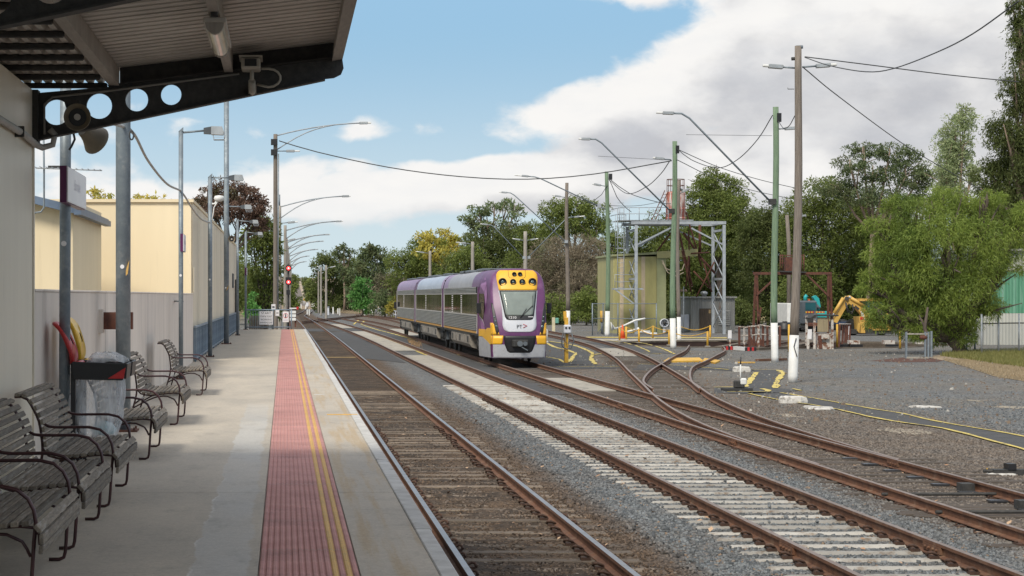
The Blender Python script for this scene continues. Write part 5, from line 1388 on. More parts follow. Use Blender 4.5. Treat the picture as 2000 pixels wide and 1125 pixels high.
cars = [(TN + 3.15, 103.3, 0), (103.7, 125.4, 1), (125.8, 146.3, 2)]
for y0, y1, i in cars:
    mb = MB(); mb.box(TCX - 1.39, TCX + 1.39, y0, y1, RZ + 1.1, RZ + 3.25); mb.build('car_body', m_black, tr)
    ra, rb = (y0, y1)
    segs = ([(y0, y0 + 3.4, m_tpurple), (y0 + 3.4, y1 - 2.6, m_troof), (y1 - 2.6, y1, m_troofl)], [(y0, y0 + 1.4, m_troofl), (y0 + 1.4, y1 - 1.2, m_troof2), (y1 - 1.2, y1, m_tpurple)], [(y0, y0 + 1.2, m_tpurple), (y0 + 1.2, y1 - 4, m_troofl), (y1 - 4, y1, m_troofl)])[i]
    for a, b, m in segs: roof_curve(a, b).build('roof', m, tr)
    for k, s in enumerate((-1, 1)):
        w0, w1 = y0 + (.9 if i == 0 else .7), y1 - .7
        ribbed(2.97, 3.24, 4, w0, w1, s).build('upper_ribbed_panel', [m_tsilver, m_cabgrey], tr)
        ribbed(1.30, 2.0, 9, w0, w1, s).build('lower_ribbed_panel', [m_tsilver, m_cabgrey], tr)
        # glazing in separate panes
        nw = 7; p = (w1 - w0) / nw
        for q in range(nw):
            mb = MB(); mb.box(TCX + s * 1.392, TCX + s * 1.41, w0 + p * q + .04, w0 + p * (q + 1) - .04, RZ + 2.03, RZ + 2.93); mb.build('window', m_winglass, tr)
        for q in ((3, 5) if i == 0 else (4,)):
            mb = MB(); yy = w0 + p * q
            for e in range(9): mb.box(TCX + s * 1.405, TCX + s * 1.43, yy - .16, yy + .16, RZ + 2.05 + e * .098, RZ + 2.05 + e * .098 + .06)
            mb.build('slatted_vent', m_tstrip, tr)
        for zz in ((2.0, 2.028), (2.935, 2.968)): mb = MB(); mb.box(TCX + s * 1.392, TCX + s * 1.43, w0, w1, RZ + zz[0], RZ + zz[1]); mb.build('window_trim', m_tstrip, tr)
        mb = MB(); mb.box(TCX + s * 1.392, TCX + s * 1.425, w0, w1, RZ + 1.2, RZ + 1.29); mb.build('gold_stripe', m_tgold, tr)
        for a, b, m in ((y0 + .02, w0 - .35, m_tpurple), (w0 - .34, w0 - .01, m_tstrip), (w1 + .01, w1 + .34, m_tstrip), (w1 + .35, y1 - .02, m_tpurple)):
            if b > a: mb = MB(); mb.box(TCX + s * 1.392, TCX + s * 1.42, a, b, RZ + 1.2, RZ + (3.24 if m is m_tpurple else (2.0))); mb.build('door_pillar', m, tr)
        mb = MB(); mb.box(TCX + s * 1.392, TCX + s * 1.42, w1 + .01, w1 + .34, RZ + 2.03, RZ + 3.24); mb.build('door_pillar', m_tstrip if i else m_tstrip, tr)
        mb = MB(); mb.box(TCX + s * 1.392, TCX + s * 1.415, w0 - .34, w0 - .01, RZ + 2.03, RZ + 3.24); mb.build('door_pillar', m_winglass if i == 0 else m_tstrip, tr)
    # roof gear
    mb = MB(); mb.box(TCX - .55, TCX + .55, y0 + 2, y1 - 1.5, RZ + 4.0, RZ + 4.05); mb.build('roof_rib', m_dark_steel, tr)
    for yy in (y0 + 5, (y0 + y1) / 2 + 2, y1 - 5): mb = MB(); mb.box(TCX - .85, TCX + .85, yy - 1.6, yy + 1.6, RZ + 3.98, RZ + 4.10); mb.build('roof_unit', m_cabgrey, tr, bevel=.03)
    # underfloor
    for s in (-1, 1):
        mb = MB(); prof = [(1.37, 1.195), (1.37, .66), (1.26, .5), (1.0, .42), (.95, .42), (.95, 1.195)]
        ya, yb = y0 + 4.6, y1 - 4.6
        mb.prism([(TCX + s * x, RZ + z) for x, z in prof], 'y', ya, yb); mb.build('underfloor_box', m_tunder, tr)
        for q in range(5): mb = MB(); yy = ya + .8 + q * (yb - ya - 1.6) / 4; mb.box(TCX + s * 1.372, TCX + s * 1.385, yy - .3, yy + .3, RZ + .72, RZ + 1.0); mb.build('access_cover', m_tunder if q % 2 else m_dark_steel, tr)
    mb = MB(); mb.box(TCX - 1.2, TCX + 1.2, y0 + .3, y1 - .3, RZ + .95, RZ + 1.19); mb.build('underframe', m_dark_steel, tr)
    for by in (y0 + (1.6 if i == 0 else 2.6), y1 - 2.6):
        bo = MB()
        for s in (-1, 1):
            bo.prism([(by - 1.7, RZ + .55), (by - 1.5, RZ + .75), (by - .5, RZ + .75), (by - .3, RZ + .95), (by + .3, RZ + .95), (by + .5, RZ + .75), (by + 1.5, RZ + .75), (by + 1.7, RZ + .55), (by + 1.4, RZ + .42), (by - 1.4, RZ + .42)], 'x', TCX + s * 1.02, TCX + s * 1.14)
            bo.cyl((TCX + s * 1.16, by - .5, RZ + .5), (TCX + s * 1.16, by - .5, RZ + .95), .12, n=10); bo.cyl((TCX + s * 1.16, by + .5, RZ + .5), (TCX + s * 1.16, by + .5, RZ + .95), .12, n=10)
        bo.build('bogie_frame', m_dark_steel, tr)
        for wy in (by - 1.15, by + 1.15):
            for s in (-1, 1):
                mb = MB(); mb.lathe([(.40, -.07), (.43, -.05), (.43, .05), (.34, .06), (.15, .04), (.15, .09)], (TCX + s * .84, wy, RZ + .43), 24, 'x'); mb.build('wheel', m_dark_steel, tr)
for y in (103.5, 125.6):
    mb = MB()
    for k in range(4): a = y - .16 + k * .085; w_ = 1.25 + (.05 if k % 2 else 0); mb.box(TCX - w_, TCX + w_, a, a + .07, RZ + .6, RZ + 3.7)
    mb.build('gangway_bellows', m_rubber, tr)
    for s in (-1, 1): mb = MB(); mb.box(TCX + s * 1.0, TCX + s * 1.25, y - .5, y - .35, RZ + .55, RZ + 1.2); mb.build('end_bracket', m_cabgrey, tr)
mb = MB(); mb.box(TCX - 1.37, TCX + 1.37, 146.31, 147.2, RZ + 1.1, RZ + 3.5); mb.build('rear_cab', m_troofl, tr, bevel=.3)
mb = MB(); mb.box(TCX - 1.62, TCX - 1.44, 146.0, 146.1, RZ + 1.9, RZ + 2.4); mb.build('mirror', m_black, tr)
# cab side: door glass and lilac facets
def side_patch(name, pts, m, off):
    mb = MB(); q = []
    for y, zr in pts:
        # find x on the flank for this y
        lo, hi = 1.0, 1.4
        for _ in range(30):
            md = (lo + hi) / 2
            if nose_y(-md * WZ(zr) / 1.4, zr) < y: lo = md
            else: hi = md
        q.append(nose_pt(-lo * WZ(zr) / 1.4, zr, off))
    mb.add(q, [tuple(range(len(q)))]); return mb.build(name, m, tr)


side_patch('cab_door_window', [(TN + 3.1, 1.98), (TN + 2.1, 1.85), (TN + 1.75, 2.3), (TN + 2.0, 2.95), (TN + 3.1, 2.95)], m_winglass, .015)
side_patch('lilac_facet', [(TN + 2.9, 3.3), (TN + 1.9, 3.0), (TN + 1.6, 3.35), (TN + 2.3, 3.65)], m_tlilac, .012)
side_patch('lilac_facet', [(TN + 1.9, 2.95), (TN + 1.45, 2.4), (TN + 1.3, 2.85), (TN + 1.55, 3.3)], m_tlilac, .014)
side_patch('lilac_facet', [(TN + 2.9, 1.9), (TN + 2.0, 1.75), (TN + 1.4, 1.25), (TN + 2.4, 1.3)], m_tlilac, .012)
side_patch('pale_flash', [(TN + 3.1, 2.02), (TN + 2.1, 1.82), (TN + 1.5, 1.5), (TN + 2.1, 1.76)], m_tstrip, .018)
def side_grid(name, rows, m, off, nc=10):
    mb = MB(); w = nc + 1
    for zr, ya, yb in rows:
        for k in range(w):
            y = ya + (yb - ya) * k / nc; lo, hi = 0.9, 1.4
            for _ in range(30):
                md = (lo + hi) / 2
                if nose_y(-md * WZ(zr) / 1.4, zr) < y: lo = md
                else: hi = md
            mb.v.append(tuple(nose_pt(-lo * WZ(zr) / 1.4, zr, off)))
    for j in range(len(rows) - 1):
        for k in range(nc): mb.f.append([j * w + k, j * w + k + 1, (j + 1) * w + k + 1, (j + 1) * w + k]); mb.mi.append(0); mb.sm.append(True)
    return mb.build(name, m, tr)


side_grid('skirt_side', [(.26, TN + .5, TN + 3.13), (.5, TN + .5, TN + 3.13), (.8, TN + .5, TN + 3.13), (.95, TN + 1.2, TN + 3.13), (1.1, TN + 2.2, TN + 3.13)], m_tskirt, .016, 14)
side_grid('yellow_corner_side', [(.82, TN + .35, TN + .9), (.95, TN + .35, TN + 1.4), (1.1, TN + .35, TN + 2.2), (1.3, TN + .4, TN + 2.0), (1.5, TN + .45, TN + 1.1)], m_tyellow, .012, 10)
side_grid('yellow_sill', [(1.12, TN + 1.9, TN + 3.13), (1.25, TN + 1.7, TN + 3.13), (1.43, TN + 1.5, TN + 3.13)], m_tyellow, .016)
# ------------------------------------------------------------------ yard poles with long-armed lamps
def street_lamp_head(t, a, b, L=1.5):
    """slim lantern: housing then glass tube running from a towards b"""
    a, b = Vector(a), Vector(b); d = (b - a).normalized()
    mb = MB(); mb.bar(a, a + d * .5, .2, .15); mb.build('lamp_gear', m_lamp, t, bevel=.02)
    mb = MB(); mb.bar(a + d * .5, b, .16, .09); mb.build('lamp_head', m_white, t, bevel=.02)


def wood_pole(base, top, dia0, dia1, m, white, label, name='lamp_pole', group='tall poles across the yard'):
    b, tp = Vector(base), Vector(top); t = thing(name, b, label, 'pole', group)
    n = 14; zs = [0, .02, white / (tp.z - b.z) if white else .1, .2, .35, .5, .65, .8, .92, 1]
    zs = sorted(set(zs)); rr = random.Random(int(b.x * 10))
    def ctr(u):
        q = b.lerp(tp, u); return q + (Vector((.06 * math.sin(u * 5 + b.x), .05 * math.sin(u * 4), 0)) * (dia0 / .32) if white else Vector())
    def rad(u): return (dia0 + (dia1 - dia0) * u) / 2
    uw = white / (tp.z - b.z) if white else 0
    mb = MB(); us = [u for u in zs if u >= uw]
    mb.tube([ctr(u) for u in us], [rad(u) for u in us], n); mb.build('shaft', m, t)
    if white:
        us = [u for u in zs if u <= uw]; mb = MB(); mb.tube([ctr(u) for u in us], [rad(u) + .006 for u in us], n); mb.build('white_base', m_white, t)
    return t


def longarm(t, p0, p1, p2, Y):
    """diagonal outreach: fixed low on the pole, bent near its end, with lantern"""
    a, b, c = at(*p0, Y), at(*p1, Y), at(*p2, Y); d = (b - a).normalized()
    mb = MB(); mb.tube([a, b - d * .3, b + (c - b) * .12, b + (c - b) * .4], .045, 8); mb.build('outreach_arm', m_galv, t)
    mb = MB(); mb.box(a.x - .06, a.x + .22, Y - .19, Y + .19, a.z - .13, a.z + .13); mb.build('pole_clamp', m_dark_steel if Y < 120 else m_galv_beam, t)
    street_lamp_head(t, b + (c - b) * .4, c)


def sidelamp(t, p0, p1, Y):
    a, b = at(*p0, Y), at(*p1, Y); m_ = a.lerp(b, .4)
    mb = MB(); mb.tube([a, m_], .035, 6); mb.build('arm', m_galv, t); street_lamp_head(t, m_, b)


Y = 68.4; t = wood_pole(gp(1551, 747), at(1561, 90, Y), .335, .235, m_pole_wood, 1.66, 'tall weathered brown timber pole with white painted foot and twin lamps')
for a, b in (((1555, 133), (1490, 128)), ((1567, 131), (1634, 126))): sidelamp(t, a, b, Y)
c = at(1546, 115, Y); mb = MB(); mb.cyl(c, c + Vector((.25, 0, .02)), .06, n=8); mb.build('insulator', m_dark_steel, t)
mb = MB(); c = at(1551, 174, Y); mb.tube([c, c + Vector((-.22, 0, 0)), c + Vector((-.22, 0, .05))], .014, 6); mb.build('step_iron', m_dark_steel, t)
mb = MB(); q = at(1554, 680, Y - .2); mb.tube([q + Vector((.02, 0, .35)), q + Vector((-.06, 0, .05)), q + Vector((.05, 0, -.3))], .018, 5); mb.build('painted_arrow', m_blacktext, t)
mb = MB(); a = at(1561, 92, Y); mb.cyl(a + Vector((0, 0, -.05)), a + Vector((0, 0, .05)), .135, n=12); mb.build('pole_cap', m_galv, t)
Y = 89.5; t = wood_pole(gp(1515, 707), at(1513, 209, Y), .32, .26, m_pole_green, 1.8, 'nearest green treated pole with white foot and long diagonal lamp arm')
longarm(t, (1505, 394), (1338, 222), (1282, 220), Y); sidelamp(t, (1520, 252), (1552, 250), Y)
mb = MB(); c = at(1520, 230, Y); mb.box(c.x - .1, c.x + .1, Y - .2, Y + .0, c.z - .2, c.z + .2); mb.build('junction_box', m_black, t)
Y = 112.2; t = wood_pole(gp(1316, 681), at(1316, 276, Y), .34, .27, m_pole_green, 1.75, 'green treated pole standing in front of the red tank')
longarm(t, (1309, 412), (1168, 272), (1130, 271), Y); sidelamp(t, (1311, 312), (1275, 308), Y)
mb = MB(); c = at(1322, 293, Y); mb.box(c.x - .1, c.x + .1, Y - .2, Y, c.z - .2, c.z + .25); mb.build('junction_box', m_black, t)
b = gp(1325, 665); t = wood_pole(b, at(1325, 352, b.y), .28, .22, m_pole_wood, 1.6, 'dark brown timber pole half hidden behind a green pole')
sidelamp(t, (1327, 378), (1340, 371), b.y)
Y = 146.2; t = wood_pole(gp(1187, 657), at(1186, 335, Y), .36, .28, m_pole_green, 1.9, 'farthest green treated pole beside the olive shed')
longarm(t, (1168, 402), (1050, 346), (1005, 342), Y); sidelamp(t, (1184, 364), (1157, 359), Y)
mb = MB(); mb.tube([at(1168, 402, Y), at(1186, 410, Y)], .045, 8); mb.build('arm_stub', m_galv, t)
mb = MB(); c = at(1192, 346, Y); mb.box(c.x - .12, c.x + .12, Y - .2, Y, c.z - .2, c.z + .25); mb.build('junction_box', m_black, t)
Y = 177; t = wood_pole(gp(1108, 643), at(1108, 357, Y), .40, .30, m_pole_wood, 1.7, 'brown timber pole with long lamp arm just behind the train nose')
longarm(t, (1104, 472), (1000, 377), (975, 375), Y); sidelamp(t, (1106, 386), (1078, 381), Y)
def far_pole(px, ptop, pbase, Y, w, m, label, twin=True, hw=28, yl=None):
    b = Vector((at(px, 0, Y).x, Y, GZ)); tp = at(px, ptop, Y); t = wood_pole(b, tp, w, w * .75, m, 0, label)
    yl = yl or ptop + 14
    for s in ((-1, 1) if twin else (-1,)): sidelamp(t, (px, yl + 4), (px + s * hw, yl), Y)
    return t


t = far_pole(1026, 452, 0, 190, .45, m_pole_conc, 'grey pole with twin lamps and V-shaped arms above the train roof', True, 25, 466)
longarm(t, (1022, 503), (962, 440), (938, 437), 190.0)
longarm(t, (1031, 503), (1108, 425), (1142, 422), 190.3)
far_pole(923, 472, 0, 215, .45, m_pole_conc, 'grey pole with one lamp rising behind the middle of the train', False, 32, 473)
far_pole(840, 490, 0, 245, .45, m_pole_conc, 'grey pole with one lamp rising behind the last train car', False, 28, 491)
for px, top, Y, hw, lab in ((637, 518, 255, 18, 'front one of three concrete lamp poles beyond the crossover'), (627, 523, 300, 13, 'middle one of three concrete lamp poles beyond the crossover'), (622, 530, 345, 10, 'rear one of three concrete lamp poles beyond the crossover')):
    far_pole(px, top, 0, Y, .32, m_pole_conc, lab, True, hw, top + 2)

# lamps along the platform side beyond the platform end
def curved_arm(t, px0, py0, px1, py1, drop, Y):
    p, q = at(px0, py0, Y), at(px1, py1, Y); w = q - p; pts = [p + Vector((w.x * u, 0, w.z * (1 - (1 - u) ** 2) )) for u in [k / 8 for k in range(9)]]
    lo = at(px0, py0 + drop, Y); pts2 = [lo.lerp(pts[5], u) + Vector((0, 0, (pts[5].z - lo.z) * .18 * math.sin(math.pi * u))) for u in [k / 6 for k in range(7)]]
    mb = MB(); mb.tube(pts[:8], .04 * Y / 115, 6); mb.tube(pts2, .035 * Y / 115, 6); mb.build('curved_arm', m_galv_beam, t)
    street_lamp_head(t, pts[7], pts[8])


LP = [(538, 262, 117, .30, 725, 240, 265, 28, m_pole_wood, 'tall brown timber lamp pole with black boxes, beyond the platform end'),
      (546, 402, 138, .30, 685, 383, 404, 22, m_pole_conc, 'second lamp pole beyond the platform end, with pale concrete shaft'),
      (557, 440, 172, .32, 670, 432, 450, 16, m_pole_conc, 'third lamp pole beyond the platform end, behind the red signal'),
      (560, 466, 215, .34, 645, 458, 473, 13, m_pole_conc, 'fourth lamp pole along the left edge of the far line'),
      (562, 480, 260, .36, 633, 471, 486, 11, m_pole_conc, 'fifth lamp pole along the left edge of the far line'),
      (564, 495, 310, .38, 622, 487, 500, 9, m_pole_conc, 'sixth lamp pole along the left edge of the far line'),
      (566, 508, 370, .40, 604, 500, 512, 7, m_pole_conc, 'seventh lamp pole along the left edge of the far line'),
      (568, 516, 430, .42, 598, 511, 519, 6, m_pole_conc, 'eighth and farthest lamp pole along the left edge')]
for px, pt, Y, dia, ax, ay, a0, dr, m, lab in LP:
    t = wood_pole((at(px, 0, Y).x, Y, GZ), at(px, pt, Y), dia, dia * .8, m, 0, lab, group='lamp poles beyond the platform end')
    curved_arm(t, px + 2, a0, ax, ay, dr, Y)
    if px in (538, 546, 557):
        sidelamp(t, (px + 3, {538: 295, 546: 436, 557: 470}[px]), ({538: 586, 546: 582, 557: 575}[px], {538: 295, 546: 433, 557: 467}[px]), Y)
    if px == 538:
        for zz in (278, 298):
            c = at(534, zz, Y); mb = MB(); mb.box(c.x - .15, c.x + .25, Y - .3, Y - .1, c.z - .18, c.z + .18); mb.build('junction_box', m_black, t)
        mb = MB(); mb.cyl(at(544, 300, Y - .2), at(543, 605, Y - .2), .035, n=6); mb.build('conduit', m_galv, t)
    if px == 546: mb = MB(); mb.cyl(at(546, 380, Y), at(546, 404, Y), .05, n=8); mb.build('top_tube', m_galv, t)

# red signals
m_sigred = bpy.data.materials.new('signal_red_light'); m_sigred.use_nodes = True
pb = m_sigred.node_tree.nodes['Principled BSDF']; pb.inputs['Base Color'].default_value = (.8, .02, .02, 1); pb.inputs['Emission Color'].default_value = (1, .06, .06, 1); pb.inputs['Emission Strength'].default_value = 2.0
m_sighot = bpy.data.materials.new('signal_lamp_core'); m_sighot.use_nodes = True
pb = m_sighot.node_tree.nodes['Principled BSDF']; pb.inputs['Emission Color'].default_value = (1, .75, .7, 1); pb.inputs['Emission Strength'].default_value = 2.0
Y = 160; sg = thing('railway_signal', (at(563, 0, Y).x, Y, GZ), 'railway signal mast showing two red lights', 'signal')
b = Vector((at(563, 0, Y).x, Y, GZ)); mb = MB(); mb.cyl(b, at(563, 515, Y), .08, n=10); mb.build('mast', m_dark_steel, sg)
for py in (524, 551):
    c = at(563.5, py, Y - .3); mb = MB()
    mb.prism([(c.x + x, c.z + z) for x, z in [(.27 * math.cos(2 * math.pi * k / 16), .27 * math.sin(2 * math.pi * k / 16) + (.0 if py == 524 else -.0)) for k in range(16)]], 'y', Y - .3, Y - .15)
    if py == 551: mb.box(c.x - .24, c.x + .24, Y - .28, Y - .16, c.z - .1, c.z + .4)
    h = mb.build('target_board', m_black, sg)
    mb = MB(); mb.cyl(c + Vector((0, -.1, 0)), c + Vector((0, .02, 0)), .15, n=16); mb.build('red_lens', m_sigred, sg)
    mb = MB(); mb.cyl(c + Vector((0, -.115, 0)), c + Vector((0, -.08, 0)), .05, n=12); mb.build('lamp_core', m_sighot, sg)
mb = MB(); c = at(563, 571, Y - .2); mb.box(c.x - .15, c.x + .15, Y - .3, Y - .1, c.z - .2, c.z + .2); mb.build('junction_box', m_black, sg)

# ------------------------------------------------------------------ overhead wires
def wire(pts, r, label):
    mb = MB(); mb.tube(catmull(pts, 1.0), r * .78, 5); mb.build('overhead_wire', m_wire, label=label, cat='wire')


wire([at(545, 275, 117), at(620, 297, 116.6), at(760, 327, 115.6), at(900, 345, 114.7), at(1030, 350, 113.9), at(1160, 340, 113), at(1312, 314, 112.2)], .04, 'long wire spanning the yard from the brown lamp pole to a green pole')
wire([at(1572, 112, 68.3), at(1620, 128, 64), at(1690, 140, 58), at(1745, 134, 54), at(1830, 102, 49), at(1900, 66, 45), at(1990, 2, 40)], .022, 'wire sagging then rising from the timber pole to the upper right corner')
wire([at(1572, 111, 68.3), at(1700, 127, 70), at(1850, 146, 73), at(1990, 160, 76)], .026, 'wire running level from the timber pole to the right edge')
wire([at(1568, 131, 68.3), at(1640, 190, 75), at(1770, 285, 90), at(1880, 350, 103), at(1960, 396, 115)], .026, 'wire descending from the timber pole into the trees at right')
wire([at(1509, 225, 89.3), at(1480, 272, 94), at(1440, 312, 100), at(1400, 328, 105), at(1350, 312, 110), at(1322, 290, 112)], .03, 'wire looping between the two nearer green poles')
wire([at(1322, 291, 112), at(1400, 325, 120), at(1480, 350, 130), at(1552, 367, 140)], .03, 'wire sloping right from behind the red tank pole')
wire([at(1322, 312, 112), at(1400, 350, 130), at(1470, 372, 145), at(1545, 388, 160)], .03, 'lower wire sloping right behind the green poles')
wire([at(1190, 352, 146), at(1225, 378, 138), at(1262, 365, 128), at(1290, 340, 119), at(1307, 316, 112.4)], .035, 'wire sagging between the two farther green poles')
wire([at(1190, 350, 146), at(1205, 385, 147), at(1222, 405, 150), at(1233, 414, 153)], .035, 'thin wire dropping from the farthest green pole to the gantry')
wire([at(1190, 349, 146), at(1230, 378, 148), at(1290, 396, 152), at(1310, 398, 155)], .035, 'wire from the farthest green pole towards the tank')
wire([at(1110, 378, 177), at(1160, 398, 190), at(1240, 402, 210), at(1300, 392, 230)], .035, 'thin wire from the brown pole past the gantry')
wire([at(1340, 263, 89.5), at(1420, 264, 89.5), at(1508, 265, 89.5)], .012, 'thin stay wire holding the nearest long lamp arm')
wire([at(1168, 305, 112.2), at(1240, 309, 112.2), at(1312, 313, 112.2)], .014, 'thin stay wire holding the second long lamp arm')
wire([at(1186, 362, 146), at(1175, 380, 146), at(1160, 392, 146)], .03, 'short drop wire by the farthest green pole lamp')
wire([at(1520, 236, 89.3), at(1530, 250, 85), at(1541, 246, 78), at(1553, 225, 68.5)], .022, 'short slack wire between the nearest green pole and the timber pole')

# ------------------------------------------------------------------ olive shed, gantry and red tank, hut
sh = thing('olive_shed', (30, 158, GZ), 'olive green corrugated shed with projecting flat roof edge', 'shed')
xa, xb, xc = 26.7, 30.2, 30.95
n = 34; p = (xb - xa) / n; pr = []
for k in range(n): pr += [(xa + p * k, 0), (xa + p * (k + .35), 0), (xa + p * (k + .5), -.04), (xa + p * (k + .85), -.04)]
bands = [(0, 5, m_olive), (5, 8, m_skylight), (8, 22, m_olive), (22, 25, m_skylight), (25, 34, m_olive)]
for a, b, m in bands:
    q = pr[a * 4:b * 4] + [(xa + p * b, 0)]; mb = MB(); nn = len(q)
    mb.add([(x, 158 + d, z) for z in (GZ, 5.0) for x, d in q], [(i, i + 1, nn + i + 1, nn + i) for i in range(nn - 1)]); mb.build('cladding_sheet', m, sh)
mb = MB(); mb.box(xa, xb, 158.05, 166, GZ, 5.0); mb.build('wall_core', m_olive, sh)
mb = MB(); mb.box(xb + .003, xc, 157.9, 166, GZ, 5.2); mb.build('end_wall', m_olive2, sh)
mb = MB(); mb.prism([(xa - .15, 5.0), (xb, 5.18), (xb, 5.36), (xa - .15, 5.16)], 'y', 157.8, 166.2); mb.build('roof', m_olive2, sh)
mb = MB(); mb.prism([(xb + .004, 4.85), (xc + 2.55, 5.05), (xc + 2.55, 5.62), (xb + .004, 5.40)], 'y', 157.75, 166.2); mb.build('roof_edge_beam', m_olive, sh)
mb = MB(); mb.tube([(30.6, 157.7, 4.7), (30.9, 157.6, 4.0), (31.6, 157.6, 3.75), (32.2, 157.6, 3.9), (32.4, 157.7, 4.4)], .05, 6); mb.tube([(30.6, 157.6, 4.5), (31.0, 157.5, 3.7), (31.7, 157.5, 3.4), (32.3, 157.5, 3.7)], .04, 6); mb.build('hose', mat('tan_hose', (0.5, 0.42, 0.3), None, 3, .7), sh)
fan = thing('wall_fan', (30.9, 157, -.4), 'white drum fan mounted low on the shed end wall', 'fan')
mb = MB(); c = at(1298, 631, 157.2); mb.lathe([(.36, .4), (.36, 0), (.30, -.02), (.30, .1), (.01, .12)], c, 20, 'y'); mb.build('drum', m_twhite, fan)
mb = MB(); mb.lathe([(.13, -.03), (.13, .1)], c, 12, 'y'); mb.build('hub', m_dark_steel, fan)
for k in range(6):
    a = 2 * math.pi * k / 6; mb = MB(); mb.bar(c + Vector((.1 * math.cos(a), .02, .1 * math.sin(a))), c + Vector((.29 * math.cos(a), .04, .29 * math.sin(a))), .1, .015, up=(math.sin(a), .5, -math.cos(a))); mb.build('blade', m_lampdark, fan)
mb = MB(); mb.bar(c + Vector((0, .2, -.3)), c + Vector((0, .2, -.8)), .2, .2); mb.build('stand', m_twhite, fan)

ga = thing('steel_gantry', (31.4, 157, GZ), 'grey lattice steel gantry with caged ladder and top walkway', 'gantry')
GX0, GX1, GY0, GY1, GT = 28.0, 35.0, 155.0, 159.0, 7.45
for x in (GX0, GX1):
    for y in (GY0, GY1): mb = MB(); mb.box(x - .11, x + .11, y - .11, y + .11, GZ, GT); mb.build('post', m_galv_beam, ga)
    for k in range(4):
        z0, z1_ = GZ + .5 + k * 1.95, GZ + .5 + (k + 1) * 1.95
        mb = MB(); mb.bar((x, GY0, z0), (x, GY1, z1_), .07, .07); mb.bar((x, GY1, z0), (x, GY0, z1_), .07, .07); mb.build('lattice_brace', m_galv_beam, ga)
        if k % 2: mb = MB(); mb.bar((x, GY0, z1_), (x, GY1, z1_), .1, .18); mb.build('tie', m_galv_beam, ga)
for y in (GY0, GY1): mb = MB(); mb.box(GX0 - .4, GX1 + .15, y - .1, y + .1, GT + .06, GT + .30); mb.build('top_beam', m_galv_beam, ga)
for x in (GX0, GX1): mb = MB(); mb.box(x - .1, x + .1, GY0 + .1, GY1 - .1, GT + .08, GT + .28); mb.build('top_beam', m_galv_beam, ga)
mb = MB(); mb.box(GX0 - 1.3, GX0 + 4.6, GY0 + .12, GY1 - .12, GT + .362, GT + .42); mb.build('walkway_deck', m_galv_beam, ga)
for a, b in (((GX0 + .1, GY0, 5.9), (30.7, GY0, 7.2)), ((GX0 + .1, GY0 + .2, 5.7), (30.9, GY0 + .2, 7.3)), ((GX1 - .1, GY0, 5.9), (32.4, GY0, 7.2)), ((GX1 - .1, GY1, 5.9), (32.0, GY1, 7.2))): mb = MB(); mb.bar(a, b, .12, .12); mb.build('knee_brace', m_galv_beam, ga)
for z in (.5, 1.0): mb = MB(); mb.tube([(GX0 - 1.3, GY1, GT + .4 + z), (GX0 - 1.3, GY0 + .1, GT + .4 + z), (GX0 + 2.6, GY0 + .1, GT + .4 + z)], .03, 6); mb.build('handrail', m_galv_beam, ga)
for k in range(6): mb = MB(); x = GX0 - 1.3 + k * .78; mb.cyl((x, GY0 + .1, GT + .4), (x, GY0 + .1, GT + 1.4), .03, n=6); mb.build('handrail_post', m_galv_beam, ga)
lx = GX0 - 1.05
for s in (-.25, .25): mb = MB(); mb.cyl((lx + s, GY0 + 1.0, GZ + 3.5), (lx + s, GY0 + 1.0, GT + 1.4), .035, n=6); mb.build('ladder_rail', m_galv_beam, ga)
for k in range(18): mb = MB(); z = GZ + 3.7 + k * .4; mb.cyl((lx - .25, GY0 + 1, z), (lx + .25, GY0 + 1, z), .02, n=5); mb.build('rung', m_galv_beam, ga)
for z in (5.6, 6.5, 7.4, 8.3):
    mb = MB(); mb.tube([(lx + .42 * math.cos(a), GY0 + 1 + .42 * math.sin(a), z) for a in [math.pi * (1 + k / 8) for k in range(9)]], .025, 5); mb.build('cage_hoop', m_galv_beam, ga)
for k in range(5): a = math.pi * (1 + k / 4); mb = MB(); mb.cyl((lx + .42 * math.cos(a), GY0 + 1 + .42 * math.sin(a), 5.6), (lx + .42 * math.cos(a), GY0 + 1 + .42 * math.sin(a), 8.3), .02, n=5); mb.build('cage_bar', m_galv_beam, ga)
mb = MB(); mb.box(GX0 - 1.7, GX0 + .6, GY0 + .2, GY0 + 1.4, 2.3, 2.42); mb.build('landing', m_galv_beam, ga)
mb = MB(); mb.bar((GX0 - 1.6, GY0 + .3, 2.3), (GX0 - .15, GY0 + .3, 1.2), .1, .1); mb.build('landing_brace', m_galv_beam, ga)
mb = MB(); mb.tube([(GX0 - 1.65, GY0 + .25, 2.4), (GX0 - 1.65, GY0 + .25, 3.5), (GX0 - .2, GY0 + .25, 3.5)], .03, 6); mb.tube([(GX0 - 1.65, GY0 + .25, 2.95), (GX0 - .2, GY0 + .25, 2.95)], .025, 6); mb.build('landing_rail', m_galv_beam, ga)

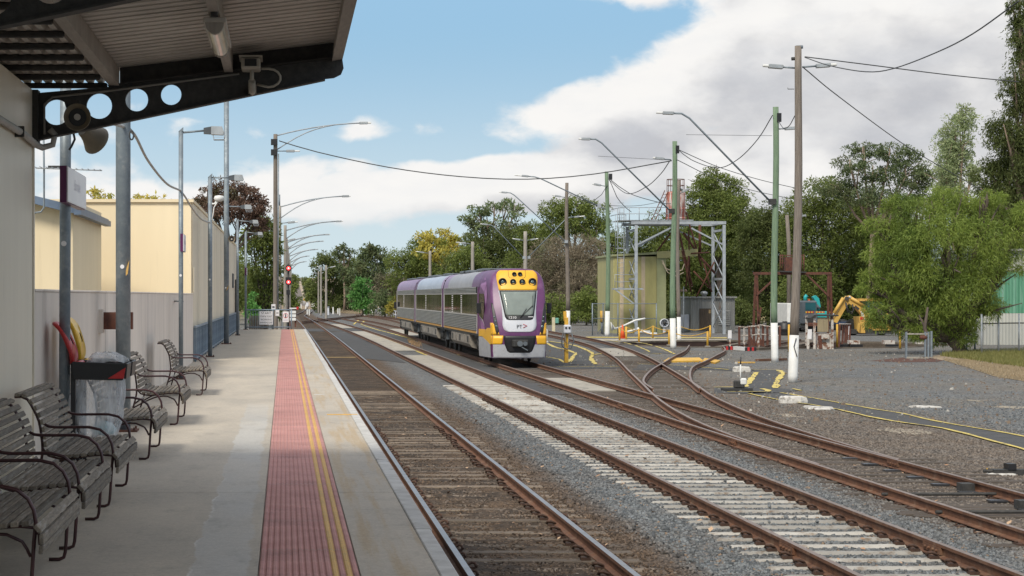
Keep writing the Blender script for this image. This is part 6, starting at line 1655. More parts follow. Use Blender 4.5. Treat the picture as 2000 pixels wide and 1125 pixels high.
tk = thing('water_tank', (31.5, 157, GT + .4), 'faded red upright cylindrical tank on top of the gantry', 'tank')
c = Vector((31.55, 157, 0)); mb = MB(); mb.lathe([(.78, GT + .45), (.78, 10.05), (.72, 10.18), (.3, 10.26), (.02, 10.27)], c, 28); mb.build('shell', m_tank, tk)
for z in (GT + .6, 8.8, 10.0): mb = MB(); mb.lathe([(.785, z), (.80, z + .01), (.80, z + .06), (.785, z + .07)], c, 28); mb.build('band', m_tank, tk)
for k in range(8): a = 2 * math.pi * k / 8; mb = MB(); mb.cyl(c + Vector((.7 * math.cos(a), .7 * math.sin(a), 10.15)), c + Vector((.7 * math.cos(a), .7 * math.sin(a), 11.2)), .025, n=5); mb.build('guard_post', m_rust, tk)
for z in (10.7, 11.2): mb = MB(); mb.tube([c + Vector((.7 * math.cos(a), .7 * math.sin(a), z)) for a in [2 * math.pi * k / 16 for k in range(17)]], .025, 5, cap=False); mb.build('guard_rail', m_rust, tk)
mb = MB()
for s in (-.15, .15): mb.bar((29.6 + s, 156.2, GT + .4), (30.75 + s, 156.6, 10.3), .05, .05)
for k in range(9): u = k / 9; p0 = Vector((29.45, 156.2, GT + .5)).lerp(Vector((30.6, 156.6, 10.2)), u); mb.bar(p0, p0 + Vector((.3, 0, 0)), .03, .03)
mb.build('ladder', m_rust, tk)
mb = MB(); mb.tube([(32.0, 156.4, 10.2), (31.8, 156.3, 10.45), (31.4, 156.2, 10.4), (31.3, 156.1, 10.0), (31.3, 156.1, 7.6)], .06, 8); mb.build('overflow_pipe', m_galv, tk)
# rusty chute and pipes slung under the gantry
pc = thing('rusty_pipework', (33, 158, GZ), 'rusty pipes and chutes slanting down under the gantry', 'pipework')
for a, b, r in (((1325, 450), (1352, 560), .09), ((1335, 455), (1370, 505), .10), ((1370, 505), (1398, 535), .10), ((1355, 530), (1388, 565), .07), ((1345, 500), (1340, 560), .06), ((1367, 440), (1367, 495), .12), ((1340, 415), (1370, 520), .07), ((1375, 515), (1390, 570), .07), ((1395, 512), (1360, 580), .06), ((1310, 455), (1280, 495), .07), ((1350, 495), (1385, 493), .06), ((1345, 450), (1347, 540), .06), ((1332, 490), (1350, 570), .06)):
    mb = MB(); mb.cyl(at(*a, 157.5), at(*b, 158.2), r, n=8); mb.build('pipe', m_rust, pc)

ht = thing('tin_hut', (36, 163, GZ), 'small weathered tin hut with timber door beside the gantry', 'hut')
hx0, hx1, hy0, hy1, hz = 33.9, 37.6, 162.5, 166.5, 1.62
n = 26; p = (hx1 - hx0) / n; mb = MB(); pr = []
for k in range(n): pr += [(hx0 + p * k, 0), (hx0 + p * (k + .5), -.025)]
pr.append((hx1, 0)); nn = len(pr); mb.add([(x, hy0 + d, z) for z in (GZ, hz) for x, d in pr], [(i, i + 1, nn + i + 1, nn + i) for i in range(nn - 1)]); mb.build('front_cladding', m_tin, ht)
mb = MB(); mb.box(hx0 + .01, hx1 - .01, hy0 + .04, hy1, GZ, hz); mb.build('wall_core', m_tin, ht)
mb = MB(); mb.prism([(hx0 - .15, hz), (hx1 + .15, hz), (hx1 + .1, hz + .14), (hx0 - .1, hz + .14)], 'y', hy0 - .25, hy1 + .2); mb.build('roof', m_tin, ht)
for k in range(5): mb = MB(); x = 34.62 + k * .215; mb.box(x, x + .205, hy0 - .07, hy0 - .03, GZ + .15, .75); mb.build('door_board', m_board, ht)
mb = MB(); mb.box(35.4, 35.55, hy0 - .09, hy0 - .07, .35, .65); mb.build('notice', mat('tan_notice', (0.6, 0.42, 0.2), None, 2, .6), ht)
mb = MB(); mb.lathe([(.2, hz + .14), (.2, hz + .3), (.3, hz + .32), (.28, hz + .5), (.1, hz + .58)], (35.2, hy0 + .8, 0), 16); mb.build('roof_vent', m_lamp, ht)
for k in range(8): mb = MB(); z = -.6 + k * .16; mb.prism([(hy0 - .03, z), (hy0 - .10, z - .03), (hy0 - .03, z + .1)], 'x', 36.2, 37.2); mb.build('louvre', m_tin, ht)
mb = MB(); mb.box(33.0, 33.85, hy0 + .2, hy0 + .8, GZ + .3, .25); mb.build('meter_box', m_twhite, ht, bevel=.02)
lp = thing('yard_floodlight', (at(1335, 0, 160).x, 160, GZ), 'thin yard post with two small floodlights beside the tin hut', 'lamp')
b = Vector((at(1335, 0, 160).x, 160, GZ)); mb = MB(); mb.cyl(b, at(1335, 560, 160), .05, n=8); mb.build('post', m_galv_beam, lp)
for s in (-1, 1): c = at(1335 + s * 4, 567, 160); mb = MB(); mb.lathe([(.05, .1), (.13, 0), (.15, -.1), (.02, -.12)], c, 10); mb.build('lamp_head', m_palebark, lp)

# chain-wire enclosure
cw = thing('wire_enclosure', (27.5, 152, GZ), 'chain-wire enclosure with pipe frame in front of the olive shed', 'fence')
m_mesh = bpy.data.materials.new('chain_wire'); m_mesh.use_nodes = True; nt = NT(m_mesh.node_tree); b_ = nt.n['Principled BSDF']; b_.inputs['Base Color'].default_value = (.3, .31, .31, 1); b_.inputs['Metallic'].default_value = .5; b_.inputs['Roughness'].default_value = .5
b_.inputs['Alpha'].default_value = .22
EX = [at(1157, 0, 150).x, at(1180, 0, 153).x, at(1207, 0, 150).x, at(1282, 0, 150).x]
for x, y in ((EX[0], 150), (EX[1], 153.5), (EX[2], 150), (EX[3], 150)): mb = MB(); mb.cyl((x, y, GZ), (x, y, 1.25), .045, n=8); mb.build('post', m_galv, cw)
for z in (1.2, .05): mb = MB(); mb.tube([(EX[0], 150, z), (EX[1], 153.5, z), (EX[2], 150, z), (EX[3], 150, z)], .035, 6); mb.build('pipe_rail', m_galv, cw)
for (x0, y0), (x1, y1) in (((EX[0], 150), (EX[1], 153.5)), ((EX[1], 153.5), (EX[2], 150))): mb = MB(); mb.add([(x0, y0, GZ), (x1, y1, GZ), (x1, y1, 1.2), (x0, y0, 1.2)], [(0, 1, 2, 3)]); mb.build('wire_mesh', m_mesh, cw)
# white pipework at its foot
wp = thing('white_pipework', (28, 147, GZ), 'white pipes and fittings lying by the shed foot', 'pipework')
for pts, r in (([(1196, 645), (1194, 630), (1200, 642), (1208, 640)], .09), ([(1210, 640), (1240, 626), (1260, 622)], .07), ([(1252, 646), (1270, 652), (1283, 652)], .1), ([(1225, 648), (1240, 644)], .08), ([(1245, 640), (1250, 648), (1270, 648)], .09)):
    mb = MB(); mb.tube([at(a, b, 148) for a, b in pts], r, 8); mb.build('pipe', m_white, wp)

# ------------------------------------------------------------------ turntable pit and bridge
pit = thing('turntable_pit', (PIT.x, PIT.y, GZ - 1.1), None, None, kind='structure')
n = 64; ring = [(math.cos(2 * math.pi * k / n), math.sin(2 * math.pi * k / n)) for k in range(n)]
m_pitwall = mat('rusty_pit_wall', (0.05, 0.026, 0.022), (0.035, 0.02, 0.018), 3, .9)
mb = MB(); mb.add([(PIT.x + PIT_R * 1.002 * x, PIT.y + PIT_R * 1.002 * y, z) for z in (GZ - 1.1, GZ - .001) for x, y in ring], [(k, (k + 1) % n, n + (k + 1) % n, n + k) for k in range(n)]); mb.build('pit_wall', m_pitwall, pit)
mb = MB(); mb.sheet([(PIT.x + PIT_R * 1.01 * x, PIT.y + PIT_R * 1.01 * y) for x, y in ring], GZ - 1.1); mb.build('pit_floor', m_ground, pit)
rim = MB(); rim.add([(PIT.x + r * x, PIT.y + r * y, GZ + z) for r, z in ((PIT_R - .01, -.05), (PIT_R - .01, .06), (PIT_R + .35, .06), (PIT_R + .35, -.02)) for x, y in ring], [(j * n + k, j * n + (k + 1) % n, (j + 1) * n + (k + 1) % n, (j + 1) * n + k) for j in range(3) for k in range(n)]); rim.build('pit_rim', mat('pit_rim_timber', (0.16, 0.13, 0.10), (0.09, 0.075, 0.06), 2, .9), pit)
br = thing('turntable_bridge', (PIT.x, PIT.y, GZ - 1.0), 'rusty turntable bridge with leaning handrails across the pit', 'turntable')
ax = Vector((.36, .933, 0)).normalized(); sx_ = Vector((ax.y, -ax.x, 0)); Cc = Vector((PIT.x, PIT.y, 0))
def bp(u, v, z): q = Cc + ax * u + sx_ * v; q.z = z; return q


for s in (-.8, .8):
    mb = MB(); mb.bar(bp(-PIT_R + .1, s, GZ - .45), bp(PIT_R - .1, s, GZ - .45), .25, .8); mb.build('girder', m_rust, br)
    rail([bp(-PIT_R + .1, s, GZ + .16), bp(PIT_R - .1, s, GZ + .16)], br, m_rail_top)
for k in range(24): mb = MB(); u = -PIT_R + .6 + k * .77; mb.bar(bp(u, -1.9, GZ - .02), bp(u, 1.9, GZ - .02), .24, .1); mb.build('deck_timber', m_dark_sl, br)
for s in (-1.85, 1.85):
    mb = MB(); mb.bar(bp(-PIT_R + .1, s, GZ + .06), bp(PIT_R - .1, s, GZ + .06), .5, .05); mb.build('walk_board', m_timber_sl, br)
# near railing beside the bridge end, with posts the photo shows in front of the pit
nr_ = thing('pit_railing', (26.5, 113, GZ), 'row of rusty posts with sagging white handrail at the near pit edge', 'railing')
xs = [1444, 1453, 1464, 1473, 1481, 1490, 1499, 1508, 1523]
tops = []
for k, px in enumerate(xs):
    b = gp(px, 679 - (k % 2) * 1.5); t_ = at(px + R.uniform(-1, 1), 638 - (3 if 3 < k < 6 else 0) + R.uniform(-1.5, 1.5), b.y); tops.append(t_)
    mb = MB(); mb.bar(b, t_, .11, .11); mb.build('post', m_rust if k % 3 != 1 else m_whiterust, nr_)
mb = MB(); mb.tube(tops, .045, 6); mb.build('handrail', m_whiterust, nr_)
mb = MB(); mb.tube([q.lerp(gp(px, 679), .42) for q, px in zip(tops, xs)], .04, 6); mb.build('handrail', m_whiterust, nr_)
for px in (1466, 1483): c = gp(px, 676); mb = MB(); mb.prism([(c.x - .25, GZ), (c.x + .35, GZ), (c.x + .02, GZ + .6), (c.x - .1, GZ + .6)], 'y', c.y, c.y + .06); mb.build('gusset_plate', m_rust, nr_)
# right-hand railing by the cabin
r2 = thing('pit_railing', (31.8, 112, GZ), 'short rusty railing to the right of the turntable cabin', 'railing'); tops = []
for px, py in ((1638, 678), (1645, 676), (1650, 674), (1654, 672), (1659, 670)):
    b = gp(px, py); t_ = at(px + 2, 633, b.y); tops.append(t_); mb = MB(); mb.bar(b, t_, .1, .1); mb.build('post', m_rust, r2)
mb = MB(); mb.tube(tops, .05, 6); mb.build('handrail', m_whiterust, r2)
# control cabin
cbn = thing('control_cabin', (30.4, 111, GZ), 'flaking white turntable control cabin with dark roof', 'cabin')
Y = gp(1600, 682).y; sc_ = Y / FPX
def cx_(px): return (px - VX) * sc_
def cz_(py): return EYE + (VY - py) * sc_
for px in (1584, 1591, 1626, 1634): mb = MB(); mb.box(cx_(px) - .06, cx_(px) + .06, Y + (.0 if px in (1591, 1626) else .9), Y + .12 + (.0 if px in (1591, 1626) else .9), GZ, cz_(617)); mb.build('post', m_whiterust, cbn)
mb = MB(); mb.prism([(cx_(1581), cz_(621)), (cx_(1590), cz_(614.5)), (cx_(1636), cz_(614.5)), (cx_(1637), cz_(617.5)), (cx_(1592), cz_(617.5)), (cx_(1583), cz_(622))], 'y', Y - .15, Y + 1.6); mb.build('roof', m_dark_steel, cbn)
mb = MB()
for k in range(12): x = cx_(1597) + k * (cx_(1618) - cx_(1597)) / 12; mb.box(x, x + .035, Y - .02, Y + .02, cz_(648), cz_(620)); 
mb.box(cx_(1597), cx_(1618), Y + .021, Y + .05, cz_(648), cz_(620)); mb.build('ribbed_panel', mat('tan_cabinet', (0.42, 0.35, 0.22), (0.32, 0.26, 0.17), 3, .7, stretch=(3, 1, .4)), cbn)
mb = MB(); mb.prism([(cx_(1597), GZ), (cx_(1630), GZ), (cx_(1624), cz_(651)), (cx_(1600), cz_(651))], 'y', Y + .1, Y + .9); mb.build('pedestal', m_whiterust, cbn)
mb = MB(); mb.box(cx_(1604), cx_(1618), Y - .1, Y + .1, cz_(662), cz_(652)); mb.build('control_box', m_whiterust, cbn)
mb = MB(); mb.prism([(cx_(1600), cz_(681)), (cx_(1606), cz_(681)), (cx_(1604), cz_(655)), (cx_(1598), cz_(656))], 'y', Y - .02, Y + .1); mb.build('rusty_lever_plate', m_rust, cbn)
sg_ = thing('notice_board', (cx_(1580), Y, GZ), 'narrow white notice leaning beside the control cabin', 'sign')
mb = MB(); mb.prism([(cx_(1576), cz_(662)), (cx_(1584), cz_(662)), (cx_(1585), cz_(643)), (cx_(1577), cz_(643))], 'y', Y - .1, Y - .06); mb.build('board', m_sign, sg_)
mb = MB(); mb.box(cx_(1575), cx_(1580), Y - .09, Y - .05, GZ, cz_(662)); mb.build('post', m_whiterust, sg_)
sg_ = thing('notice_board', (at(1426, 0, 113).x, 113, GZ), 'narrow white notice at the left end of the pit railing', 'sign')
mb = MB(); a, b = at(1422, 645, 113), at(1429, 661, 113); mb.box(a.x, b.x, 113, 113.04, b.z, a.z); mb.build('board', m_sign, sg_)
mb = MB(); mb.box(b.x - .12, b.x - .04, 113.05, 113.1, GZ, a.z); mb.build('post', m_whiterust, sg_)
sb_ = thing('stop_beam', (26.7, 112, GZ), 'low white beam with red and black striped ends before the pit', 'beam')
a, b = gp(1413, 684), gp(1476, 686); mb = MB(); mb.bar(a + Vector((.6, 0, .12)), b + Vector((-.5, 0, .12)), .2, .2); mb.build('white_beam', m_white, sb_)
for p0, dx in ((a, 1), (b, -1)):
    for k in range(5): q = p0 + Vector((dx * k * .12, 0, .12)); mb = MB(); mb.bar(q, q + Vector((dx * .118, 0, 0)), .22, .2); mb.build('stripe', m_red if k % 2 else m_black, sb_)
mb = MB(); mb.bar(gp(1476, 686) + Vector((0.1, 0, .12)), gp(1580, 681) + Vector((0, 0, .12)), .2, .14); mb.build('extension_beam', m_timber_sl, sb_)
# sleeper stack / buffer timbers right of the pit
bt = thing('timber_edging', (36, 117, GZ), 'line of grey timbers with white blocks edging the pit apron', 'timbers')
a, b = at(1650, 672, 117), at(1850, 674, 119); mb = MB(); mb.bar(a + Vector((0, 0, -.1)), b + Vector((0, 0, -.1)), .4, .35); mb.build('beam', m_timber_sl, bt)
for px in (1667, 1735, 1800): c = at(px, 668, 116.6); mb = MB(); mb.box(c.x - .3, c.x + .3, 116.3, 116.9, c.z - .12, c.z + .1); mb.build('block', m_whiterust, bt)
# solid black boxes put in for the shade of recesses below the timbers
for px in (1640, 1668, 1737): c = at(px, 676, 116.6); mb = MB(); mb.box(c.x - .35, c.x + .35, 116.0, 116.25, GZ, c.z + .12); mb.build('recess_shade_box', m_black, bt)

# ------------------------------------------------------------------ yellow chain posts, cone, hose post and other posts
CH = [(1210, 666), (1248, 670), (1307, 674.5), (1382, 677)]; CR = [(1223, 664), (1275, 661.5), (1328, 661.5), (1387, 660.5)]
def chain(rows, hpx, lab, seq):
    prev = None
    for k, (px, py) in enumerate(rows):
        b = gp(px, py); h = .92; t = thing('chain_post', b, lab % seq[k], 'post', 'yellow chain posts round the turntable pit')
        mb = MB(); mb.cyl(b, b + Vector((0, 0, h)), .065, n=10); mb.build('shaft', m_yellowp, t)
        mb = MB(); mb.box(b.x - .14, b.x + .14, b.y - .14, b.y + .14, GZ + .001, GZ + .05); mb.build('foot', m_beigeconc, t)
        if prev is not None:
            for z in (.88,):
                pts = [prev.lerp(b, u) + Vector((0, 0, z - .28 * math.sin(math.pi * u))) for u in [i / 10 for i in range(11)]]
                mb = MB(); mb.tube(pts, .028, 5); mb.build('chain', m_yellowp, t)
        prev = b


chain(CH, 27, 'yellow chain post %s', ['nearest the traffic cone, in front of the pit', 'second from the traffic cone, in front of the pit', 'just left of the green pole at the near pit edge', 'at the right end of the near pit edge row'])
chain(CR, 27, 'yellow chain post %s', ['right behind the traffic cone', 'on the far pit edge before the shed end', 'on the far pit edge right of the green pole', 'on the far pit edge below the gantry leg'])
for px, py, h, lab in ((1541, 688, 1.5, 'thin yellow post beside the timber pole'), (1635, 680, 1.4, 'thin yellow post behind the cabin railing'), (1758, 682, 1.2, 'thin yellow post left of the willow-like tree')):
    b = gp(px, py); t = thing('yellow_post', b, lab, 'post'); mb = MB(); mb.cyl(b, b + Vector((0, 0, h)), .06, n=8); mb.build('shaft', m_yellowp, t); mb = MB(); mb.cyl(b, b + Vector((0, 0, .04)), .12, n=8); mb.build('foot', m_dark_steel, t)
b = gp(1216, 661); cn = thing('traffic_cone', b, 'orange traffic cone beside the shed pipes', 'cone')
mb = MB(); mb.box(b.x - .26, b.x + .26, b.y - .26, b.y + .26, GZ + .002, GZ + .06); mb.build('base', m_orange, cn)
mb = MB(); mb.lathe([(.21, .06), (.12, .5), (.05, .95), (.03, .97)], b, 16); mb.build('cone_body', m_orange, cn)
b = gp(1106, 709); hp = thing('hose_post', b, 'yellow post with grey meter box and coiled hose beside the train', 'post')
Y = b.y
mb = MB(); mb.bar(b, at(1106, 620, Y), .17, .17); mb.build('post', m_yellowp, hp, bevel=.015)
mb = MB(); mb.bar(at(1104, 626, Y + .1), at(1103, 608, Y + .1), .14, .14); mb.build('post_extension', m_yellowp, hp)
c = at(1108, 643, Y - .18); mb = MB(); mb.box(c.x - .17, c.x + .17, Y - .3, Y - .05, c.z - .2, c.z + .2); mb.build('meter_box', m_twhite, hp, bevel=.05)
for dx in (-.07, .08): mb = MB(); mb.cyl((c.x + dx, Y - .32, c.z + .06), (c.x + dx, Y - .29, c.z + .06), .05, n=10); mb.build('dial', m_black, hp)
mb = MB(); mb.tube([at(1101, 648, Y - .2), at(1097, 662, Y - .2), at(1098, 676, Y - .2), at(1106, 682, Y - .2), at(1115, 680, Y - .2), at(1121, 666, Y - .2), at(1116, 651, Y - .2)], .028, 6); mb.tube([at(1103, 650, Y - .25), at(1104, 668, Y - .25), at(1110, 672, Y - .25), at(1112, 656, Y - .25)], .022, 6); mb.build('hose', mat('grey_hose', (0.13, 0.15, 0.17), None, 3, .5), hp)
b = gp(1176, 652); t = thing('bollard', b, 'yellow and black bollard beside the chain-wire enclosure', 'bollard'); mb = MB(); mb.cyl(b + Vector((0, 0, .95)), b + Vector((0, 0, 1.85)), .17, n=12); mb.build('yellow_sleeve', m_yellowp, t); mb = MB(); mb.cyl(b, b + Vector((0, 0, .95)), .11, n=10); mb.bar(b + Vector((-.4, 0, 0)), b + Vector((0, 0, .5)), .06, .06); mb.build('stand', m_cabgrey, t)
b = gp(1081, 649); t = thing('marker_post', b, 'cream post with a green box just right of the train', 'post'); mb = MB(); mb.box(b.x - .12, b.x + .12, b.y - .12, b.y + .12, GZ, GZ + 1.25); mb.build('shaft', mat('cream_post', (0.62, 0.55, 0.38), None, 3, .7), t); mb = MB(); mb.box(b.x + .14, b.x + .42, b.y - .2, b.y + .1, GZ + .75, GZ + 1.2); mb.build('green_box', mat('seafoam_box', (0.15, 0.4, 0.32), None, 3, .6), t, bevel=.04)
b = gp(1068.5, 669); t = thing('marker_post', b, 'bent white hooped post at the train corner', 'post'); mb = MB(); mb.tube([b, b + Vector((0, 0, .75)), b + Vector((-.03, 0, .85)), b + Vector((-.2, 0, .86))], .05, 8); mb.build('shaft', m_white, t); mb = MB(); mb.cyl(b, b + Vector((0, 0, .06)), .1, n=8); mb.build('foot', m_white, t)

# whitewashed stones and slabs along the footway
def boulder(px, py, wpx, hm, dm, lab, flat=False):
    b = gp(px, py); W = wpx * b.y / FPX; mb = MB(); n = 14; rr = random.Random(int(px)); rows = [(1.0, 0), (1.02, hm * .35), (.94, hm * .85), (.8, hm), (.02, hm * 1.02)]
    vs = []
    jt = [rr.uniform(.82, 1.1) if hm > .1 else rr.uniform(.5, 1.12) for _ in range(n)]
    for f, z in rows:
        for k in range(n):
            a = 2 * math.pi * k / n; cs = math.copysign(abs(math.cos(a)) ** .5, math.cos(a)); sn = math.copysign(abs(math.sin(a)) ** .5, math.sin(a))
            vs.append((b.x + W / 2 * f * cs * jt[k], b.y + dm / 2 * f * sn * jt[k], GZ + z * (1 + rr.uniform(-.08, .08))))
    mb.add(vs, [(j * n + k, j * n + (k + 1) % n, (j + 1) * n + (k + 1) % n, (j + 1) * n + k) for j in range(4) for k in range(n)], smooth=False)
    mb.build('painted_stone', m_boulder, label=lab, cat='stone')


boulder(1546, 787, 54, .19, .5, 'large whitewashed stone block straddling the footway edge')
boulder(1447, 726, 38, .2, .5, 'whitewashed stone block behind the switch lever')
boulder(1595, 799, 60, .07, 1.1, 'flat broken whitewashed slab just past the footway block')
boulder(1803, 796, 58, .05, .7, 'flat white slab lying alone in the open gravel')
boulder(1960, 928, 80, .04, .35, 'pale slab at the right edge beside the rusty rail')
# switch lever
b = gp(1441, 764); sw = thing('switch_lever', b, 'hand-thrown points lever with white and black handle', 'lever')
mb = MB(); mb.bar(b + Vector((-.5, 0, .06)), b + Vector((.45, 0, .06)), .35, .08); mb.build('base', m_dark_steel, sw)
mb = MB(); mb.box(b.x - .12, b.x + .2, b.y - .12, b.y + .12, GZ + .1, GZ + .34); mb.build('throw_box', m_dark_steel, sw, bevel=.03)
mb = MB(); mb.box(b.x + .06, b.x + .26, b.y - .16, b.y - .04, GZ + .2, GZ + .42); mb.build('weight', m_white, sw, bevel=.04)
mb = MB(); mb.cyl(b + Vector((.08, 0, .3)), at(1446.5, 712, b.y), .022, n=8); mb.build('handle', m_white, sw)
mb = MB(); mb.cyl(at(1446.5, 712, b.y), at(1447, 697, b.y), .02, n=8); mb.build('grip', m_black, sw)
b = gp(1978, 928); sw = thing('point_motor', b, 'low black points mechanism with yellow board at the right edge', 'mechanism')
mb = MB(); mb.box(b.x - .35, b.x + .3, b.y - .1, b.y + .2, GZ, GZ + .1); mb.cyl(b + Vector((-.5, 0, .07)), b + Vector((.6, 0, .07)), .03, n=8); mb.build('rodding', m_dark_steel, sw)
mb = MB(); mb.box(b.x - .12, b.x + .02, b.y - .12, b.y + .1, GZ + .1, GZ + .2); mb.build('crank', m_black, sw)
mb = MB(); mb.box(b.x - .25, b.x + .5, b.y + .3, b.y + .55, GZ + .02, GZ + .07); mb.build('yellow_board', m_yellowp, sw)
a, b = gp(1478, 706), gp(1535, 704); mb = MB(); mb.bar(a + Vector((0, 0, .06)), b + Vector((0, 0, .06)), .15, .1); mb.build('loose_rail', m_rail, label='short length of loose rail lying at the green pole foot', cat='rail')
a, b = gp(1439, 710), gp(1474, 710); mb = MB(); mb.bar(a + Vector((0, 0, .05)), b + Vector((0, 0, .05)), .2, .06); mb.build('orange_plank', m_plantyel, label='orange plank lying behind the whitewashed stone', cat='plank')

# ------------------------------------------------------------------ rusty portal frame
pf_ = thing('rusty_portal', (39, 150, GZ), 'rusty steel portal frame with a caged red box on top', 'frame')
Y = 150
for px, lean_ in ((1476, -5), (1478, 4), (1618, -1), (1622, 3)):
    a, b = at(px, 533, Y), at(px + lean_, 655, Y + .6); mb = MB(); mb.bar(b, a, .16, .16); mb.build('leg', m_rust, pf_)
mb = MB(); mb.bar(at(1471, 534, Y), at(1624, 534, Y), .2, .2); mb.build('crossbeam', m_rust, pf_)
for a, b in (((1478, 576), (1512, 545)), ((1575, 536), (1618, 578)), ((1478, 578), (1482, 640)), ((1486, 600), (1480, 640))): mb = MB(); mb.bar(at(*a, Y), at(*b, Y), .13, .13); mb.build('brace', m_rust, pf_)
mb = MB(); a, b = at(1533, 502, Y), at(1546, 531, Y); mb.box(a.x, b.x, Y - .3, Y + .4, b.z, a.z); mb.build('red_box', m_rust, pf_)
mb = MB(); mb.bar(at(1522, 530, Y), at(1572, 532, Y), .8, .1); mb.build('platform', m_dark_steel, pf_)
for px in (1524, 1528, 1565, 1570): mb = MB(); mb.cyl(at(px, 531, Y), at(px, 497, Y), .05, n=6); mb.build('cage_post', m_rust, pf_)
mb = MB(); mb.tube([at(1524, 499, Y), at(1570, 499, Y)], .04, 6); mb.tube([at(1524, 514, Y), at(1570, 514, Y)], .035, 6); mb.build('cage_rail', m_rust, pf_)
b = gp(1541, 650); t = thing('lamp_pole', b, 'leaning grey pole stub with a lamp behind the timber pole', 'pole'); mb = MB(); mb.tube([b, at(1541, 480, b.y), at(1537, 420, b.y)], [.2, .17, .15], 10); mb.build('shaft', m_pole_wood, t); sidelamp(t, (1556, 423), (1572, 421), b.y)

# ------------------------------------------------------------------ excavator, container and backhoe
ex = thing('excavator', (45, 165, GZ), 'teal excavator with grey cab parked behind the turntable', 'excavator')
Y = 165
def bx2(name, m, x0, y0, x1, y1, d0, d1, par=ex, bev=.04):
    a, b = at(x0, y0, Y), at(x1, y1, Y); mb = MB(); mb.box(a.x, b.x, Y + d0, Y + d1, b.z, a.z); return mb.build(name, m, par, bevel=bev)


bx2('cab', m_cabgrey, 1563, 587, 1591, 634, -.8, 1.0, bev=.12); bx2('cab_glass', mat('cab_glass', (0.03, 0.12, 0.14), None, 2, .08), 1568, 591, 1588, 606, -.83, -.7, bev=.0)
bx2('engine_cover', m_teal, 1588, 608, 1617, 622, -.6, 2.5); bx2('counterweight', m_cabgrey, 1565, 612, 1591, 632, -1.0, -.82, bev=.08); bx2('door_badge', m_dark_steel, 1569, 618, 1586, 630, -1.04, -1.0, bev=.02)
for x0, x1 in ((1567, 1583), (1587, 1604), (1608, 1617)):
    w = (x1 - x0) / 6
    for k in range(6): bx2('hazard_stripe', m_red if k % 2 else m_yellow_pl, x0 + k * w, 608, x0 + (k + 1) * w, 611, -1.06, -1.02, bev=0)
mb = MB(); mb.prism([(at(a, 0, Y).x, at(0, b, Y).z) for a, b in ((1586, 580), (1592, 577), (1598, 583), (1601, 598), (1599, 606), (1593, 603), (1592, 590))], 'y', Y - .3, Y + .3); mb.build('boom', m_teal, ex)
mb = MB(); mb.cyl(at(1593, 595, Y - .4), at(1600, 603, Y - .4), .14, n=10); mb.build('boom_ram', m_cabgrey, ex)
mb = MB(); mb.tube([at(1573, 588, Y), at(1573, 580, Y), at(1576, 577, Y)], .16, 8); mb.build('exhaust', m_teal, ex)
mb = MB(); mb.box(at(1576, 0, Y).x, at(1579, 0, Y).x, Y - .5, Y - .3, at(0, 587, Y).z, at(0, 584, Y).z); mb.build('beacon', m_orange, ex)
bx2('blade', m_rust, 1566, 630, 1592, 637, -1.6, -1.2); bx2('undercarriage', m_dark_steel, 1562, 636, 1610, 641, -1.0, 2.0)
for s0, s1 in ((-1.1, -.5), (1.5, 2.1)): bx2('track_belt', m_rubber, 1560, 638, 1612, 648, s0, s1, bev=.2)
vn = thing('white_container', (43, 160, GZ), 'white-sided container with dark louvred end behind the timber pole', 'container')
Y = 160; bx2('shell', m_white, 1534, 592, 1542, 634, -.6, 5, vn); bx2('louvred_end', m_cabgrey, 1542.2, 593, 1560, 634, -.5, 4, vn)
for k in range(8): bx2('louvre', m_dark_steel, 1543, 594.5 + k * 4.8, 1559, 596 + k * 4.8, -.56, -.5, vn, bev=0)
bx2('skid', m_dark_steel, 1536, 634.3, 1559, 648, -.3, 3, vn, bev=.02)
tt = thing('black_tank', gp(1533, 655), 'black ribbed plastic drum by the timber pole', 'drum'); b = gp(1533, 655)
mb = MB(); mb.lathe([(.6, 0), (.62, .1), (.58, .35), (.62, .4), (.62, .55), (.58, .6), (.62, .9), (.5, 1.0), (.05, 1.02)], b, 18); mb.build('drum_body', m_black, tt); mb = MB(); mb.lathe([(.2, 1.02), (.2, 1.08), (.02, 1.09)], b, 12); mb.build('lid', m_black, tt)
bh = thing('backhoe', (45, 150, GZ), 'yellow backhoe loader with raised folded arm partly behind the tree', 'backhoe')
Y = 150
def pz(name, m, pts, d0, d1): mb = MB(); mb.prism([(at(a, 0, Y).x, at(0, b, Y).z) for a, b in pts], 'y', Y + d0, Y + d1); return mb.build(name, m, bh)


pz('dipper_arm', m_plantyel, [(1626, 628), (1633, 631), (1656, 592), (1658, 582), (1653, 578), (1646, 585)], -.25, .25)
pz('boom', m_plantyel, [(1652, 580), (1659, 577), (1676, 592), (1690, 606), (1697, 625), (1703, 643), (1690, 640), (1682, 615), (1668, 600), (1655, 592)], -.3, .3)
mb = MB(); mb.cyl(at(1629, 612, Y - .35), at(1647, 582, Y - .35), .13, n=10); mb.cyl(at(1662, 582, Y - .35), at(1688, 598, Y - .35), .13, n=10); mb.build('ram', m_plantyel, bh)
mb = MB(); mb.cyl(at(1626, 618, Y - .35), at(1630, 610, Y - .35), .07, n=8); mb.cyl(at(1658, 579, Y - .35), at(1665, 584, Y - .35), .07, n=8); mb.build('ram_rod', m_lamp, bh)
mb = MB(); mb.tube([at(1653, 592, Y - .4), at(1656, 605, Y - .4), at(1662, 610, Y - .4), at(1667, 606, Y - .4), at(1665, 594, Y - .4)], .05, 6); mb.tube([at(1651, 590, Y - .45), at(1655, 609, Y - .45), at(1664, 613, Y - .45), at(1669, 600, Y - .45)], .04, 6); mb.build('hydraulic_hose', m_black, bh)
mb = MB(); mb.cyl(at(1654, 583, Y - .4), at(1654, 583, Y + .4), .16, n=12); mb.build('knuckle_pin', m_dark_steel, bh)
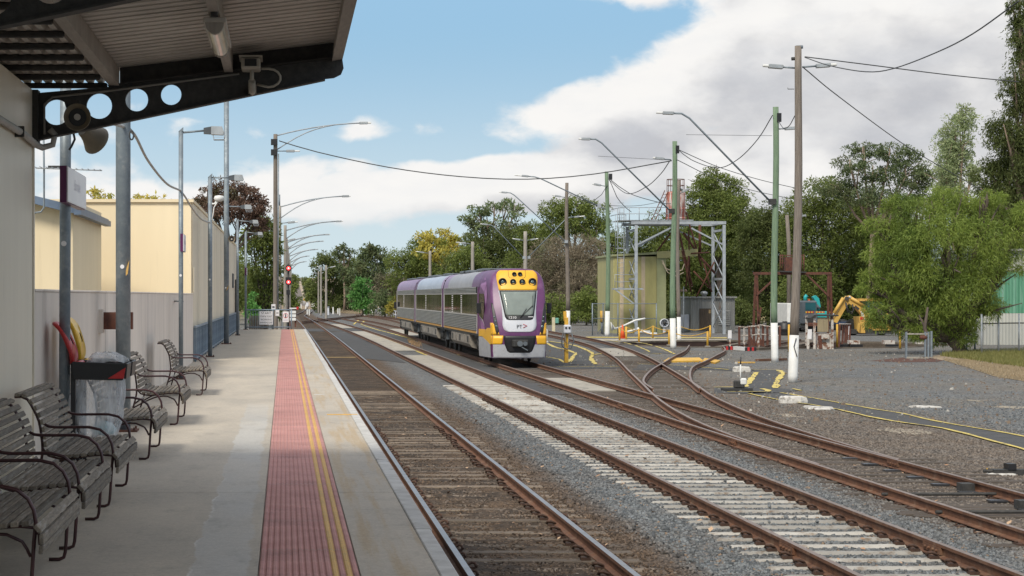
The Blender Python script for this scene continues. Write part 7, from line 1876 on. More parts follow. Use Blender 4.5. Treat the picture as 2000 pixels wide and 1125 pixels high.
pz('boom_decal', m_dark_steel, [(1668, 596), (1676, 602), (1674, 606), (1667, 600)], -.33, -.3); pz('boom_decal', m_sign, [(1678, 607), (1684, 612), (1688, 626), (1682, 622)], -.33, -.3)
pz('cab_roof', m_plantyel, [(1675, 583), (1720, 583), (1720, 588), (1675, 588)], -.6, 1.6)
pz('cab_glass', mat('blue_tint_glass', (0.04, 0.09, 0.16), None, 2, .08), [(1687, 588.2), (1720, 588.2), (1722, 612), (1694, 612)], -.5, 1.5)
pz('body', m_plantyel, [(1690, 612), (1735, 612), (1735, 645), (1700, 645)], -.7, 1.7); pz('frame', m_plantyel, [(1672, 618), (1682, 618), (1684, 650), (1674, 650)], -.8, .8)
pz('stabiliser', m_plantyel, [(1669, 630), (1673, 630), (1671, 650), (1667, 645)], -1.0, -.8); pz('hazard_panel', m_red, [(1674, 619), (1680, 619), (1680, 624), (1674, 624)], -.85, -.8)
pz('chassis', m_dark_steel, [(1660, 643), (1740, 643), (1740, 652), (1660, 652)], -.6, 1.6)
for px in (1672, 1728): mb = MB(); c = at(px, 646, Y); mb.lathe([(.3, -.25), (.55, -.25), (.62, -.18), (.62, .18), (.55, .25), (.2, .25)], (c.x, Y + .9, GZ + .62), 20, 'y'); mb.build('wheel', m_rubber, bh)
sg_ = thing('notice_board', at(1657, 653, 148), 'plain white board standing by the backhoe', 'sign'); a, b = at(1651, 637, 148), at(1661.5, 654, 148); mb = MB(); mb.box(a.x, b.x, 148, 148.05, b.z, a.z); mb.build('board', m_sign, sg_)
for x in (a.x + .08, b.x - .08): mb = MB(); mb.box(x - .03, x + .03, 148.06, 148.1, GZ, a.z); mb.build('post', m_galv_beam, sg_)
bt2 = thing('blue_flatbed', (44, 172, GZ), 'low dark blue flatbed trailer behind the backhoe', 'trailer'); Y = 172; bx2('deck', mat('navy', (0.03, 0.05, 0.1), None, 3, .5), 1620, 628, 1680, 634, -.5, 1.5, bt2)
bx2('frame', m_dark_steel, 1624, 634.2, 1676, 638, -.4, 1.4, bt2)
for px in (1632, 1645, 1668): c = at(px, 0, Y); mb = MB(); mb.lathe([(.2, -.15), (.5, -.15), (.5, .15), (.2, .15)], (c.x, Y - .2, GZ + .5), 16, 'y'); mb.build('wheel', m_rubber, bt2)

# ------------------------------------------------------------------ right side: shed, fence, gate posts
gs = thing('white_shed', (48, 118, GZ), 'white and green corrugated shed at the right edge behind the fence', 'shed')
def corr(x0, x1, y, z0, z1, m, name, par, p=.2, d=.04):
    n = int((x1 - x0) / p); pr = []
    for k in range(n): pr += [(x0 + p * k, 0), (x0 + p * (k + .5), -d)]
    pr.append((x1, 0)); nn = len(pr); mb = MB(); mb.add([(x, y + q, z) for z in (z0, z1) for x, q in pr], [(i, i + 1, nn + i + 1, nn + i) for i in range(nn - 1)]); mb.build(name, m, par)


m_wclad = mat('white_cladding', (0.50, 0.50, 0.45), (0.42, 0.42, 0.38), 1, .7, stretch=(1, 1, .2)); m_gclad = mat('green_cladding', (0.06, 0.215, 0.125), (0.13, 0.30, 0.205), 1, .7, stretch=(3, 1, .15), stain=(0.3, 0.45, 0.36), sscale=1.5)
Y = 121; x0 = at(1922, 0, Y).x
corr(x0, 62, Y, GZ, at(0, 612, Y).z, m_wclad, 'lower_cladding', gs); corr(x0, 62, Y, at(0, 611.8, Y).z, at(0, 530, Y).z, m_gclad, 'green_cladding', gs); corr(x0, 62, Y, at(0, 529.8, Y).z, at(0, 490, Y).z, m_wclad, 'upper_cladding', gs)
mb = MB(); mb.box(x0 + .02, 62, Y + .06, Y + 8, GZ, at(0, 490, Y).z); mb.build('wall_core', m_wclad, gs)
mb = MB(); mb.prism([(x0 - .2, at(0, 490, Y).z), (62, at(0, 490, Y).z), (62, at(0, 486, Y).z), (x0 - .2, at(0, 486, Y).z)], 'y', Y - .3, Y + 8); mb.build('roof', m_tin, gs)
cf = thing('chain_wire_fence', (44, 106, GZ), 'chain-wire fence on steel posts before the white shed', 'fence')
fp = [(1917, 694), (1950, 692), (1990, 691), (2035, 691)]
pts = [gp(*q) for q in fp]
for q in pts: mb = MB(); mb.cyl(q, q + Vector((0, 0, 2.1)), .05, n=8); mb.build('post', m_galv_beam, cf)
mb = MB(); mb.tube([q + Vector((0, 0, 1.62)) for q in pts], .035, 6); mb.build('top_rail', m_dark_steel, cf)
for a, b in zip(pts, pts[1:]): mb = MB(); mb.add([a, b, b + Vector((0, 0, 1.6)), a + Vector((0, 0, 1.6))], [(0, 1, 2, 3)]); mb.build('wire_mesh', m_mesh, cf)
gpt = thing('steel_gate_frame', gp(1790, 700), 'steel gate posts and rail standing under the big tree', 'gate')
for px in (1770, 1807, 1813, 1819): b = gp(px, 700.5 if px != 1819 else 698); mb = MB(); mb.bar(b, b + Vector((0, 0, 1.3)), .085, .085); mb.build('post', m_galv, gpt)
a, b = gp(1770, 700.5), gp(1813, 700.5); mb = MB(); mb.bar(a + Vector((0, 0, .05)), b + Vector((0, 0, .05)), .1, .08); mb.bar(a + Vector((0, 0, 1.2)), b + Vector((0, 0, 1.2)), .07, .07); mb.build('rail', m_beigeconc, gpt)
mb = MB(); c = at(1805, 659, b.y); mb.lathe([(.1, -.2), (.12, 0), (.05, .15)], c, 10, 'x'); mb.build('red_valve', m_rust, gpt)
g2 = thing('steel_gate_frame', gp(1895, 692), 'blue-grey pipe gate between the tree trunk and the fence', 'gate')
for px in (1888, 1904): b = gp(px, 691); mb = MB(); mb.cyl(b, b + Vector((0, 0, 1.35)), .055, n=8); mb.build('post', m_bal, g2)
for z in (.65, 1.3): mb = MB(); mb.tube([gp(1888, 691) + Vector((0, 0, z)), gp(1904, 691) + Vector((0, 0, z))], .04, 6); mb.build('rail', m_bal, g2)

# ------------------------------------------------------------------ small far markers beyond the crossover
def stake(px, py, hpx, wpx, m, lab, name='marker_post', cap=None):
    b = gp(px, py); s = b.y / FPX; t = thing(name, b, lab, 'post', 'white marker posts beyond the crossover'); h, w = hpx * s, wpx * s
    mb = MB(); mb.box(b.x - w / 2, b.x + w / 2, b.y - w / 2, b.y + w / 2, GZ, GZ + h); mb.build('stake', m, t); mb = MB(); mb.prism([(b.x - w / 2, GZ + h), (b.x + w / 2, GZ + h), (b.x, GZ + h + w * .6)], 'y', b.y - w / 2, b.y + w / 2); mb.build('cap', cap or m, t)


SK = [(600, 616, 11, 2.2, 'left stake of the white pair just past the level boards'), (604, 616, 11, 2.2, 'right stake of the white pair just past the level boards'), (710.5, 616, 16, 3.2, 'tall white stake where the siding meets the crossover'),
      (726.5, 613.5, 8, 3, 'short white stake left of the white railing'), (650.5, 613.5, 13, 2.4, 'white stake right of the front concrete lamp pole'), (660, 613, 10, 2.2, 'left stake of the white pair by the dry bank'), (663.5, 616, 13, 1.8, 'right thin stake of the white pair by the dry bank'),
      (585, 602, 7, 2, 'left stake of the small far pair before the hill'), (588, 602, 7, 2, 'right stake of the small far pair before the hill'), (609.5, 601, 7, 2, 'left stake of the far middle pair'), (613, 601, 7, 2, 'right stake of the far middle pair'), (597, 604, 8, 1.8, 'single far stake below the orange marker')]
for px, py, h, w, lab in SK: stake(px, py, h, w, m_white, lab)
for px, py, wpx, hpx, lab in ((600, 599, 5, 9, 'small grey relay cabinet near the foot of the hill'), (640.5, 615.5, 5, 16, 'tall grey relay cabinet beside the front concrete lamp pole'), (658, 600, 8, 6, 'low concrete box on the dry bank'), (608, 585, 7, 8, 'pale cabinet at the hill edge'), (632, 589, 10, 6, 'white equipment box behind the concrete lamp poles')):
    b = gp(px, py) if py > 592 else Vector((at(px, 0, 640).x, 640, at(0, py, 640).z)); s = b.y / FPX; t = thing('relay_cabinet', b, lab, 'cabinet'); mb = MB(); mb.box(b.x - wpx * s / 2, b.x + wpx * s / 2, b.y, b.y + 1, b.z, b.z + hpx * s); mb.build('box', m_twhite, t, bevel=.05); mb = MB(); mb.box(b.x - wpx * s * .55, b.x + wpx * s * .55, b.y - .1, b.y + 1.1, b.z + hpx * s + .002, b.z + hpx * s * 1.06); mb.build('lid', m_lamp, t)
b = gp(594, 595); t = thing('marker_post', b, 'slender marker post with an orange head below the hill', 'post'); s = b.y / FPX; mb = MB(); mb.cyl(b, b + Vector((0, 0, 8 * s)), .12, n=8); mb.build('stake', m_white, t); mb = MB(); mb.box(b.x - .25, b.x + .25, b.y - .25, b.y + .1, b.z + 8 * s, b.z + 12 * s); mb.build('orange_head', m_yellowp, t)
wr = thing('white_railing', gp(735, 617), 'white pipe railing along the siding behind the train', 'railing')
wpts = [gp(727, 612), gp(737, 614.5), gp(750, 617), gp(763, 620.5), gp(776, 624)]
for i in range(17):
    u = i / 16 * 4; k = min(3, int(u)); q = wpts[k].lerp(wpts[k + 1], u - k); mb = MB(); mb.cyl(q, q + Vector((0, 0, 1.05)), .045, n=6); mb.build('post', m_twhite, wr)
for z in (.55, 1.05): mb = MB(); mb.tube([q + Vector((0, 0, z)) for q in wpts], .045, 6); mb.build('rail', m_twhite, wr)
b = gp(733, 612); t = thing('relay_cabinet', b, 'beige equipment box on a post beside the white railing', 'cabinet'); s = b.y / FPX; mb = MB(); mb.box(b.x - 2 * s, b.x + 2 * s, b.y, b.y + .6, GZ, GZ + 12 * s); mb.build('box', m_beigeconc, t); mb = MB(); mb.box(b.x - 3 * s, b.x + 3 * s, b.y - .2, b.y + .8, GZ + 12 * s, GZ + 17 * s); mb.build('head', m_twhite, t)
# red-ended white stop boards at the far left
rb = thing('buffer_stop', (at(573, 0, 190).x, 190, GZ), 'white slatted buffer stop with red ends past the platform', 'buffer stop'); Y = 190
a, b = at(565, 601, Y), at(579, 603.5, Y); mb = MB(); mb.box(a.x, b.x, Y, Y + .2, b.z, a.z); mb.build('beam', m_white, rb)
for q in (a.x - .1, b.x + .1): mb = MB(); mb.box(q - .1, q + .1, Y - .05, Y + .25, b.z - .05, a.z + .1); mb.build('red_end', m_red, rb)
for q in (a.x + .1, b.x - .1): mb = MB(); mb.box(q - .08, q + .08, Y + .25, Y + .4, GZ, a.z); mb.build('post', m_rust, rb)
for k in range(3): mb = MB(); z = b.z - .3 - k * .35; mb.box(a.x + .05, b.x - .05, Y + .02, Y + .15, z - .13, z + .13); mb.build('slat', m_white, rb)
# ------------------------------------------------------------------ trees and shrubs
lm_feather = leaf_mat('feathery_leaf', (0.086, 0.122, 0.023), (0.15, 0.185, 0.042), (0.06, 0.09, 0.02), .4)
lm_dark = leaf_mat('dark_leaf', (0.045, 0.060, 0.018), (0.095, 0.112, 0.036), (0.065, 0.075, 0.026))
lm_mid = leaf_mat('mid_leaf', (0.062, 0.085, 0.02), (0.13, 0.155, 0.042), (0.085, 0.10, 0.03))
lm_euc = leaf_mat('gum_leaf', (0.055, 0.08, 0.036), (0.125, 0.15, 0.07), (0.09, 0.095, 0.045))
lm_poplar = leaf_mat('poplar_leaf', (0.13, 0.17, 0.075), (0.28, 0.31, 0.18), (0.17, 0.19, 0.10))
lm_yellow = leaf_mat('yellowing_leaf', (0.20, 0.19, 0.04), (0.32, 0.26, 0.06), (0.10, 0.13, 0.04))
lm_bright = leaf_mat('bright_leaf', (0.05, 0.14, 0.035), (0.11, 0.22, 0.06))
lm_purple = leaf_mat('purple_brown_leaf', (0.06, 0.04, 0.03), (0.14, 0.085, 0.065), (0.07, 0.075, 0.035))
lm_brown = leaf_mat('dry_twig_leaf', (0.10, 0.085, 0.06), (0.17, 0.14, 0.10), (0.09, 0.095, 0.05))
rng = np.random.default_rng(11)


def leaf_mesh(name, P0, D, S, L, W, m):
    """diamond leaves: base points P0, directions D, side vectors S"""
    n = len(P0); L = L[:, None]; W = W[:, None]
    mid = P0 + D * L * .45
    v = np.stack([P0, mid - S * W / 2, P0 + D * L, mid + S * W / 2], 1).reshape(-1, 3)
    me = bpy.data.meshes.new(name); me.vertices.add(4 * n); me.vertices.foreach_set('co', v.reshape(-1))
    me.loops.add(4 * n); me.loops.foreach_set('vertex_index', np.arange(4 * n, dtype=np.int32))
    me.polygons.add(n); me.polygons.foreach_set('loop_start', np.arange(0, 4 * n, 4, dtype=np.int32)); me.update(calc_edges=True)
    me.materials.append(m); return me


def unit(v): return v / np.maximum(np.linalg.norm(v, axis=1, keepdims=True), 1e-6)


def tree(name, label, Y, base, lobes, m, cat='tree', leaf=(5.4, 2.1), dens=1.0, droop=.15, sub=16, subr=.42, bark=None, trunk=None, group=None, depth=.85, twigs=0, yj=.0, flat=1.0, grow=1.14, hollow=.15):
    """lobes: (px, py, rx, ry) as seen from the platform, given depth of their own"""
    s = Y / FPX; b = Vector((at(base, 0, Y).x, Y, GZ)); t = thing(name, b, label, cat, group)
    P0, DD = [], []; cent = []
    for (px, py, rx, ry) in lobes:
        rx *= grow; ry *= grow
        c = np.array(at(px, py, Y)); c[1] += rng.uniform(-.5, .5) * rx * s + yj
        R3 = np.array([rx * s, rx * s * depth, ry * s]); cent.append((c, R3))
        area = math.pi * rx * ry
        nl = int(area * .42 * dens / (leaf[0] * leaf[1] * .055)); nl = max(nl, 60)
        ns = max(8, int(sub * 1.9 * (rx * ry / 1600) ** .5))
        u = unit(rng.normal(size=(ns, 3))); rad = rng.uniform(hollow, 1.0, (ns, 1)) ** .5
        sc_ = c + u * R3 * rad * .88; sr = R3.min() * subr * rng.uniform(.65, 1.35, ns)
        k = rng.integers(0, ns, nl); d = unit(rng.normal(size=(nl, 3)) + np.array([0, 0, .25]))
        rr = rng.uniform(.25, 1, (nl, 1)) ** .45
        p = sc_[k] + d * rr * sr[k][:, None] * np.array([1.15, 1.15, .8 * flat])
        P0.append(p); DD.append(d)
    P0 = np.concatenate(P0); d = np.concatenate(DD); n = len(P0)
    keep = P0[:, 2] > GZ + .05; P0, d = P0[keep], d[keep]; n = len(P0)
    pass
    D = unit(d * .55 + rng.normal(size=(n, 3)) * .6 + np.array([0, 0, -droop * 2.2]))
    S = unit(np.cross(D, rng.normal(size=(n, 3))))
    L = leaf[0] * s * rng.uniform(.55, 1.35, n); W = leaf[1] * s * rng.uniform(.6, 1.3, n)
    me = leaf_mesh('crown', P0 - np.array(b), D, S, L, W, m)
    o = bpy.data.objects.new('crown', me); col.objects.link(o); o.parent = t; ORG[o] = b
    mb = MB(); top = max(cent, key=lambda q: q[0][2])[0]; tr_w = (trunk or 7) * s
    zt = min(c[2] for c, _ in cent); hub = Vector((b.x * .6 + float(np.mean([c[0] for c, _ in cent])) * .4, Y, max(GZ + .6, GZ + (zt - GZ) * .75)))
    mb.tube([b - Vector((0, 0, .1)), b.lerp(hub, .5) + Vector((tr_w * .3, 0, 0)), hub], [tr_w * .65, tr_w * .5, tr_w * .45], 9)
    for c, R3 in cent:
        c = Vector(c); q = hub.lerp(c, .5) + Vector((0, 0, -.08 * (c - hub).length)); mb.tube([hub, q, c, c + Vector((0, 0, R3[2] * .6))], [tr_w * .36, tr_w * .26, tr_w * .15, tr_w * .05], 6)
        for k in range(3 + twigs):
            e = c + Vector((rng.normal() * R3[0] * .5, rng.normal() * R3[1] * .5, rng.normal() * R3[2] * .45 + R3[2] * .2)); f = q.lerp(c, rng.uniform(.2, .9))
            mb.tube([f, f.lerp(e, .5) + Vector((0, 0, .1 * R3[2])), e], [tr_w * .14, tr_w * .09, tr_w * .03], 5)
    mb.build('trunk', bark or m_bark, t)
    return t


# big feathery tree on the right
fl = [(1840, 500, 95, 85), (1790, 440, 62, 50), (1890, 430, 66, 48), (1845, 392, 52, 26), (1745, 520, 48, 48), (1742, 610, 46, 34), (1868, 590, 62, 55), (1805, 625, 46, 34), (1955, 470, 52, 46), (1905, 540, 55, 50), (1722, 452, 32, 30), (1862, 645, 30, 32), (1990, 435, 36, 34),
      (1760, 400, 34, 22), (1920, 395, 40, 24), (1708, 560, 26, 34), (1800, 540, 60, 60), (1925, 600, 40, 26), (1765, 470, 50, 40), (1840, 560, 60, 50), (1970, 520, 30, 30), (1838, 652, 34, 22), (1788, 648, 36, 18), (1885, 650, 26, 28), (1715, 620, 24, 26)]
tree('feathery_tree', 'large bright green feathery tree drooping over the yard at right', 101, 1872, fl, lm_feather, leaf=(9.5, 1.25), dens=.85, droop=.32, sub=10, subr=.44, trunk=25, twigs=2, grow=1.08, hollow=.55)
tb = thing('slim_trunk', gp(1812, 697), 'second slim leaning trunk under the feathery tree', 'tree trunk'); b = gp(1812, 697)
mb = MB(); mb.tube([b, b + Vector((.02, 0, .8)), at(1806, 640, b.y), at(1812, 600, b.y)], [.13, .11, .09, .05], 8); mb.build('stem', m_bark, tb)
mb = MB(); mb.tube([at(1806, 640, b.y), at(1795, 615, b.y + .2)], [.06, .03], 6); mb.build('branch', m_bark, tb)
# right edge gums, poplar
tree('gum_tree', 'tall dark gum tree cut off by the right edge', 128, 2040,
     [(1992, 25, 26, 42), (1996, 85, 18, 45), (1985, 185, 30, 42), (1962, 265, 42, 45), (1990, 320, 55, 60), (1945, 345, 34, 45), (1975, 405, 55, 50), (2045, 130, 70, 140), (2050, 320, 80, 120), (1935, 410, 30, 30)], lm_dark, leaf=(7.5, 2.0), droop=.45, sub=22, subr=.36, trunk=22, bark=m_palebark)
tree('poplar_tree', 'slender silvery poplar leaning in the wind behind the feathery tree', 150, 1862,
     [(1882, 235, 24, 30), (1865, 262, 34, 40), (1852, 305, 34, 48), (1870, 330, 38, 50), (1858, 380, 42, 45), (1898, 340, 16, 26), (1845, 345, 22, 40)], lm_poplar, leaf=(5.4, 2.1), droop=-.1, sub=22, subr=.33, trunk=9, bark=m_palebark, dens=.75)
tree('gum_tree', 'umbrella-topped gum tree spreading behind the feathery tree', 172, 1690,
     [(1690, 292, 36, 14), (1735, 296, 42, 16), (1780, 310, 34, 18), (1655, 325, 34, 20), (1705, 335, 45, 20), (1765, 345, 48, 24), (1800, 345, 24, 30), (1640, 365, 40, 24), (1700, 385, 60, 26), (1770, 395, 50, 25)], lm_euc, leaf=(5.4, 2.1), sub=16, subr=.42, trunk=9, bark=m_palebark, dens=.85, flat=.8)
tree('dense_tree', 'dense dark green tree filling the gap left of the umbrella gum', 180, 1600,
     [(1600, 390, 48, 42), (1560, 420, 42, 45), (1640, 420, 50, 45), (1590, 480, 70, 55), (1660, 490, 60, 60), (1580, 560, 70, 55), (1660, 570, 70, 60)], lm_mid, leaf=(5.4, 2.1), sub=22, subr=.34, trunk=10)
tree('dense_tree', 'dark wattle tree behind the white container', 186, 1510, [(1500, 440, 40, 40), (1470, 470, 40, 45), (1530, 470, 45, 50), (1490, 530, 55, 50), (1545, 545, 55, 55), (1500, 600, 60, 40), (1560, 610, 60, 35)], lm_dark, leaf=(5.4, 2.1), sub=22, subr=.33, trunk=9)
tree('dense_tree', 'dark wattle tree behind the backhoe', 183, 1720, [(1720, 430, 55, 45), (1700, 480, 55, 50), (1750, 500, 60, 60), (1710, 560, 60, 50), (1680, 610, 60, 35), (1740, 615, 70, 35)], lm_dark, leaf=(5.4, 2.1), sub=22, subr=.33, trunk=9)
tree('dense_tree', 'dark bushy tree showing right of the feathery tree', 160, 1930, [(1925, 430, 50, 50), (1960, 480, 50, 50), (1900, 500, 60, 60), (1990, 520, 50, 60)], lm_mid, leaf=(5.4, 2.1), sub=18, subr=.35, trunk=9)
tree('round_tree', 'rounded dense dark green tree behind the red tank', 195, 1405,
     [(1400, 362, 42, 32), (1372, 385, 36, 38), (1430, 395, 42, 42), (1395, 430, 62, 48), (1445, 440, 34, 38), (1360, 440, 34, 36), (1400, 475, 66, 40)], lm_mid, leaf=(5.4, 2.1), sub=24, subr=.32, trunk=12, dens=1.1, droop=.2)
tree('dense_tree', 'mixed green tree behind the gantry legs', 205, 1370, [(1380, 520, 70, 55), (1330, 500, 50, 50), (1430, 530, 55, 60), (1350, 580, 70, 50), (1430, 600, 60, 40)], lm_mid, leaf=(5.4, 2.1), sub=20, subr=.34, trunk=9)
tree('dense_tree', 'tree behind the olive shed roof and gantry walkway', 208, 1270, [(1290, 460, 50, 40), (1250, 480, 45, 45), (1270, 540, 60, 50), (1220, 540, 50, 50), (1300, 590, 60, 45), (1230, 600, 60, 45)], lm_mid, leaf=(5.4, 2.1), sub=20, subr=.35, trunk=9)
# centre
tree('round_tree', 'round-headed green tree above the bare scrub right of the train', 232, 1120,
     [(1090, 415, 36, 26), (1130, 405, 38, 22), (1160, 425, 34, 30), (1110, 445, 45, 28), (1165, 460, 28, 28), (1075, 450, 24, 26)], lm_yellow if False else lm_mid, leaf=(5.4, 2.1), sub=20, subr=.33, trunk=9, dens=1.0)
tree('bare_scrub', 'bare brown twiggy scrub between the train and the olive shed', 222, 1105, [(1100, 510, 55, 50), (1150, 520, 45, 55), (1070, 540, 45, 45), (1130, 570, 60, 45), (1170, 580, 35, 40)], lm_brown, leaf=(9, 1.2), dens=.8, sub=20, subr=.4, trunk=7, twigs=16, droop=-.1)
tree('gum_tree', 'airy gum tree with open crown behind the train roof', 250, 960, [(915, 430, 24, 14), (935, 412, 24, 14), (965, 405, 26, 12), (992, 398, 22, 9), (1005, 415, 22, 14), (950, 440, 34, 18), (990, 455, 38, 28), (930, 460, 30, 16)], lm_euc, leaf=(7, 2.6), sub=12, subr=.4, trunk=7, dens=.7, twigs=2, flat=.8, bark=m_palebark)
tree('dense_tree', 'dark green tree between the airy gum and the train roof', 246, 990, [(985, 485, 45, 40), (945, 490, 40, 35), (1020, 500, 40, 40), (970, 540, 60, 45), (1030, 560, 50, 45)], lm_dark, leaf=(5.4, 2.1), sub=20, subr=.34, trunk=8)
tree('yellow_tree', 'yellow-leaved tree rising behind the train roof', 248, 860, [(835, 470, 22, 18), (860, 462, 30, 14), (882, 475, 26, 18), (845, 490, 36, 20), (880, 500, 34, 22)], lm_yellow, leaf=(7, 3), sub=16, subr=.34, trunk=7)
tree('dense_tree', 'spreading olive green tree left of the yellow-leaved one', 262, 810, [(815, 490, 34, 24), (790, 520, 38, 32), (840, 520, 40, 35), (805, 560, 50, 40), (850, 570, 50, 40)], lm_mid, leaf=(5.2, 2.0), sub=20, subr=.33, trunk=8)
tree('dense_tree', 'bright-edged green tree directly behind the middle train car', 240, 915, [(910, 510, 38, 32), (885, 540, 40, 35), (935, 545, 40, 38), (900, 590, 55, 35)], lm_mid, leaf=(5.4, 2.1), sub=20, subr=.33, trunk=8)
tree('gum_tree', 'tall gum with pale trunk standing out of the far grove', 345, 672, [(672, 484, 16, 8), (660, 494, 12, 8), (684, 494, 12, 8), (671, 505, 14, 8), (676, 530, 18, 20)], lm_euc, leaf=(6, 2.4), sub=10, subr=.4, trunk=4, bark=m_palebark, dens=.8, twigs=2)
tree('gum_tree', 'broad gum at the left of the far grove', 350, 640, [(645, 505, 26, 16), (630, 525, 26, 24), (660, 530, 26, 26), (622, 555, 18, 32), (650, 570, 30, 32), (640, 595, 30, 16)], lm_dark, leaf=(6, 2.4), sub=20, subr=.34, trunk=4)
tree('gum_tree', 'broad gum at the right of the far grove', 340, 735, [(722, 486, 20, 12), (738, 500, 24, 18), (712, 505, 20, 18), (750, 520, 16, 24), (725, 530, 30, 25), (700, 545, 24, 30), (745, 555, 24, 30), (715, 585, 40, 24)], lm_euc, leaf=(6, 2.4), sub=20, subr=.34, trunk=4)
tree('gum_tree', 'dark gum in the middle of the far grove', 355, 690, [(692, 515, 18, 16), (690, 550, 24, 30), (675, 575, 24, 28), (690, 595, 30, 14)], lm_dark, leaf=(6, 2.4), sub=18, subr=.34, trunk=4)
tree('young_tree', 'bright green young tree at the bend of the far siding', 285, 708, [(708, 555, 14, 14), (703, 575, 22, 20), (716, 585, 20, 22), (705, 600, 24, 14)], lm_bright, leaf=(6, 3), sub=18, subr=.34, trunk=3)
tree('wattle_shrub', 'olive shrub beside the white railing', 270, 752, [(745, 578, 24, 12), (760, 590, 24, 16), (740, 600, 24, 14)], lm_euc, 'shrub', leaf=(6, 2.6), sub=18, subr=.34, trunk=3)
tree('wattle_shrub', 'yellow-green shrub against the rear of the train', 262, 775, [(774, 592, 16, 14), (785, 600, 18, 16), (770, 608, 16, 10)], lm_yellow, 'shrub', leaf=(6, 2.6), sub=16, subr=.34, trunk=3)
tree('wattle_shrub', 'grey-brown thicket behind the last train car roof', 275, 790, [(770, 560, 30, 24), (800, 580, 30, 26), (750, 555, 20, 22)], lm_brown, 'shrub', leaf=(7, 1.8), sub=18, subr=.36, trunk=4, twigs=6)
for px, Y, l, m, lab in ((1085, 205, [(1075, 600, 26, 26), (1095, 610, 26, 26), (1070, 625, 22, 14)], lm_mid, 'green shrub between train nose and brown pole'), (1145, 200, [(1140, 590, 26, 30), (1160, 605, 26, 28), (1130, 620, 26, 16)], lm_mid, 'green shrub left of the chain-wire enclosure'),
                     (1200, 215, [(1190, 600, 30, 30), (1215, 610, 26, 26)], lm_dark, 'dark shrub behind the farthest green pole'), (1315, 190, [(1315, 610, 30, 32), (1290, 600, 26, 26)], lm_dark, 'dark shrub behind the shed end wall'), (1450, 180, [(1445, 610, 26, 26), (1465, 615, 26, 22), (1430, 600, 26, 30)], lm_dark, 'dark shrub right of the tin hut')):
    tree('shrub', lab, Y, px, l, m, 'shrub', leaf=(5.4, 2.1), sub=16, subr=.36, trunk=4)
# far wood closing the view behind the yard trees
k = 0
FL = ['behind the train cab', 'behind the brown pole', 'behind the olive shed', 'behind the red tank', 'behind the round tree', 'behind the rusty portal', 'behind the excavator', 'behind the backhoe', 'behind the feathery tree crown', 'behind the poplar', 'at the far right', 'behind the last car']
for px in (1040, 1110, 1180, 1260, 1340, 1430, 1510, 1590, 1670, 1760, 1880, 830):
    tree('woodland_tree', 'dark woodland tree in the back row ' + FL[k], 300, px, [(px, 545, 50, 38), (px - 25, 575, 45, 32), (px + 28, 570, 45, 35), (px, 600, 60, 22)], (lm_dark, lm_mid, lm_euc)[k % 3], leaf=(5.4, 2.1), sub=18, subr=.36, trunk=5, group='woodland trees in the back row', dens=.7); k += 1
tree('dense_tree', 'olive green tree between the airy gum and the round-headed tree', 238, 1045, [(1035, 465, 32, 28), (1060, 485, 36, 34), (1030, 520, 40, 36), (1070, 540, 40, 34)], lm_mid, leaf=(5.4, 2.1), sub=20, subr=.34, trunk=7)
tree('dense_tree', 'dark tree between the brown pole and the olive shed', 236, 1195, [(1195, 480, 26, 28), (1185, 520, 34, 36), (1215, 530, 34, 36)], lm_dark, leaf=(5.4, 2.1), sub=20, subr=.34, trunk=7)
tree('dense_tree', 'olive tree filling the skyline right of the red tank tree', 200, 1480, [(1480, 430, 26, 22), (1465, 455, 32, 30), (1505, 455, 34, 34)], lm_euc, leaf=(5.4, 2.1), sub=20, subr=.34, trunk=7)
# along the far line
for px, Y, l, m, lab in ((608, 520, [(606, 562, 10, 20), (614, 575, 12, 20), (604, 585, 9, 14)], lm_mid, 'first gum right of the far line below the hill'), (601, 760, [(602, 552, 8, 12), (606, 562, 9, 16), (598, 568, 6, 12)], lm_euc, 'second gum right of the far line on the hill'), (595, 1050, [(594, 548, 5, 8), (598, 553, 6, 10)], lm_mid, 'third small tree right of the line near the crest'),
                     (572, 420, [(570, 560, 9, 26), (576, 585, 12, 24), (568, 590, 10, 24)], lm_mid, 'shrubby tree left of the far line'), (570, 650, [(571, 545, 8, 20), (575, 560, 8, 20)], lm_dark, 'dark tree left of the line on the hill'), (576, 1100, [(574, 540, 6, 10), (578, 548, 6, 8)], lm_mid, 'small tree left of the line near the crest'),
                     (540, 500, [(530, 560, 25, 30), (555, 570, 20, 28), (515, 575, 20, 25)], lm_dark, 'distant dark tree behind the platform end lamp poles')):
    tree('trackside_tree', lab, Y, px, l, m, leaf=(5, 2.2), sub=16, subr=.36, trunk=2, group='trees along the far line')
# left, behind the cream building
tree('plum_tree', 'purple-brown leaved tree above the cream building roof', 122, 450, [(405, 385, 32, 22), (440, 375, 36, 24), (480, 385, 36, 26), (505, 400, 22, 26), (420, 405, 40, 22), (470, 415, 45, 26), (370, 400, 26, 14), (500, 440, 24, 24)], lm_purple, leaf=(6.6, 2.8), sub=22, subr=.32, trunk=10)
tree('pine_tree', 'green bushy tree beside the brown lamp pole at platform end', 128, 515, [(512, 440, 28, 26), (495, 475, 30, 36), (525, 480, 26, 36), (505, 530, 30, 36), (535, 540, 16, 40), (498, 580, 24, 34), (525, 600, 26, 34), (540, 480, 12, 26)], lm_mid, leaf=(8.5, 2.8), sub=24, subr=.32, trunk=8, twigs=2)
tree('shrub', 'bright green shrub at the platform end corner', 112, 492, [(492, 590, 11, 22), (498, 612, 13, 18), (488, 612, 10, 22)], lm_bright, 'shrub', leaf=(6.6, 2.8), sub=16, subr=.36, trunk=3)
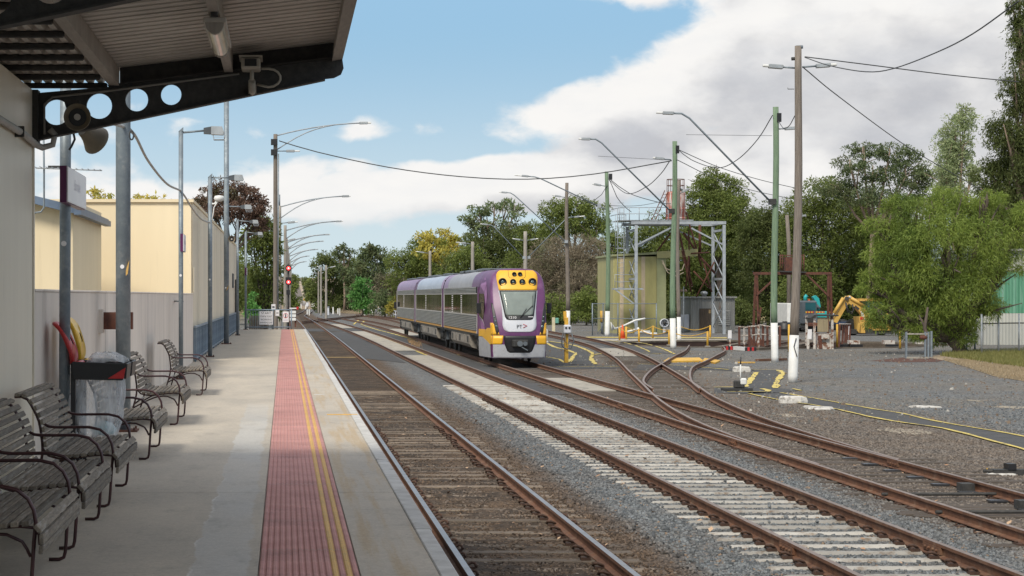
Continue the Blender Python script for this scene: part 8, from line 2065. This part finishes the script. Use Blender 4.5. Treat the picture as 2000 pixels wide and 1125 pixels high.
tree('autumn_tree', 'thin yellowing tree peeking over the cream building', 84, 240, [(195, 385, 26, 12), (225, 398, 24, 10), (270, 385, 22, 7), (300, 388, 26, 7), (325, 400, 16, 8), (180, 375, 12, 6), (250, 395, 20, 8)], lm_yellow, leaf=(10, 3.6), sub=9, subr=.4, trunk=6, dens=.55, droop=.3)

# trees on the town side of the line, mirrored in the train windows
for k, (X, Y, lab) in enumerate(((-9, 165, 'nearest the platform end'), (-8, 205, 'by the second far lamp'), (-10, 245, 'by the fourth far lamp'), (-9, 290, 'past the fourth far lamp'), (-11, 335, 'by the sixth far lamp'), (-10, 385, 'near the seventh far lamp'), (-12, 440, 'below the hill'), (-24, 300, 'in the back gardens'))):
    px = VX + X * FPX / Y; q = FPX / Y
    tree('street_tree', 'dark green tree on the town side ' + lab, Y, px, [(px, VY - 3.6 * q, 4.2 * q, 2.6 * q), (px - 2.5 * q, VY - 1.6 * q, 3.6 * q, 2.6 * q), (px + 2 * q, VY - 1.2 * q, 3.2 * q, 2.6 * q), (px, VY + .8 * q, 4.4 * q, 2.2 * q)], (lm_dark, lm_mid)[k % 2], leaf=(.5 * q, .2 * q), sub=18, subr=.36, trunk=.5 * q, group='trees across the street', dens=.6)

# ------------------------------------------------------------------ grass
def grass(name, poly, n, h, m, label, seed, zb=GZ + .01):
    r = np.random.default_rng(seed); xs = np.array([p.x for p in poly]); ys = np.array([p.y for p in poly])
    X = r.uniform(xs.min(), xs.max(), n * 3); Yv = r.uniform(ys.min(), ys.max(), n * 3); ins = np.zeros(len(X), bool); j = len(xs) - 1
    for i in range(len(xs)):
        c = ((ys[i] > Yv) != (ys[j] > Yv)) & (X < (xs[j] - xs[i]) * (Yv - ys[i]) / (ys[j] - ys[i] + 1e-9) + xs[i]); ins ^= c; j = i
    X, Yv = X[ins][:n], Yv[ins][:n]; n = len(X)
    P0 = np.stack([X, Yv, np.full(n, zb)], -1); D = unit(r.normal(size=(n, 3)) * .35 + np.array([0, 0, 1])); S = unit(np.cross(D, r.normal(size=(n, 3))))
    me = leaf_mesh(name, P0, D, S, h * r.uniform(.5, 1.4, n), np.full(n, .035), m); o = bpy.data.objects.new(name, me); col.objects.link(o); tag(o, label, 'grass', kind='stuff')


lm_grass = leaf_mat('green_grass', (0.10, 0.105, 0.032), (0.17, 0.16, 0.062)); lm_hay = leaf_mat('dry_grass', (0.21, 0.165, 0.105), (0.29, 0.235, 0.16))
grass('green_grass', [gp(1835, 696), gp(1880, 690), gp(2020, 685), gp(2100, 700), gp(2020, 722), gp(1940, 712), gp(1890, 704)], 16000, .22, lm_grass, 'short green grass on the bank under the big tree', 1)
grass('dry_grass', [gp(1840, 703), gp(1890, 705), gp(1940, 713), gp(2020, 723), gp(2020, 748), gp(1950, 738), gp(1890, 719)], 9000, .10, lm_hay, 'dry straw-coloured grass along the bank edge', 2)
grass('dry_grass', [gp(650, 608), gp(690, 604), gp(720, 609), gp(700, 614), gp(665, 612)], 9000, .5, lm_hay, 'dry grass on the low bank beyond the far siding', 3)
grass('dry_weeds', [gp(796, 664), gp(822, 672), gp(826, 682), gp(800, 676)], 260, .16, leaf_mat('rust_weed', (0.25, 0.15, 0.08), (0.36, 0.24, 0.13)), 'rusty dry weeds growing beside the train road', 4)
